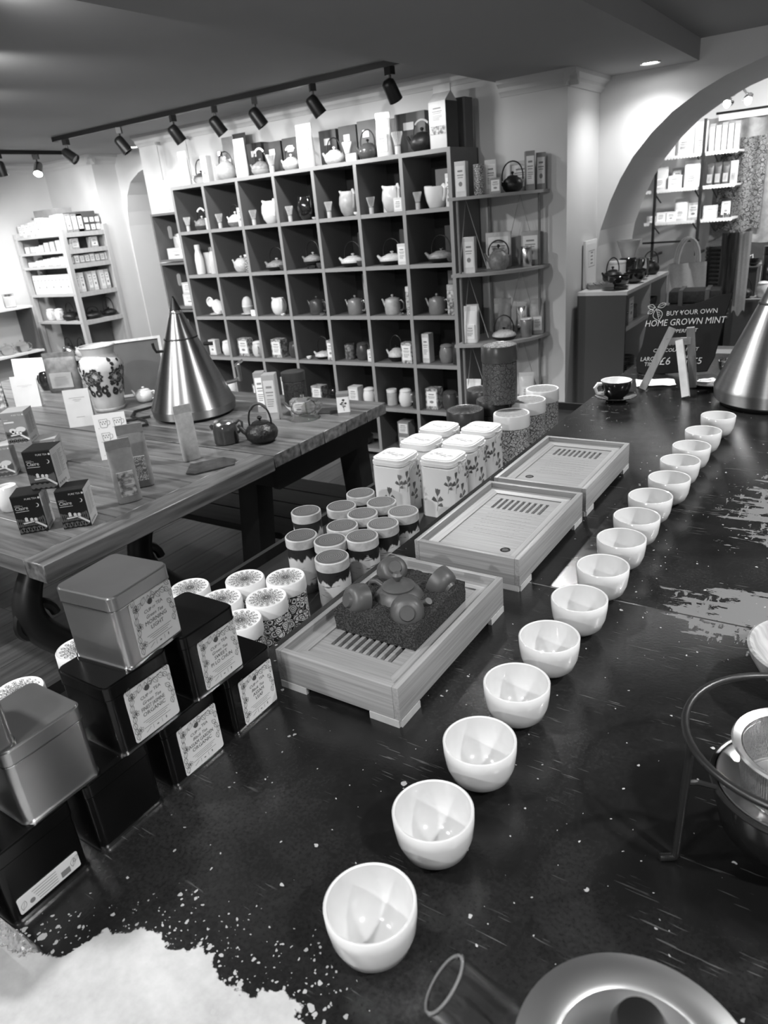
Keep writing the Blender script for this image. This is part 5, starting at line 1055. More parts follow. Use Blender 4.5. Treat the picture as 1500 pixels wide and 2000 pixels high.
# conical steel urns
def urn(x, y, z, lb, r, h, rz, full=True, taps=True):
    t = thing('steel_urn', lb, 'urn', (x, y, z), rz); f = r/0.186; M_u = mat('brushed_cone_steel', 0.42, 0.42, metal=1.0, noise=0.06, scale=30, stretch=(0.2, 0.2, 12), aniso=0.95)
    part(t, 'base_ring', None, lambda g: g.lathe([(0, 0), (0.86*r, 0), (0.88*r, 0.006), (0.88*r, 0.012), (0, 0.012)], 56), M_blackmetal)
    part(t, 'base_band', None, lambda g: g.lathe([(0.90*r, 0.010), (0.98*r, 0.016), (r, 0.045), (r*1.005, 0.050), (0.985*r, 0.056)], 56), M_u)
    part(t, 'cone_body', None, lambda g: g.lathe([(0.99*r, 0.055), (0.38*r, h*0.66), (0.375*r, h*0.663)], 56), M_u)
    part(t, 'seam_ring', None, lambda g: g.lathe([(0.385*r, h*0.655), (0.40*r, h*0.66), (0.39*r, h*0.668), (0.375*r, h*0.668)], 48), M_blackmetal)
    part(t, 'cone_top', None, lambda g: g.lathe([(0.375*r, h*0.665), (0.135*r, h*0.875), (0.125*r, h*0.885)], 48), M_u)
    part(t, 'collar', None, lambda g: g.lathe([(0.150*r, h*0.86), (0.155*r, h*0.865), (0.135*r, h*0.885), (0.12*r, h*0.885)], 40), M_steel)
    c = part(t, 'black_cap', None, lambda g: g.lathe([(0.135*r, h*0.884), (0.03*r, h*0.985), (0, h*0.985)], 32), M_blackmetal)
    part(c, 'finial', None, lambda g: g.lathe([(0, h*0.98), (0.02*r, h*0.985), (0.022*r, h*0.995), (0, h)], 12), M_blackmetal)
    if taps:
        part(t, 'side_handle', None, lambda g: g.tube([(0.10, -0.055, h*0.60), (0.085, -0.078, h*0.605), (0.12, -0.085, h*0.60)], 0.008, 8), M_blackmetal)
        part(t, 'tap', None, lambda g: g.tube([(r*0.80, 0, 0.115), (r*1.08, 0, 0.12), (r*1.22, 0, 0.13)], 0.009, 10).tube([(r*1.20, 0, 0.115), (r*1.20, 0, 0.19)], 0.011, 10).tube([(r*1.12, 0, 0.185), (r*1.34, 0, 0.205)], 0.007, 8), M_steel)
        part(t, 'lead_clip', None, lambda g: g.tube([(-r*0.46, -0.03, h*0.58), (-r*0.62, -0.04, h*0.585), (-r*0.66, -0.04, h*0.62), (-r*0.67, -0.04, h*0.66)], 0.006, 8), M_blackmetal)
    return t
urn(-2.489, 2.136, ZTB, 'conical brushed steel urn standing on the wooden table', 0.186, 0.517, math.radians(55))
o = place('power_cord', G().tube([(-2.66, 2.02, ZTB+0.008), (-2.72, 1.93, ZTB+0.008), (-2.66, 1.84, ZTB+0.008), (-2.58, 1.86, ZTB+0.008), (-2.56, 1.92, ZTB+0.008), (-2.62, 1.96, ZTB+0.008), (-2.74, 1.98, ZTB+0.012), (-2.82, 2.06, ZTB+0.008), (-2.80, 2.16, ZTB+0.008)], 0.006, 8).box(-2.60, -2.545, 1.80, 1.85, ZTB+0.001, ZTB+0.03).box(-2.59, -2.582, 1.785, 1.80, ZTB+0.008, ZTB+0.014).box(-2.565, -2.557, 1.785, 1.80, ZTB+0.008, ZTB+0.014).mesh('power_cord', mat('black_rubber', 0.01, 0.5)))
tag(o, 'black power cord and plug coiled by the steel urn', 'cord')
# far end of the second table
carton(-2.185, 2.265, ZTB, 'slim tall tea carton standing behind its twin', 0.045, 0.05, 0.175, M_cardg, math.radians(28))
carton(-2.055, 2.185, ZTB, 'slim tall tea carton nearer the iron teapot', 0.055, 0.055, 0.19, mat('mid_grey_card', 0.36, 0.5, noise=0.1, scale=20), math.radians(28), lm=M_card)
jar(-2.115, 2.405, ZTB, 'dark lidded canister behind the slim cartons', 0.052, 0.150, M_doodd, M_lidd, name='tea_canister', lh=0.28)
carton(-1.985, 2.275, ZTB, 'low pale carton beside the glass teapot', 0.075, 0.06, 0.062, M_cardg, math.radians(25))
t = thing('glass_teapot', 'clear glass teapot on a glass warmer near the table corner', 'teapot', (-1.915, 2.215, ZTB), math.radians(30))
part(t, 'warmer', None, lambda g: g.lathe([(0.062, 0), (0.066, 0.002), (0.056, 0.012), (0.05, 0.022), (0.046, 0.022), (0.052, 0.011), (0.060, 0.003)], 32), M_glass)
part(t, 'pot_body', None, lambda g: g.lathe([(0, 0.0225), (0.035, 0.0225), (0.050, 0.034), (0.054, 0.05), (0.047, 0.068), (0.032, 0.077), (0.030, 0.076), (0.045, 0.066), (0.051, 0.05), (0.047, 0.036), (0.034, 0.0255), (0, 0.0255)], 32), M_glass)
l = part(t, 'lid', None, lambda g: g.lathe([(0.034, 0.0775), (0.034, 0.080), (0.02, 0.088), (0.006, 0.090), (0.009, 0.097), (0.006, 0.103), (0, 0.104)], 28), M_glass)
part(t, 'spout', None, lambda g: g.tube([(-0.050, 0, 0.045), (-0.066, 0, 0.056), (-0.076, 0, 0.072)], [0.012, 0.008, 0.006], 10), M_glass)
part(t, 'handle', None, lambda g: g.tube([(0.044, 0, 0.068), (0.066, 0, 0.074), (0.076, 0, 0.058), (0.066, 0, 0.040), (0.052, 0, 0.038)], 0.0045, 8), M_glass)
tag(place('coaster', G().box(-0.06, 0.06, -0.045, 0.045, 0, 0.004).mesh('coaster', mat('dark_weave', 0.04, 0.7, noise=0.5, scale=200), bevel=0.001), None, (-1.865, 2.345, ZTB+0.0008), 0.4), 'dark woven coaster beside the glass teapot', 'coaster')
t = thing('flower_tin', 'small square tin with a dark flower print at the table corner', 'tin', (-1.785, 2.318, ZTB), math.radians(36))
part(t, 'tin_body', None, lambda g: g.prism(rrect(0.052, 0.052, 0.006), 0.008, 0.080), M_lidw, ang=30)
part(t, 'base_band', None, lambda g: g.prism(rrect(0.053, 0.053, 0.006), 0, 0.014), M_grey, ang=30)
part(t, 'lid', None, lambda g: g.prism(rrect(0.053, 0.053, 0.006), 0.080, 0.090).prism(rrect(0.050, 0.050, 0.006), 0.090, 0.093), M_grey, ang=30)
def fl(g):
    for ux in range(2):
        T = TX((0, -0.0266, 0.046)) if ux == 0 else TX((0.0266, 0, 0.046), (0, 1, 0), (0, 0, 1))
        g.ribbon([(0.002, -0.026), (0.0, 0.0), (0.002, 0.016)], 0.0012, False, T)
        for px, py, rr in ((0.002, 0.020, 0.006), (-0.009, 0.004, 0.0048), (0.010, 0.006, 0.0055), (-0.004, 0.010, 0.004), (0.007, -0.006, 0.003)): g.disc(px, py, rr, rr*0.8, 9, 0, T); g.ribbon([(0, -0.012), (px, py)], 0.0009, False, T)
part(t, 'flower_print', None, fl, M_ink)
# vase
def vase_mat():
    m = bpy.data.materials.new('painted_vase'); m.use_nodes = True; nt = m.node_tree; b = nt.nodes['Principled BSDF']; L_ = nt.links.new
    b.inputs['Base Color'].default_value = (0.55,)*3+(1,); b.inputs['Roughness'].default_value = 0.15; b.inputs['Coat Weight'].default_value = 0.6; return m
M_vase = vase_mat()
t = thing('painted_vase', 'tall pale vase painted with dark flowers and leaves', 'vase', (-3.035, 2.090, ZTB), math.radians(50))
VP = [(0, 0), (0.066, 0), (0.070, 0.006), (0.072, 0.05), (0.088, 0.13), (0.102, 0.19), (0.103, 0.215), (0.092, 0.245), (0.074, 0.262), (0.072, 0.272), (0.082, 0.300), (0.084, 0.306), (0.078, 0.306), (0.066, 0.28), (0.064, 0.2), (0, 0.15)]
part(t, 'vase_body', None, lambda g: g.lathe(VP, 48), M_vase)
part(t, 'rim_band', None, lambda g: g.lathe([(0.0826, 0.300), (0.0850, 0.305), (0.081, 0.309), (0.0765, 0.306)], 48), M_lgrey)
part(t, 'foot_band', None, lambda g: g.lathe([(0.069, 0.0), (0.072, 0.004), (0.0725, 0.014), (0.0710, 0.016)], 48), M_lgrey)
def vr(z):
    for (r0, a), (r1, b) in zip(VP, VP[1:]):
        if a <= z <= b and b > a: return r0+(r1-r0)*(z-a)/(b-a)
    return 0.09
def vleaf(g, th, z, L_, a, wid=0.36, n=9):
    pts = [(t_, wid*math.sin(PI*t_**0.85)) for t_ in [i/n for i in range(n+1)]]; pts = pts+[(t_, -v) for t_, v in pts[-2:0:-1]]; c, s = math.cos(a), math.sin(a)
    # fan of quads bent onto the vase
    vs = []
    for t_, v in pts:
        u = L_*(t_*c-v*s); w = L_*(t_*s+v*c); zz = max(0.004, z+w); r = vr(zz)+0.0012; vs.append((r*math.cos(th+u/r), r*math.sin(th+u/r), zz))
    k = len(pts); fs = []
    for i in range(1, k//2): 
        j = k-i
        fs.append((i, i+1, j-1, j) if j-1 != i+1 else (i, i+1, j))
    fs.append((0, 1, k-1)); g.add(vs, fs)
def motifs(dark):
    def f(g):
        rnd = random.Random(9)
        for base in (-2.3, -0.9, 0.6, 2.1):
            for dth, z, L_, a in ((0, 0.075, 0.045, 1.9), (0.25, 0.075, 0.045, 1.2), (0.75, 0.085, 0.045, 1.7), (0.8, 0.07, 0.03, 1.2)):
                if dark: vleaf(g, base+dth, z, L_, a)
            for k in range(13):
                th = base+rnd.uniform(-0.55, 0.6); z = rnd.choice([0.115, 0.13, 0.155, 0.2, 0.22, 0.235]); 
                if dark: vleaf(g, th, z, rnd.uniform(0.016, 0.028), rnd.uniform(0.3, 2.8), 0.42)
            for (dth, z) in ((0, 0.165), (0.42, 0.175)):
                for k in range(7):
                    a = 2*PI*k/7
                    if not dark: vleaf(g, base+dth+0.10*math.cos(a), z+0.010*math.sin(a), 0.022, a, 0.42)
                if dark:
                    for k in range(10): vleaf(g, base+dth+0.16*math.cos(k*0.63), z+0.016*math.sin(k*0.63), 0.024, k*0.63, 0.40)
    return f
part(t, 'leaf_painting', None, motifs(True), mat('dark_glaze_paint', 0.04, 0.2, noise=0.5, scale=120))['kind'] = 'stuff'
part(t, 'flower_painting', None, motifs(False), mat('mid_glaze_paint', 0.28, 0.2, noise=0.5, scale=150))['kind'] = 'stuff'
# framed board, pot, canister, mug behind the vase
t = thing('framed_chalkboard', 'blank dark chalkboard in a pale wooden frame leaning by the vase', 'chalkboard', (-3.10, 2.33, ZTB), math.radians(48))
TF = TX((0, 0, 0), (1, 0, 0), (0, 0.45, 1))
part(t, 'board', None, lambda g: g.prism([(-0.13, 0.01), (0.13, 0.01), (0.13, 0.29), (-0.13, 0.29)], -0.004, 0, TF), mat('chalkboard_face', 0.05, 0.7, noise=0.2, scale=10))
for k, (x0, x1, y0, y1) in enumerate(((-0.145, -0.13, 0, 0.3), (0.13, 0.145, 0, 0.3), (-0.13, 0.13, 0, 0.014), (-0.13, 0.13, 0.286, 0.3))):
    part(t, 'frame_strip', None, lambda g: g.prism([(x0, y0), (x1, y0), (x1, y1), (x0, y1)], -0.008, 0.006, TF), M_bf)
part(t, 'prop', None, lambda g: g.tube([(0, 0.12, 0.27), (0, 0.24, 0.0)], 0.006, 6), M_bf)
teapot(-2.965, 2.245, ZTB, 'small cream teapot between the vase and the steel urn', 0.045, 0.06, M_offw, math.radians(20))
jar(-3.27, 2.475, ZTB, 'black lidded canister behind the chalkboard', 0.058, 0.15, M_doodd, M_lidd, name='tea_canister', lh=0.28)
mug(-3.87, 2.30, ZTB, 'black mug next to the grey pouch', 0.045, 0.10, M_black, rz=math.radians(195))

# ---------------------------------------------------------------- corner wire shelf beside the cube shelf
M_wsh = mat('pale_shelf_board', 0.36, 0.5, noise=0.1, scale=10)
ws = thing('corner_shelf', 'rounded corner shelf with four tiers beside the cube shelf', 'shelf', (0, 0, 0))
TZ = [1.550, 1.160, 0.776, 0.390]
def tier(g):
    p = [(-1.965, 4.092), (-1.965, 3.655)]+[(-1.965+0.40*math.sin(a), 4.075-0.42*math.cos(a)) for a in [math.radians(6+84*i/10) for i in range(11)]]+[(-1.565, 4.092)]
    g.prism(p, -0.016, 0)
for z in TZ: part(ws, 'tier_board', 'tier', tier, M_wsh, loc=(0, 0, z))
for x, y in ((-1.925, 3.69), (-1.60, 4.03), (-1.92, 4.07)): part(ws, 'post', ('wpost', x), lambda g: g.tube([(x, y, 0.0), (x, y, 1.535)], 0.008, 8), mat('grey_post', 0.2, 0.4))
for z in TZ[:3]:
    for xa, xb, yy in ((-1.93, -1.90, 3.74), (-1.80, -1.72, 4.05)):
        part(ws, 'brace_cord', ('brc', xa), lambda g: g.tube([(xa-0.02, yy, -0.36), (xb, yy, -0.016), (xb+0.10, yy+(0.02 if yy < 4 else 0), -0.36)], 0.0025, 6), M_rope, loc=(0, 0, z))
def ON(k): return ', on the %s tier of the corner shelf' % ORD[k]
z = TZ[0]
carton(-1.915, 3.735, z, 'white tea carton in front'+ON(0), 0.06, 0.05, 0.17, M_cream, 0.15); jar(-1.835, 3.775, z, 'speckled tube tin'+ON(0), 0.028, 0.15, doodle('speckle_print', 0.7, 0.08, 90, 0.10), M_photo, name='tube_tin', lh=0.05)
carton(-1.80, 3.85, z, 'white tea carton behind the tube tin'+ON(0), 0.06, 0.05, 0.165, M_cream, 0.4); carton(-1.75, 3.80, z, 'small dark-edged carton'+ON(0), 0.055, 0.04, 0.075, M_cardg, 0.3)
kettle(-1.70, 3.905, z, 'black iron teapot with round bail'+ON(0), r=0.055, h=0.075, m=M_iron, rz=0.3, hh=0.09, hw=0.055)
carton(-1.70, 4.03, z, 'pale bag behind the iron teapot'+ON(0), 0.12, 0.04, 0.15, M_lgrey, 0.1); carton(-1.635, 3.985, z, 'tall dark carton'+ON(0), 0.05, 0.05, 0.19, M_cardg, 0.5); carton(-1.60, 4.055, z, 'tall dark carton by the wall'+ON(0), 0.05, 0.04, 0.18, M_cardg, 0.4)
z = TZ[1]
carton(-1.89, 3.745, z, 'white tea carton'+ON(1), 0.065, 0.05, 0.185, M_cream, 0.2); carton(-1.82, 3.97, z, 'pale carton row behind the kettle'+ON(1), 0.14, 0.05, 0.19, M_card, 0.35)
kettle(-1.76, 3.835, z, 'grey kettle with tall black bail'+ON(1), r=0.058, h=0.10, m=M_irong, rz=0.3, hh=0.075, hw=0.055)
jar(-1.645, 3.945, z, 'plain steel canister'+ON(1), 0.032, 0.11, M_steel, M_steel, name='steel_canister', lh=0.08)
carton(-1.66, 4.05, z, 'pale carton behind the steel canister'+ON(1), 0.10, 0.04, 0.18, M_lgrey, 0.25)
z = TZ[2]
pouch(-1.895, 3.735, z, 'glossy white pouch in front'+ON(2), 0.08, 0.205, 0.045, M_paper, 0.15); pouch(-1.915, 3.80, z, 'white pouch tucked behind'+ON(2), 0.075, 0.205, 0.04, M_offw, 0.3)
pouch(-1.80, 3.96, z, 'grey kraft pouch at the back'+ON(2), 0.10, 0.215, 0.05, M_kraft, 0.35, lm=False); pouch(-1.70, 4.0, z, 'foil pouch behind the low teapot'+ON(2), 0.06, 0.19, 0.035, M_chrome, 0.3, lm=False)
kettle(-1.745, 3.85, z, 'low iron teapot with pale basket-weave lid'+ON(2), r=0.068, h=0.05, m=M_ironw, rz=0.3, hh=0.095, hw=0.055, base=M_iron, spout=False)
jar(-1.645, 3.935, z, 'grey printed tin with pale lid'+ON(2), 0.033, 0.105, M_grey, M_lidw, name='round_canister', lh=0.06); pouch(-1.615, 4.03, z, 'pale pouch by the wall'+ON(2), 0.075, 0.2, 0.04, M_lgrey, 0.4)
z = TZ[3]
pouch(-1.90, 3.75, z, 'white pouch'+ON(3), 0.09, 0.17, 0.045, M_paper, 0.15); pouch(-1.66, 3.97, z, 'pale pouch behind the embossed tin'+ON(3), 0.09, 0.17, 0.045, M_offw, 0.4)
# ---------------------------------------------------------------- stacked crates at the other end of the cube shelf
M_crate = mat('grey_crate_wood', 0.16, 0.6, noise=0.15, scale=8)
for i, (z0, z1, w) in enumerate(((1.312, 1.645, 'upper'), (0.972, 1.305, 'middle'), (0.632, 0.965, 'lower'))):
    t = thing('display_crate', '%s grey open crate beside the cube shelf' % w, 'crate', (-4.352, 3.945, z0), 0, 'stacked crates')
    H = z1-z0
    part(t, 'base_board', 'cr_b', lambda g: g.box(-0.15, 0.15, -0.14, 0.14, 0, 0.015), M_crate); part(t, 'top_board', ('cr_t', round(H, 3)), lambda g: g.box(-0.15, 0.15, -0.14, 0.14, H-0.015, H), M_crate)
    part(t, 'back_board', 'cr_k', lambda g: g.box(-0.15, 0.15, 0.125, 0.14, 0.015, H-0.015), M_crate)
    for s in (-1, 1):
        q = part(t, 'side_board', ('cr_s', s), lambda g: g.box(min(s*0.15, s*0.135), max(s*0.15, s*0.135), -0.14, 0.125, 0.015, H-0.015), M_crate)
        part(q, 'hand_hole', ('cr_h', s), lambda g: g.prism([(a, b) for a, b in rrect(0.035, 0.09, 0.016)], 0, 0.0015, TX((s*0.135-(0.0015 if s > 0 else -0.0015)*1.0, 0, 0.2), (0, -s, 0), (0, 0, 1))), M_lidw)
carton(-4.36, 3.93, 1.327, 'lower pale tea tray box in the upper crate', 0.20, 0.14, 0.075, M_card); jar(-4.40, 3.93, 1.4035, 'glass jar in the upper crate', 0.032, 0.095, M_lgrey, M_steel); carton(-4.30, 3.93, 1.4035, 'square pale carton on the tray box in the upper crate', 0.095, 0.10, 0.095, M_card)
carton(-4.33, 3.93, 0.987, 'lower pale carton in the middle crate', 0.13, 0.12, 0.085, M_card); carton(-4.33, 3.93, 1.0745, 'upper pale carton in the middle crate', 0.12, 0.11, 0.08, M_card)
carton(-4.235, 3.86, 0.987, 'thin white card box at the front of the middle crate', 0.04, 0.03, 0.2, M_paper); mug(-4.35, 3.9, 0.647, 'pale mug in the lower crate', 0.05, 0.09, M_offw)
t = thing('printed_panel', 'cardboard panel with faint drawings standing on the crates', 'panel', (-4.29, 3.90, 1.645), 0.05)
part(t, 'panel', None, lambda g: g.box(-0.125, 0.125, -0.008, 0.008, 0, 0.215), M_card, bevel=0.001)
def sk(g):
    T = TX((0, -0.0085, 0)); rnd = random.Random(5)
    for r in range(5):
        for c in range(3): g.ribbon([(-0.08+0.07*c+0.018*math.cos(a)*rnd.uniform(.7, 1), 0.03+0.038*r+0.012*math.sin(a)) for a in [2*PI*q/7 for q in range(7)]], 0.002, True, T); g.rect(-0.10+0.07*c, -0.07+0.07*c, 0.016+0.038*r, 0.018+0.038*r, T)
part(t, 'sketch_print', None, sk, M_inkg)
for x, zb, lb in ((-4.546, 1.86, 'bead chain hanging at the end of the wall'), (-4.24, 1.86, 'bead chain hanging beside the first white pouch')):
    def beads(g):
        n = int((2.12-zb)/0.011)
        for i in range(n): g.lathe([(0, -0.0042), (0.003, -0.003), (0.0044, 0), (0.003, 0.003), (0, 0.0042)], 8, Matrix.Translation((0, 0, zb+0.011*i)))
        g.tube([(0, 0, zb), (0, 0, 2.13)], 0.001, 4)
        g.box(-0.008, 0.008, -0.008, 0.03, 2.11, 2.13)
    gq = G(); beads(gq); o = place('bead_chain', gq.mesh('bead_chain', M_lgrey), None, (x, 4.03, 0)); tag(o, lb, 'chain', 'bead chains')
# ---------------------------------------------------------------- wooden corner rack
M_pine = wood('pale_pine', 0.52, 0.40, 'Z', 2, 0.6, 0.05); M_pinex = wood('pale_pine_rail', 0.50, 0.40, 'X', 2, 0.6, 0.05)
M_dpan = mat('grey_rack_panel', 0.10, 0.6, noise=0.15, scale=6)
rk = thing('corner_rack', 'pale wooden rack in the corner stacked with boxed teas', 'rack', (0, 0, 0))
RX0, RX1, RY0, RY1 = -6.64, -5.955, 4.035, 4.475
LZ = [1.585, 1.447, 1.325, 1.082, 0.838, 0.50, 0.10]
for x, y in ((RX0, RY0), (RX1, RY0), (RX1, RY1)):
    p = part(rk, 'post', ('rkp', x, y), lambda g: g.box(x-0.0225, x+0.0225, y-0.0225, y+0.0225, 0, 1.62 if y == RY0 else 1.64), M_pine, bevel=0.002, seg=1)
    if y == RY0:
        for q, z in enumerate((1.57, 1.43, 1.31, 1.07, 0.825)): part(p, 'screw', 'rks', lambda g: g.lathe([(0, -0.0006), (0.006, -0.0006), (0.006, 0.002)], 8, Matrix.Rotation(PI/2, 4, 'X')), M_inkg, loc=(x, y-0.0225, z))
for z in LZ:
    part(rk, 'shelf_board', 'rkb', lambda g: g.box(RX0+0.0225, RX1-0.0225, RY0+0.0, RY1, -0.016, 0), M_pinex, loc=(0, 0, z))
    part(rk, 'front_rail', 'rkf', lambda g: g.box(RX0+0.0225, RX1-0.0225, RY0-0.02, RY0-0.001, -0.02, 0.002), M_pinex, loc=(0, 0, z))
    part(rk, 'side_rail', 'rkr', lambda g: g.box(RX1-0.0, RX1+0.02, RY0+0.0225, RY1-0.0225, -0.034, 0.004), M_pine, loc=(0, 0, z))
part(rk, 'inner_panel', None, lambda g: g.box(-6.60, -6.16, 4.21, 4.46, 0, 1.56), M_dpan)
YF, XF = 4.085, -6.01
def LL(i, n): return 'carton, %s from the end post, %s shelf, camera side of corner rack' % (ORD[i], ORD[n])
M_c1, M_c2, M_c3 = mat('rack_white_card', 0.72, 0.6), mat('rack_cream_card', 0.55, 0.6, noise=0.25, scale=60), mat('rack_grey_card', 0.34, 0.6, noise=0.3, scale=60)
def rowx(n, xs, w, hs, ms, d=0.06, desc='white'):
    for i, x in enumerate(xs):
        h = hs[i % len(hs)]; carton(x, YF, LZ[n]+0.002, '%s %s' % (desc, LL(i, n)), w, d, h, ms[i % len(ms)], 0, 'boxed teas on the corner rack', i)
def rowy(n, ys, w, hs, ms, desc='pale', d=0.06, dz=0.0, up_='', x=XF):
    for i, y in enumerate(ys):
        h = hs[i % len(hs)]; carton(x, y, LZ[n]+0.004+dz, '%s %scarton, %s from the corner post, %s shelf, arch side of corner rack' % (desc, up_, ORD[i], ORD[n]), w, d, h, ms[i % len(ms)], PI/2, 'boxed teas on the corner rack', i)
rowx(0, [-6.60+0.058*i for i in range(11)], 0.054, [0.105, 0.105, 0.11, 0.115, 0.13, 0.145, 0.14, 0.135, 0.125, 0.15, 0.155], [M_c2, M_c1, M_c2, M_c1])
rowy(0, [4.085, 4.145, 4.205, 4.262], 0.054, [0.15, 0.15, 0.145, 0.145], [M_c2, M_c3, M_c3, M_c2], 'tall printed')
rowy(0, [4.325, 4.385, 4.44], 0.052, [0.062], [M_c3], 'small printed lower'); rowy(0, [4.325, 4.385, 4.44], 0.052, [0.055], [M_c3], 'small printed', dz=0.065, up_='upper ')
rowx(1, [-6.57, -6.48, -6.41, -6.34, -6.26, -6.17, -6.08], 0.064, [0.052, 0.052, 0.05, 0.06, 0.075, 0.08, 0.085], [M_c1, M_c2], desc='low white')
rowy(1, [4.16, 4.36], 0.075, [0.085], [M_c2], 'square pale')
rowx(2, [-6.58+0.062*i for i in range(10)], 0.058, [0.04, 0.042, 0.05, 0.055, 0.06, 0.065, 0.07, 0.07, 0.075, 0.08], [M_c1, M_c2], desc='small white')
rowy(2, [4.085+0.054*i for i in range(8)], 0.049, [0.068, 0.07, 0.066], [M_c3, M_c2, M_c3], 'small grey')
rowx(3, [-6.58+0.056*i for i in range(11)], 0.052, [0.165], [M_c1], desc='tall white')
rowy(3, [4.09, 4.14, 4.225, 4.275, 4.36, 4.41], 0.045, [0.165], [M_c1, M_c1, M_c2], 'tall white')
mug(-6.53, YF+0.02, LZ[4]+0.002, 'white lidded mug at the end of the fifth shelf, corner rack', 0.048, 0.095, M_white, lid=M_white, rz=-0.6)
mug(-6.40, YF+0.02, LZ[4]+0.002, 'white lidded mug beside the iron teapot, corner rack', 0.048, 0.095, M_white, lid=M_white, rz=-0.6)
kettle(-6.24, YF+0.03, LZ[4]+0.002, 'dark iron teapot beside white mugs on the corner rack', r=0.078, h=0.07, m=M_iron, hh=0.10)
kettle(-6.08, YF+0.03, LZ[4]+0.002, 'dark iron teapot at the corner post of the rack', r=0.06, h=0.05, m=M_iron, hh=0.08, spout=False)
kettle(XF-0.03, 4.21, LZ[4]+0.004, 'flat dark iron teapot with wide bail, arch side of rack', r=0.078, h=0.055, m=M_iron, rz=PI/2, hh=0.06)
kettle(XF-0.03, 4.39, LZ[4]+0.004, 'dark iron teapot with round bail, arch side of rack', r=0.07, h=0.055, m=M_iron, rz=PI/2, hh=0.115)
kettle(-6.40, YF+0.03, LZ[5]+0.002, 'steel kettle with bail low on the corner rack', r=0.07, h=0.09, m=M_steel, hh=0.1); kettle(-6.20, YF+0.03, LZ[5]+0.002, 'dark-lidded pale kettle low on the corner rack', r=0.07, h=0.09, m=M_offw, hh=0.1, lidm=M_iron)
carton(-6.33, 4.25, LZ[0]+0.002, 'large grey storage box behind the cartons on the rack top', 0.34, 0.16, 0.21, M_cardg, 0, lm=False); carton(-6.08, 4.33, LZ[0]+0.002, 'flat dark storage box on the rack top', 0.20, 0.2, 0.165, mat('mid_dark_card', 0.09, 0.5), 0, lm=False)
# side wall shelf with glass ware at the picture edge
wsf = thing('wall_shelf', 'short white wall shelf with glassware at the picture edge', 'shelf', (0, 0, 0))
for z in (1.015, 0.62): part(wsf, 'board', 'wsf', lambda g: g.box(-6.665, -6.40, 3.0, 3.86, -0.018, 0), M_lidw, loc=(0, 0, z)); 
for y in (3.84,): part(wsf, 'side_panel', None, lambda g: g.box(-6.665, -6.42, y, y+0.018, 0.0, 1.0), M_dpan)
for i, (y, z, lb) in enumerate(((3.70, 1.017, 'glass jar on the upper wall shelf'), (3.70, 0.622, 'round glass teapot on the lower wall shelf'), (3.55, 0.622, 'round glass teapot at the very edge of the lower wall shelf'))):
    if i == 0: jar(-6.48, y, z, lb, 0.05, 0.12, M_glass, M_steel)
    else: teapot(-6.48, y, z, lb, 0.06, 0.085, M_glass, 0.5)

# ---------------------------------------------------------------- cabinet under the wide arch
CX0, CX1, CY0, CY1, CZ = -1.445, -1.163, 4.225, 5.20, 0.98
M_cabd = mat('dark_grey_panel', 0.075, 0.5, noise=0.06, scale=5)
cb = thing('low_cabinet', 'low cabinet with white top and dark grey end beside the pillar', 'cabinet', (0, 0, 0))
part(cb, 'end_panel', None, lambda g: g.box(CX0, CX1, CY0, CY0+0.022, 0, CZ-0.02), M_cabd)
part(cb, 'end_panel', None, lambda g: g.box(CX0, CX1, CY1-0.022, CY1, 0, CZ-0.02), M_lidw)
part(cb, 'divider', None, lambda g: g.box(CX0, CX1, 4.745, 4.765, 0, CZ-0.02), M_lidw)
part(cb, 'top_panel', None, lambda g: g.box(CX0, CX1+0.005, CY0-0.003, CY1, CZ-0.02, CZ), M_lidw)
part(cb, 'back_panel', None, lambda g: g.box(CX0, CX0+0.01, CY0+0.022, CY1-0.022, 0, CZ-0.02), M_cabd)
for z in (0.775, 0.50, 0.20):
    for y0, y1 in ((CY0+0.022, 4.745), (4.765, CY1-0.022)): part(cb, 'shelf_board', None, lambda g: g.box(CX0+0.01, CX1, y0, y1, z-0.022, z), M_lidw)
carton(-1.235, 4.46, 0.775, 'white carton standing inside the low cabinet', 0.10, 0.08, 0.14, M_card, PI/2)
jar(-1.21, 4.33, 0.775, 'dark jar inside the low cabinet', 0.035, 0.075, M_dgrey, M_dgrey); jar(-1.24, 4.62, 0.775, 'dark glazed pot deep inside the low cabinet', 0.035, 0.08, M_dgrey, M_black)
for i in range(4): bowl(-1.23, 4.86+0.075*i, 0.775, 'dark tea bowl, %s from the divider on the upper cabinet shelf' % ORD[i], 0.034, 0.06, M_dgrey)
for i in range(5):
    for j in range(2): 
        o = place('stacked_plate', CACHE.setdefault('plate_m', None) or CACHE.__setitem__('plate_m', G().lathe([(0, 0), (0.04, 0), (0.062, 0.010), (0.0615, 0.012), (0.04, 0.004), (0, 0.004)], 24).mesh('stacked_plate', M_dgrey)) or CACHE['plate_m'], None, (-1.235, 4.34+0.15*j, 0.50+0.0125*i))
        tag(o, 'dark plate, %s from below in the %s stack, low cabinet' % (ORD[i], ORD[j]), 'plate', 'stacked plates in the low cabinet')
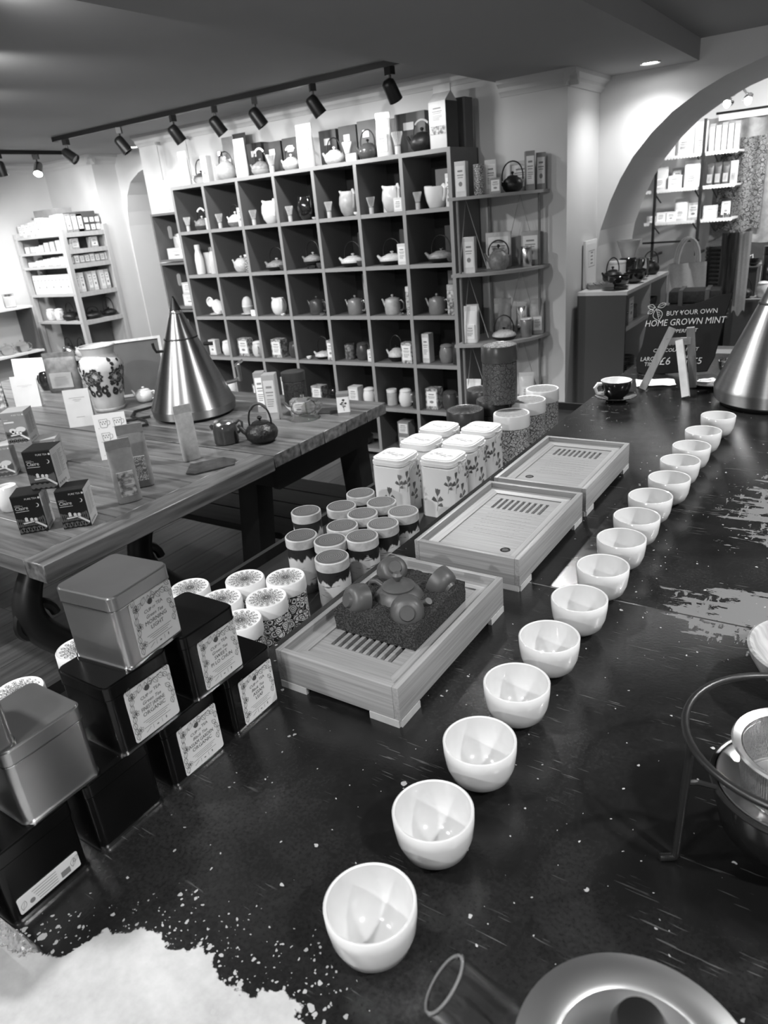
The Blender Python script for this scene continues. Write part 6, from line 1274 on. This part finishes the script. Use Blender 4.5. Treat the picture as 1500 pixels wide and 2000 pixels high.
# things on the cabinet top
t = thing('framed_print', 'narrow white framed print leaning on the pillar above the cabinet', 'picture', (-1.462, 4.47, CZ), 0)
part(t, 'frame', None, lambda g: g.box(0, 0.016, -0.105, 0.105, 0, 0.27), M_lidw, bevel=0.002)
part(t, 'print_sheet', None, lambda g: g.box(0.0155, 0.0172, -0.085, 0.085, 0.02, 0.25), M_paper)
part(t, 'lettering', None, lambda g: [g.ribbon([(-0.055, 0.12), (0.055, 0.12), (0.055, 0.21), (-0.055, 0.21)], 0.004, True, TX((0.0178, 0, 0), (0, 1, 0), (0, 0, 1)))]+[g.rect(-0.02, 0.02, 0.135+0.02*k, 0.142+0.02*k, TX((0.0178, 0, 0), (0, 1, 0), (0, 0, 1))) for k in range(4)], M_inkg)
jar(-1.385, 4.80, CZ, 'short white tub on the cabinet top', 0.052, 0.115, M_lidw, M_lidw, lh=0.12)
t = thing('coffee_maker', 'glass coffee dripper with dark carafe on the cabinet top', 'coffee maker', (-1.36, 4.955, CZ), 0.4)
part(t, 'carafe', None, lambda g: g.lathe([(0, 0), (0.062, 0), (0.07, 0.02), (0.07, 0.09), (0.05, 0.12), (0, 0.12)], 28), M_black)
part(t, 'filter_cone', None, lambda g: g.lathe([(0.04, 0.12), (0.05, 0.15), (0.075, 0.22), (0.08, 0.225), (0.07, 0.225), (0.045, 0.15)], 28), M_offw)
part(t, 'handle', None, lambda g: g.tube([(0.065, 0, 0.10), (0.11, 0, 0.11), (0.115, 0, 0.05), (0.068, 0, 0.02)], 0.007, 8), M_black)
for x, y, r, lb in ((-1.275, 4.46, 0.062, 'black bowl nearest the cabinet end'), (-1.225, 4.60, 0.060, 'black bowl in the middle of the cabinet top'), (-1.245, 4.76, 0.058, 'black bowl beside the glass on the cabinet top')): bowl(x, y, CZ, lb, r, 0.062, M_black)
kettle(-1.36, 4.62, CZ, 'black iron teapot lying among bowls on the cabinet top', r=0.06, h=0.075, m=M_iron, rz=1.0, hh=0.09)
tag(place('slatted_tray', G().box(-0.07, 0.07, -0.06, 0.06, 0, 0.02).box(-0.065, -0.04, -0.055, 0.055, 0.02, 0.028).box(-0.03, -0.005, -0.055, 0.055, 0.02, 0.028).box(0.005, 0.03, -0.055, 0.055, 0.02, 0.028).box(0.04, 0.065, -0.055, 0.055, 0.02, 0.028).mesh('slatted_tray', M_grey), None, (-1.37, 4.40, CZ+0.001), 0.5), 'small slatted tray at the cabinet end', 'tray')
tag(place('black_plate', G().lathe([(0, 0), (0.05, 0), (0.075, 0.008), (0.05, 0.004), (0, 0.004)], 28).mesh('black_plate', M_black), None, (-1.255, 4.32, CZ+0.001)), 'flat black plate at the front corner of the cabinet top', 'plate')
jar(-1.255, 4.90, CZ, 'clear glass tumbler on the cabinet top', 0.04, 0.12, M_glass, M_glass, lh=0.04)
kettle(-1.24, 5.05, CZ, 'dark teapot at the far end of the cabinet top', r=0.055, h=0.08, m=M_iron, rz=0.4, hh=0.08)

# ---------------------------------------------------------------- room beyond the arch
M_tote = mat('canvas_cloth', 0.6, 0.8, noise=0.1, scale=80); M_up = mat('black_upright', 0.012, 0.4)
shf = thing('bracket_shelf', 'white bracket shelves with scalloped edging beyond the arch', 'shelf', (0, 0, 0))
ZSF = [1.712, 1.470, 1.222]
def scal(g, x0, x1, y):
    n = max(3, int((x1-x0)/0.022)); w = (x1-x0)/n
    for i in range(n):
        cx = x0+w*(i+0.5); g.add([(cx-w/2, y, 0.004)]+[(cx+w/2*math.cos(a), y, -0.012+0.011*math.sin(a)) for a in [PI+PI*q/6 for q in range(7)]]+[(cx+w/2, y, 0.004)], [tuple(range(9))]); 
for z in ZSF:
    for x0, x1 in ((-1.70, -1.285), (-1.255, -1.02)):
        b = part(shf, 'shelf_board', ('bsb', x0), lambda g: g.box(x0, x1, 6.62, 6.90, -0.014, 0), M_lidw, loc=(0, 0, z))
        part(b, 'scalloped_edge', ('bse', x0), lambda g: scal(g, x0, x1, 6.617), mat('edging_white', 0.7, 0.7), loc=(0, 0, 0))
        for xb in (x0+0.06, x1-0.04): part(shf, 'bracket', ('bsk', x0, xb), lambda g: g.tube([(xb, 6.90, -0.10), (xb, 6.66, -0.018)], 0.006, 6).tube([(xb, 6.90, -0.016), (xb, 6.66, -0.016)], 0.005, 6), M_up, loc=(0, 0, z))
for x in (-1.27, -1.62): part(shf, 'upright', ('bsu', x), lambda g: g.box(x-0.010, x+0.010, 6.60, 6.62, 0.95, 1.95).box(x-0.010, x+0.010, 6.62, 6.93, 0.95, 0.97), M_up)
part(shf, 'hanging_rail', None, lambda g: g.box(-1.70, -1.25, 6.60, 6.615, 1.06, 1.075), M_up)
def BT(k): return ' on the %s shelf beyond the arch' % ('top', 'middle', 'lowest')[k]
gp = 'goods on the shelves beyond the arch'
pouch(-1.55, 6.72, ZSF[0], 'white tea pouch cut by the arch'+BT(0), 0.11, 0.20, 0.06, M_paper, group=gp); pouch(-1.43, 6.70, ZSF[0], 'large white tea pouch'+BT(0), 0.13, 0.225, 0.07, M_paper, group=gp); pouch(-1.325, 6.76, ZSF[0], 'narrow white tea pouch'+BT(0), 0.10, 0.23, 0.06, M_paper, group=gp)
for i in range(5): carton(-1.235+0.045*i, 6.74, ZSF[0], 'clear stick pack, %s from the upright,%s' % (ORD[i], BT(0)), 0.038, 0.05, 0.20-0.015*(i % 2), M_lgrey if i % 2 else M_cardg, 0, gp)
pouch(-1.60, 6.70, ZSF[1], 'pale pouch beside the arch'+BT(1), 0.11, 0.175, 0.06, M_card, group=gp); carton(-1.485, 6.69, ZSF[1], 'white printed box'+BT(1), 0.095, 0.07, 0.10, M_c1, 0, gp); carton(-1.49, 6.80, ZSF[1], 'pale tub box behind'+BT(1), 0.08, 0.06, 0.155, M_c2, 0, gp); pouch(-1.36, 6.70, ZSF[1], 'tall white pouch'+BT(1), 0.12, 0.20, 0.06, M_paper, group=gp)
for i in range(4): pouch(-1.225+0.058*i, 6.71, ZSF[1], 'dark star-print bag, %s from the upright,%s' % (ORD[i], BT(1)), 0.054, 0.165, 0.05, M_cardd if i < 3 else M_offw, group=gp, lm=M_cardg)
for i, (x, h) in enumerate(((-1.655, 0.05), (-1.575, 0.075), (-1.495, 0.075))): carton(x, 6.69, ZSF[2], 'white flip box, %s from the arch,%s' % (ORD[i], BT(2)), 0.075, 0.06, h, M_c1, 0, gp)
pouch(-1.425, 6.70, ZSF[2], 'white label pouch'+BT(2), 0.105, 0.17, 0.06, M_card, group=gp); carton(-1.33, 6.72, ZSF[2], 'pale clear box'+BT(2), 0.085, 0.06, 0.13, M_c2, 0, gp); carton(-1.20, 6.70, ZSF[2], 'printed pale box'+BT(2), 0.10, 0.06, 0.10, M_c2, 0, gp); carton(-1.09, 6.74, ZSF[2], 'dark upright card'+BT(2), 0.08, 0.03, 0.14, M_cardd, 0, gp); jar(-1.075, 6.67, ZSF[2], 'small steel tin'+BT(2), 0.022, 0.04, M_steel, M_steel)
# wall hanging on a rail
def cloth(x0, x1, z0, z1, y, amp, nw, nx=48, nz=30):
    g = G(); vs = []; 
    for j in range(nz+1):
        for i in range(nx+1):
            f, h = i/nx, j/nz; vs.append((x0+(x1-x0)*f, y+amp*math.sin(nw*f*2*PI+1.5*h)*(0.4+0.6*h)-0.03*(1-h), z0+(z1-z0)*h+0.02*math.sin(f*9)*(1-h)))
    g.add(vs, [(j*(nx+1)+i, j*(nx+1)+i+1, (j+1)*(nx+1)+i+1, (j+1)*(nx+1)+i) for j in range(nz) for i in range(nx)]); return g
wh = thing('wall_hanging', 'patterned wall hanging draped from a black rail beyond the arch', 'wall hanging', (0, 0, 0))
part(wh, 'cloth', None, lambda g: g.add(*(lambda q: (q.v, q.f))(cloth(-1.24, -0.45, 1.02, 1.95, 6.98, 0.018, 5))), mat('hanging_grey', 0.32, 0.8, noise=0.3, scale=20))
part(wh, 'printed_field', None, lambda g: g.add(*(lambda q: (q.v, q.f))(cloth(-1.20, -0.86, 1.10, 1.80, 6.948, 0.012, 3))), doodle('tapestry_print', 0.22, 0.03, 34, 0.05, 0.8))
part(wh, 'header_band', None, lambda g: g.box(-1.24, -0.45, 6.955, 6.965, 1.94, 1.985), mat('header_white', 0.7, 0.8))
part(wh, 'rail', None, lambda g: g.tube([(-1.26, 6.95, 1.995), (-0.4, 6.95, 1.995)], 0.009, 8), M_up)
# twin ceiling lamp
tl = thing('ceiling_lamp', 'chrome ceiling lamp with two glowing heads beyond the arch', 'light', (-0.975, 6.25, 2.24))
part(tl, 'mount', None, lambda g: g.lathe([(0, 0), (0.05, 0), (0.045, -0.02), (0.01, -0.025), (0.01, -0.16), (0, -0.16)], 20), M_chrome)
for s, lx in ((-1, -0.085), (1, 0.05)):
    a = part(tl, 'lamp_arm', None, lambda g: g.tube([(0, 0, -0.15), (lx*0.6, -0.01, -0.19), (lx, -0.02, -0.20)], 0.008, 8), M_chrome)
    part(a, 'lamp_head', None, lambda g: g.lathe([(0, 0.03), (0.02, 0.025), (0.034, -0.03), (0.03, -0.03), (0, -0.02)], 18, Matrix.Translation((lx, -0.02, -0.22)) @ Matrix.Rotation(0.5*s, 4, 'Y') @ Matrix.Rotation(-0.5, 4, 'X')), M_chrome)
    part(a, 'bulb', None, lambda g: g.lathe([(0, 0.02), (0.02, 0.01), (0.024, -0.01), (0.012, -0.03), (0, -0.034)], 16, Matrix.Translation((lx, -0.045, -0.235))), emit('bulb_glow', 30.0))
    spot((-0.975+lx*1.3, 6.15, 1.98), (-1.25+0.35*s, 6.9, 1.35), 4.0, 110, 0.9, 0.03)
spot((0.7, 6.0, 2.22), (-1.2, 6.9, 1.1), 26, 100, 0.8, 0.05)  # no fitting: side fill added for the wall between the shelves
spot((-0.5, 5.9, 2.22), (-1.2, 7.1, 1.1), 16, 120, 0.9, 0.05)  # no fitting: extra fill added to lift the far wall
# hanging canvas bags, basket tower, trunk
def tote(x, y, z, lb, w, h, m, rz=0.0):
    t = thing('tote_bag', lb, 'bag', (x, y, z), rz)
    g_ = cloth(-w/2, w/2, 0, h, 0, 0.014, 1.6, 20, 14); k = len(g_.v)
    def body(g):
        g.add(g_.v, g_.f); g.add([(p[0], -p[1]+0.05, p[2]) for p in g_.v], [tuple(reversed(f)) for f in g_.f]); nx = 21
        for j in range(14):
            for i in (0, 20): g.add([g_.v[j*nx+i], g_.v[(j+1)*nx+i], (g_.v[(j+1)*nx+i][0], -g_.v[(j+1)*nx+i][1]+0.05, g_.v[(j+1)*nx+i][2]), (g_.v[j*nx+i][0], -g_.v[j*nx+i][1]+0.05, g_.v[j*nx+i][2])], [(0, 1, 2, 3)])
    part(t, 'bag_body', None, body, m, ang=80)
    for yy in (0, 0.05): part(t, 'handle', None, lambda g: g.tube([(-w*0.3, yy, h)]+[(-w*0.3*math.cos(PI*i/10), yy, h+0.16*math.sin(PI*i/10)) for i in range(1, 10)]+[(w*0.3, yy, h)], 0.012, 6), m)
    return t
tote(-1.10, 5.50, 0.70, 'white canvas tote bag hanging past the cabinet end', 0.24, 0.30, M_tote, 0.5)
t = thing('wicker_tower', 'tall dark wicker basket tower beyond the cabinet', 'basket', (-0.93, 5.66, 0.0), 0.2)
part(t, 'core', None, lambda g: g.box(-0.07, 0.07, -0.06, 0.06, 0, 1.09), mat('dark_wicker_core', 0.02, 0.8))
for i in range(18): part(t, 'wicker_band', 'wband', lambda g: g.tube([(0.08*math.cos(2*PI*q/16), 0.07*math.sin(2*PI*q/16), 0.002*math.sin(q*4)) for q in range(16)], 0.013, 6, True), mat('dark_wicker', 0.045, 0.7, noise=0.4, scale=40), loc=(0, 0, 0.6+0.028*i))
t = thing('hanging_scarf', 'dark striped scarf hanging beside the basket tower', 'scarf', (-0.845, 5.48, 0.74), 0.1)
part(t, 'cloth', None, lambda g: [g.add(*(lambda q: ([(p[0], p[1]+dy, p[2]) for p in q.v], q.f))(cloth(-0.05, 0.05, 0, 0.44, 0, 0.012, 2, 20, 10))) for dy in (0, 0.012)], mat('dark_scarf', 0.06, 0.8, g2=0.015, scale=6, stretch=(20, 1, 1)))
t = thing('hanging_scarf', 'pale scarf hanging beside the dark striped one', 'scarf', (-0.76, 5.52, 0.66), 0.1)
part(t, 'cloth', None, lambda g: [g.add(*(lambda q: ([(p[0], p[1]+dy, p[2]) for p in q.v], q.f))(cloth(-0.04, 0.04, 0, 0.52, 0, 0.010, 2, 20, 10))) for dy in (0, 0.012)], M_tote)
t = thing('wicker_suitcase', 'dark wicker suitcase with leather straps in front of the bags', 'suitcase', (-0.985, 5.22, 0.0), 0.1)
part(t, 'case_body', None, lambda g: g.box(-0.15, 0.15, -0.10, 0.10, 0, 0.78), mat('dark_wicker', 0.045, 0.7), bevel=0.006); part(t, 'case_lid', None, lambda g: g.box(-0.155, 0.155, -0.105, 0.105, 0.785, 0.86), mat('dark_wicker', 0.045, 0.7), bevel=0.01)
for x in (-0.08, 0.08): part(t, 'strap', 'strap', lambda g: g.box(-0.014, 0.014, -0.112, 0.112, 0.70, 0.868), mat('leather_strap', 0.12, 0.5), bevel=0.002, loc=(x, 0, 0))
# further tables and boxes seen past the sign
t = thing('side_table', 'grey covered table beyond the arch with teaware', 'table', (0, 0, 0)); part(t, 'table_top', None, lambda g: g.box(-0.93, 0.2, 5.95, 6.6, 0.665, 0.685), M_cardg); part(t, 'table_skirt', None, lambda g: g.box(-0.91, 0.18, 5.97, 6.58, 0, 0.665), M_cardg)
t = thing('plinth_box', 'dark grey display plinth on the covered table', 'box', (0, 0, 0)); part(t, 'plinth', None, lambda g: g.box(-0.90, -0.74, 6.12, 6.32, 0.685, 0.885), M_cabd); part(t, 'plinth_top', None, lambda g: g.box(-0.905, -0.735, 6.115, 6.325, 0.885, 0.895), M_cabd)
kettle(-0.80, 6.03, 0.686, 'dark teapot with round bail in front of the plinth', r=0.055, h=0.07, m=M_iron, hh=0.085)
mug(-0.68, 6.05, 0.686, 'white lidded mug beside the plinth', 0.045, 0.10, M_white, lid=M_white); mug(-0.58, 6.12, 0.686, 'pale mug near the edge of the covered table', 0.045, 0.10, M_offw)
carton(-0.86, 6.2, 0.8955, 'black carton on the plinth', 0.07, 0.06, 0.12, M_cardd, 0); bowl(-0.78, 6.2, 0.8955, 'black bowl on the plinth', 0.045, 0.05, M_black); jar(-0.70, 6.38, 0.686, 'tall black canister behind the plinth', 0.045, 0.33, M_black, M_black)
carton(-0.62, 6.42, 0.686, 'tall white carton behind the plinth', 0.08, 0.06, 0.25, M_card, 0); mug(-0.885, 6.42, 0.686, 'stacked white cup pile behind the plinth', 0.05, 0.34, M_white)
t = thing('storage_chest', 'plain grey storage chest in the passage beyond the counter', 'chest', (0, 0, 0)); part(t, 'chest_body', None, lambda g: g.box(-0.80, 0.3, 3.9, 4.5, 0, 0.60), mat('grey_chest', 0.20, 0.6)); part(t, 'chest_lid', None, lambda g: g.box(-0.815, 0.31, 3.885, 4.51, 0.60, 0.63), mat('grey_chest_lid', 0.22, 0.6))
carton(-0.62, 4.05, 0.6305, 'pale flat carton on the grey storage chest', 0.16, 0.12, 0.06, M_card, 0.1)

# ---------------------------------------------------------------- far end of the counter
t = thing('chalk_sign', 'hand-lettered black chalk sign advertising home grown mint', 'sign', (-0.525, 2.535, ZC), math.radians(3))
TS_ = TX((0, 0, 0.004), (1, 0, 0.05), (0, 0.28, 1)); 
part(t, 'board', None, lambda g: g.prism([(-0.125, 0.006), (-0.09, -0.004), (0.0, 0.002), (0.10, 0.004), (0.118, 0.05), (0.125, 0.10), (0.135, 0.18), (0.150, 0.255), (0.10, 0.248), (0.06, 0.232), (0.0, 0.222), (-0.05, 0.228), (-0.098, 0.236), (-0.108, 0.18), (-0.116, 0.10), (-0.132, 0.05)], -0.010, 0, TS_), mat('chalk_black', 0.006, 0.7, noise=0.4, scale=12, spec=0.2), bevel=0.0015, seg=1)
TL = TX((0, -0.0004, 0.004), (1, 0, 0.05), (0, 0.28, 1)); TL.translation = TL.translation + (TL.to_3x3() @ Vector((0, 0, 0.0015)))
def chalk(g):
    text(g, 'BUY YOUR OWN', 0.0215, TL, 0.032, 0.193, sx=0.95); text(g, 'HOME GROWN MINT', 0.030, TL, 0.012, 0.160, shear=0.12, sx=0.86)
    text(g, 'PEPPERMINT', 0.0165, TL, 0.010, 0.135, shear=0.15); text(g, 'APPLE MINT', 0.0165, TL, 0.008, 0.094, shear=0.15); text(g, 'CHOCOLATE MINT', 0.0165, TL, -0.006, 0.073, shear=0.15)
    text(g, 'LARGE', 0.020, TL, -0.090, 0.044, shear=0.1, sx=0.9); text(g, 'TIN', 0.018, TL, -0.088, 0.027, shear=0.1); text(g, '£6', 0.036, TL, -0.036, 0.030, shear=0.12)
    text(g, 'SMALL', 0.017, TL, 0.025, 0.050, shear=0.1, sx=0.85); text(g, 'TIN', 0.017, TL, 0.022, 0.032, shear=0.1); text(g, '£5', 0.030, TL, 0.066, 0.030, shear=0.12)
part(t, 'chalk_lettering', None, chalk, mat('chalk', 0.42, 0.9))['kind'] = 'stuff'
part(t, 'mint_drawing', None, lambda g: [leaf(g, -0.082, 0.218, 0.042, -1.25, TL, 0.0016, 0.36), leaf(g, -0.085, 0.222, 0.026, 2.9, TL, 0.0014, 0.3), leaf(g, -0.078, 0.223, 0.030, 0.35, TL, 0.0014, 0.25), leaf(g, -0.09, 0.215, 0.022, -2.6, TL, 0.0014, 0.3)]+[g.ribbon([(-0.079+0.0055*k*0.33, 0.212-0.0065*k), (-0.071+0.002*k, 0.210-0.005*k)], 0.0011, False, TL) for k in range(4)], mat('chalk', 0.42, 0.9))
part(t, 'prop', None, lambda g: g.tube([(0, 0.055, 0.20), (0, 0.14, 0.0)], 0.005, 6), M_bf)
M_ez = wood('easel_wood', 0.30, 0.20, 'Z', 4, 0.55)
t = thing('tabletop_easel', 'small wooden easel in front of the chalk sign', 'easel', (-0.478, 2.32, ZC))
def strip(g, a, b, w=0.011, d=0.006):
    a, b = Vector(a), Vector(b); dr = (b-a).normalized(); u = dr.cross(Vector((0, 1, 0))).normalized(); v = dr.cross(u)
    vs = [tuple(p+u*sx_*w+v*sy_*d) for p in (a, b) for sx_, sy_ in ((-1, -1), (1, -1), (1, 1), (-1, 1))]
    g.add(vs, [(0, 1, 2, 3), (7, 6, 5, 4), (0, 4, 5, 1), (1, 5, 6, 2), (2, 6, 7, 3), (3, 7, 4, 0)])
part(t, 'leg', None, lambda g: strip(g, (-0.094, -0.012, 0.004), (-0.022, 0.02, 0.190)), M_ez); part(t, 'leg', None, lambda g: strip(g, (0.046, 0.044, 0.004), (0.030, 0.02, 0.192)), M_ez)
part(t, 'rear_leg', None, lambda g: strip(g, (0.052, -0.085, 0.004), (0.004, 0.005, 0.155)), mat('easel_pale_wood', 0.42, 0.55, noise=0.2, scale=30)); part(t, 'crossbar', None, lambda g: strip(g, (-0.036, 0.014, 0.150), (0.034, 0.022, 0.152), 0.010), M_ez)
urn(-0.200, 2.25, ZC, 'conical brushed steel urn on the counter, cut by the picture edge', 0.153, 0.42, math.radians(80), taps=False)
# cup and saucer
t = thing('black_saucer', 'glossy black saucer near the counter edge', 'saucer', (-0.617, 2.172, ZC)); part(t, 'plate', None, lambda g: g.lathe([(0, 0.003), (0.028, 0), (0.032, 0.003), (0.062, 0.014), (0.061, 0.016), (0.03, 0.006), (0, 0.005)], 36), M_black)
t = thing('teacup', 'wide black teacup with white inside on a black saucer', 'cup', (-0.617, 2.172, ZC+0.006), math.radians(215))
part(t, 'cup_body', None, lambda g: g.lathe([(0, 0), (0.022, 0), (0.024, 0.003), (0.036, 0.016), (0.044, 0.038), (0.046, 0.055), (0.0455, 0.0565)], 36), M_black)
part(t, 'white_lining', None, lambda g: g.lathe([(0.0455, 0.0565), (0.0435, 0.056), (0.041, 0.038), (0.032, 0.016), (0, 0.008)], 36), M_white)
part(t, 'handle', None, lambda g: g.tube([(0.040, 0, 0.048), (0.056, 0, 0.050), (0.065, 0, 0.038), (0.058, 0, 0.020), (0.038, 0, 0.018)], 0.0055, 10), M_white)
for i, (x, y, a, w, d) in enumerate(((-0.555, 2.40, 0.3, 0.12, 0.09), (-0.40, 2.47, -0.2, 0.13, 0.08), (-0.33, 2.50, 0.5, 0.10, 0.08))):
    g = G(); vs = [(-w/2+w*u/6, -d/2+d*v/5, 0.002+0.004*abs(math.sin(u*1.3+v))) for v in range(6) for u in range(7)]; g.add(vs, [(v*7+u, v*7+u+1, (v+1)*7+u+1, (v+1)*7+u) for v in range(5) for u in range(6)])
    tag(place('paper_napkin', g.mesh('paper_napkin', M_paper), None, (x, y, ZC), a), ('crumpled white paper napkin near the black teacup', 'crumpled white paper napkin behind the easel', 'crumpled white paper napkin beside the counter urn')[i], 'napkin')
tag(place('serving_plate', G().lathe([(0, 0), (0.05, 0), (0.085, 0.010), (0.084, 0.012), (0.05, 0.004), (0, 0.004)], 36).mesh('serving_plate', M_dgrey), None, (-0.385, 2.435, ZC)), 'dark oval plate behind the easel', 'plate')
tag(place('foil_bowl', G().lathe(cup_prof(0.05, 0.05), 28).mesh('foil_bowl', M_chrome), None, (-0.345, 2.56, ZC)), 'shiny small bowl beside the counter urn', 'bowl')

# ---------------------------------------------------------------- near corner of the counter
t = thing('wire_stand', 'black wire burner stand with a top ring', 'stand', (0.002, 0.596, ZC))
M_wire = mat('black_wire', 0.012, 0.35)
part(t, 'top_ring', None, lambda g: g.tube([(0.093*math.cos(2*PI*i/48), 0.093*math.sin(2*PI*i/48), 0.140) for i in range(48)], 0.0035, 10, True), M_wire)
part(t, 'holder_ring', None, lambda g: g.tube([(0.066*math.cos(2*PI*i/40), 0.066*math.sin(2*PI*i/40), 0.088) for i in range(40)], 0.0028, 8, True), M_wire)
for k in range(3):
    a = math.radians(211+120*k)
    lg_ = part(t, 'leg', 'wst_leg', lambda g: g.tube([(0.112, 0, 0.0035), (0.099, 0, 0.0035), (0.097, 0, 0.006), (0.093, 0, 0.14)], 0.0038, 10), M_wire, rz=a)
    part(lg_, 'strut', 'wst_st', lambda g: g.tube([(0.094, 0, 0.096), (0.084, 0, 0.096), (0.067, 0, 0.089)], 0.0025, 8), M_wire)
tag(place('black_bowl', G().lathe([(0, 0), (0.03, 0), (0.034, 0.004), (0.056, 0.022), (0.063, 0.05), (0.065, 0.072), (0.063, 0.072), (0.058, 0.05), (0.03, 0.012), (0, 0.010)], 48).mesh('black_bowl', M_black), None, (0.002, 0.596, ZC+0.0165)), 'deep black bowl held in the wire stand', 'bowl')
tag(place('steel_dish', G().lathe([(0, 0), (0.045, 0), (0.056, 0.006), (0.0625, 0.016), (0.0615, 0.0165), (0.052, 0.008), (0, 0.003)], 48).mesh('steel_dish', mat('satin_steel', 0.55, 0.28, metal=1.0)), None, (0.002, 0.596, ZC+0.0735)), 'shallow steel dish resting in the black bowl', 'dish')
def mesh_mat():
    m = bpy.data.materials.new('woven_wire_mesh'); m.use_nodes = True; nt = m.node_tree; b = nt.nodes['Principled BSDF']; L_ = nt.links.new
    tc = nd(nt, 'ShaderNodeTexCoord'); mp = nd(nt, 'ShaderNodeMapping'); L_(tc.outputs['Object'], mp.inputs[0]); w = nd(nt, 'ShaderNodeTexVoronoi', feature='F1'); w.inputs['Scale'].default_value = 900; w.inputs['Randomness'].default_value = 0.15; L_(mp.outputs[0], w.inputs['Vector'])
    cr = nd(nt, 'ShaderNodeValToRGB'); cr.color_ramp.elements[0].color = (0.75,)*3+(1,); cr.color_ramp.elements[1].color = (0.12,)*3+(1,); cr.color_ramp.elements[0].position = 0.25; cr.color_ramp.elements[1].position = 0.6; L_(w.outputs['Distance'], cr.inputs[0]); L_(cr.outputs[0], b.inputs['Base Color'])
    bp = nd(nt, 'ShaderNodeBump'); bp.inputs['Strength'].default_value = 0.9; bp.inputs['Distance'].default_value = 0.001; L_(w.outputs['Distance'], bp.inputs['Height']); L_(bp.outputs[0], b.inputs['Normal']); b.inputs['Metallic'].default_value = 0.8; b.inputs['Roughness'].default_value = 0.35; return m
t = thing('tea_strainer', 'round steel mesh strainer standing in the steel dish', 'strainer', (0.004, 0.598, ZC+0.078))
part(t, 'rim', None, lambda g: g.lathe([(0.047, 0.050), (0.054, 0.0535), (0.0555, 0.0515), (0.054, 0.049), (0.046, 0.046)], 56), mat('satin_steel', 0.55, 0.28, metal=1.0))
part(t, 'mesh_basket', None, lambda g: g.lathe([(0.047, 0.050), (0.046, 0.02), (0.043, 0.002), (0.040, 0.0), (0, 0.0), (0, 0.0012), (0.039, 0.0012), (0.042, 0.003), (0.0452, 0.02), (0.0462, 0.050)], 56), mesh_mat())
part(t, 'base_hoop', None, lambda g: g.tube([(0.0415*math.cos(2*PI*i/40), 0.0415*math.sin(2*PI*i/40), 0.003) for i in range(40)], 0.0018, 8, True), mat('satin_steel', 0.55, 0.28, metal=1.0))
tag(place('wooden_bowl', G().lathe([(0, 0), (0.034, 0), (0.038, 0.004), (0.062, 0.022), (0.075, 0.045), (0.078, 0.056), (0.075, 0.058), (0.071, 0.055), (0.066, 0.042), (0.05, 0.022), (0.025, 0.012), (0, 0.011)], 56).mesh('wooden_bowl', mat('turned_wood', 0.36, 0.45, g2=0.20, scale=14, stretch=(1, 9, 1), bump=0.08)), None, (0.006, 0.886, ZC)), 'pale turned wooden bowl at the picture edge behind the wire stand', 'bowl')
# glass teapot with steel lid, closest to the lens
t = thing('infuser_teapot', 'glass teapot with steel lid and black knob, at the bottom of the picture', 'teapot', (-0.050, 0.270, ZC), 0)
part(t, 'glass_body', None, lambda g: g.lathe([(0, 0), (0.06, 0), (0.072, 0.006), (0.078, 0.05), (0.076, 0.10), (0.069, 0.124), (0.066, 0.126), (0.073, 0.10), (0.075, 0.05), (0.069, 0.010), (0.058, 0.004), (0, 0.004)], 56), M_glass)
lid = part(t, 'lid', None, lambda g: g.lathe([(0.062, 0.124), (0.071, 0.1265), (0.0715, 0.129), (0.062, 0.132), (0.049, 0.133), (0.046, 0.1315), (0.044, 0.1335), (0.022, 0.141), (0.012, 0.143), (0, 0.143)], 64), mat('satin_lid_steel', 0.75, 0.34, metal=1.0))
part(lid, 'lid_knob', None, lambda g: g.lathe([(0.007, 0.142), (0.008, 0.150), (0.0145, 0.157), (0.016, 0.168), (0.0125, 0.176), (0, 0.179)], 28), mat('black_knob', 0.008, 0.35))
part(t, 'spout', None, lambda g: g.lathe([(0.023, 0), (0.0205, 0.045), (0.0205, 0.066), (0.019, 0.0675), (0.0172, 0.066), (0.0172, 0.045), (0.0195, 0)], 36, Matrix.Translation((-0.066, -0.006, 0.096)) @ Matrix.Rotation(math.radians(10), 4, 'Z') @ Matrix.Rotation(math.radians(-52), 4, 'Y')), M_glass)
part(t, 'spout_rim_glint', None, lambda g: g.tube([(0.019*math.cos(2*PI*i/36), 0.019*math.sin(2*PI*i/36), 0.067) for i in range(36)], 0.0011, 8, True, Matrix.Translation((-0.066, -0.006, 0.096)) @ Matrix.Rotation(math.radians(10), 4, 'Z') @ Matrix.Rotation(math.radians(-52), 4, 'Y')), mat('painted_glass_glint', 0.16, 0.08, spec=0.8))  # opaque grey ring added to imitate highlights along the glass lip
part(t, 'handle', None, lambda g: g.tube([(0.072, 0, 0.11), (0.10, 0, 0.115), (0.115, 0, 0.08), (0.10, 0, 0.035), (0.076, 0, 0.025)], 0.008, 10), M_glass)
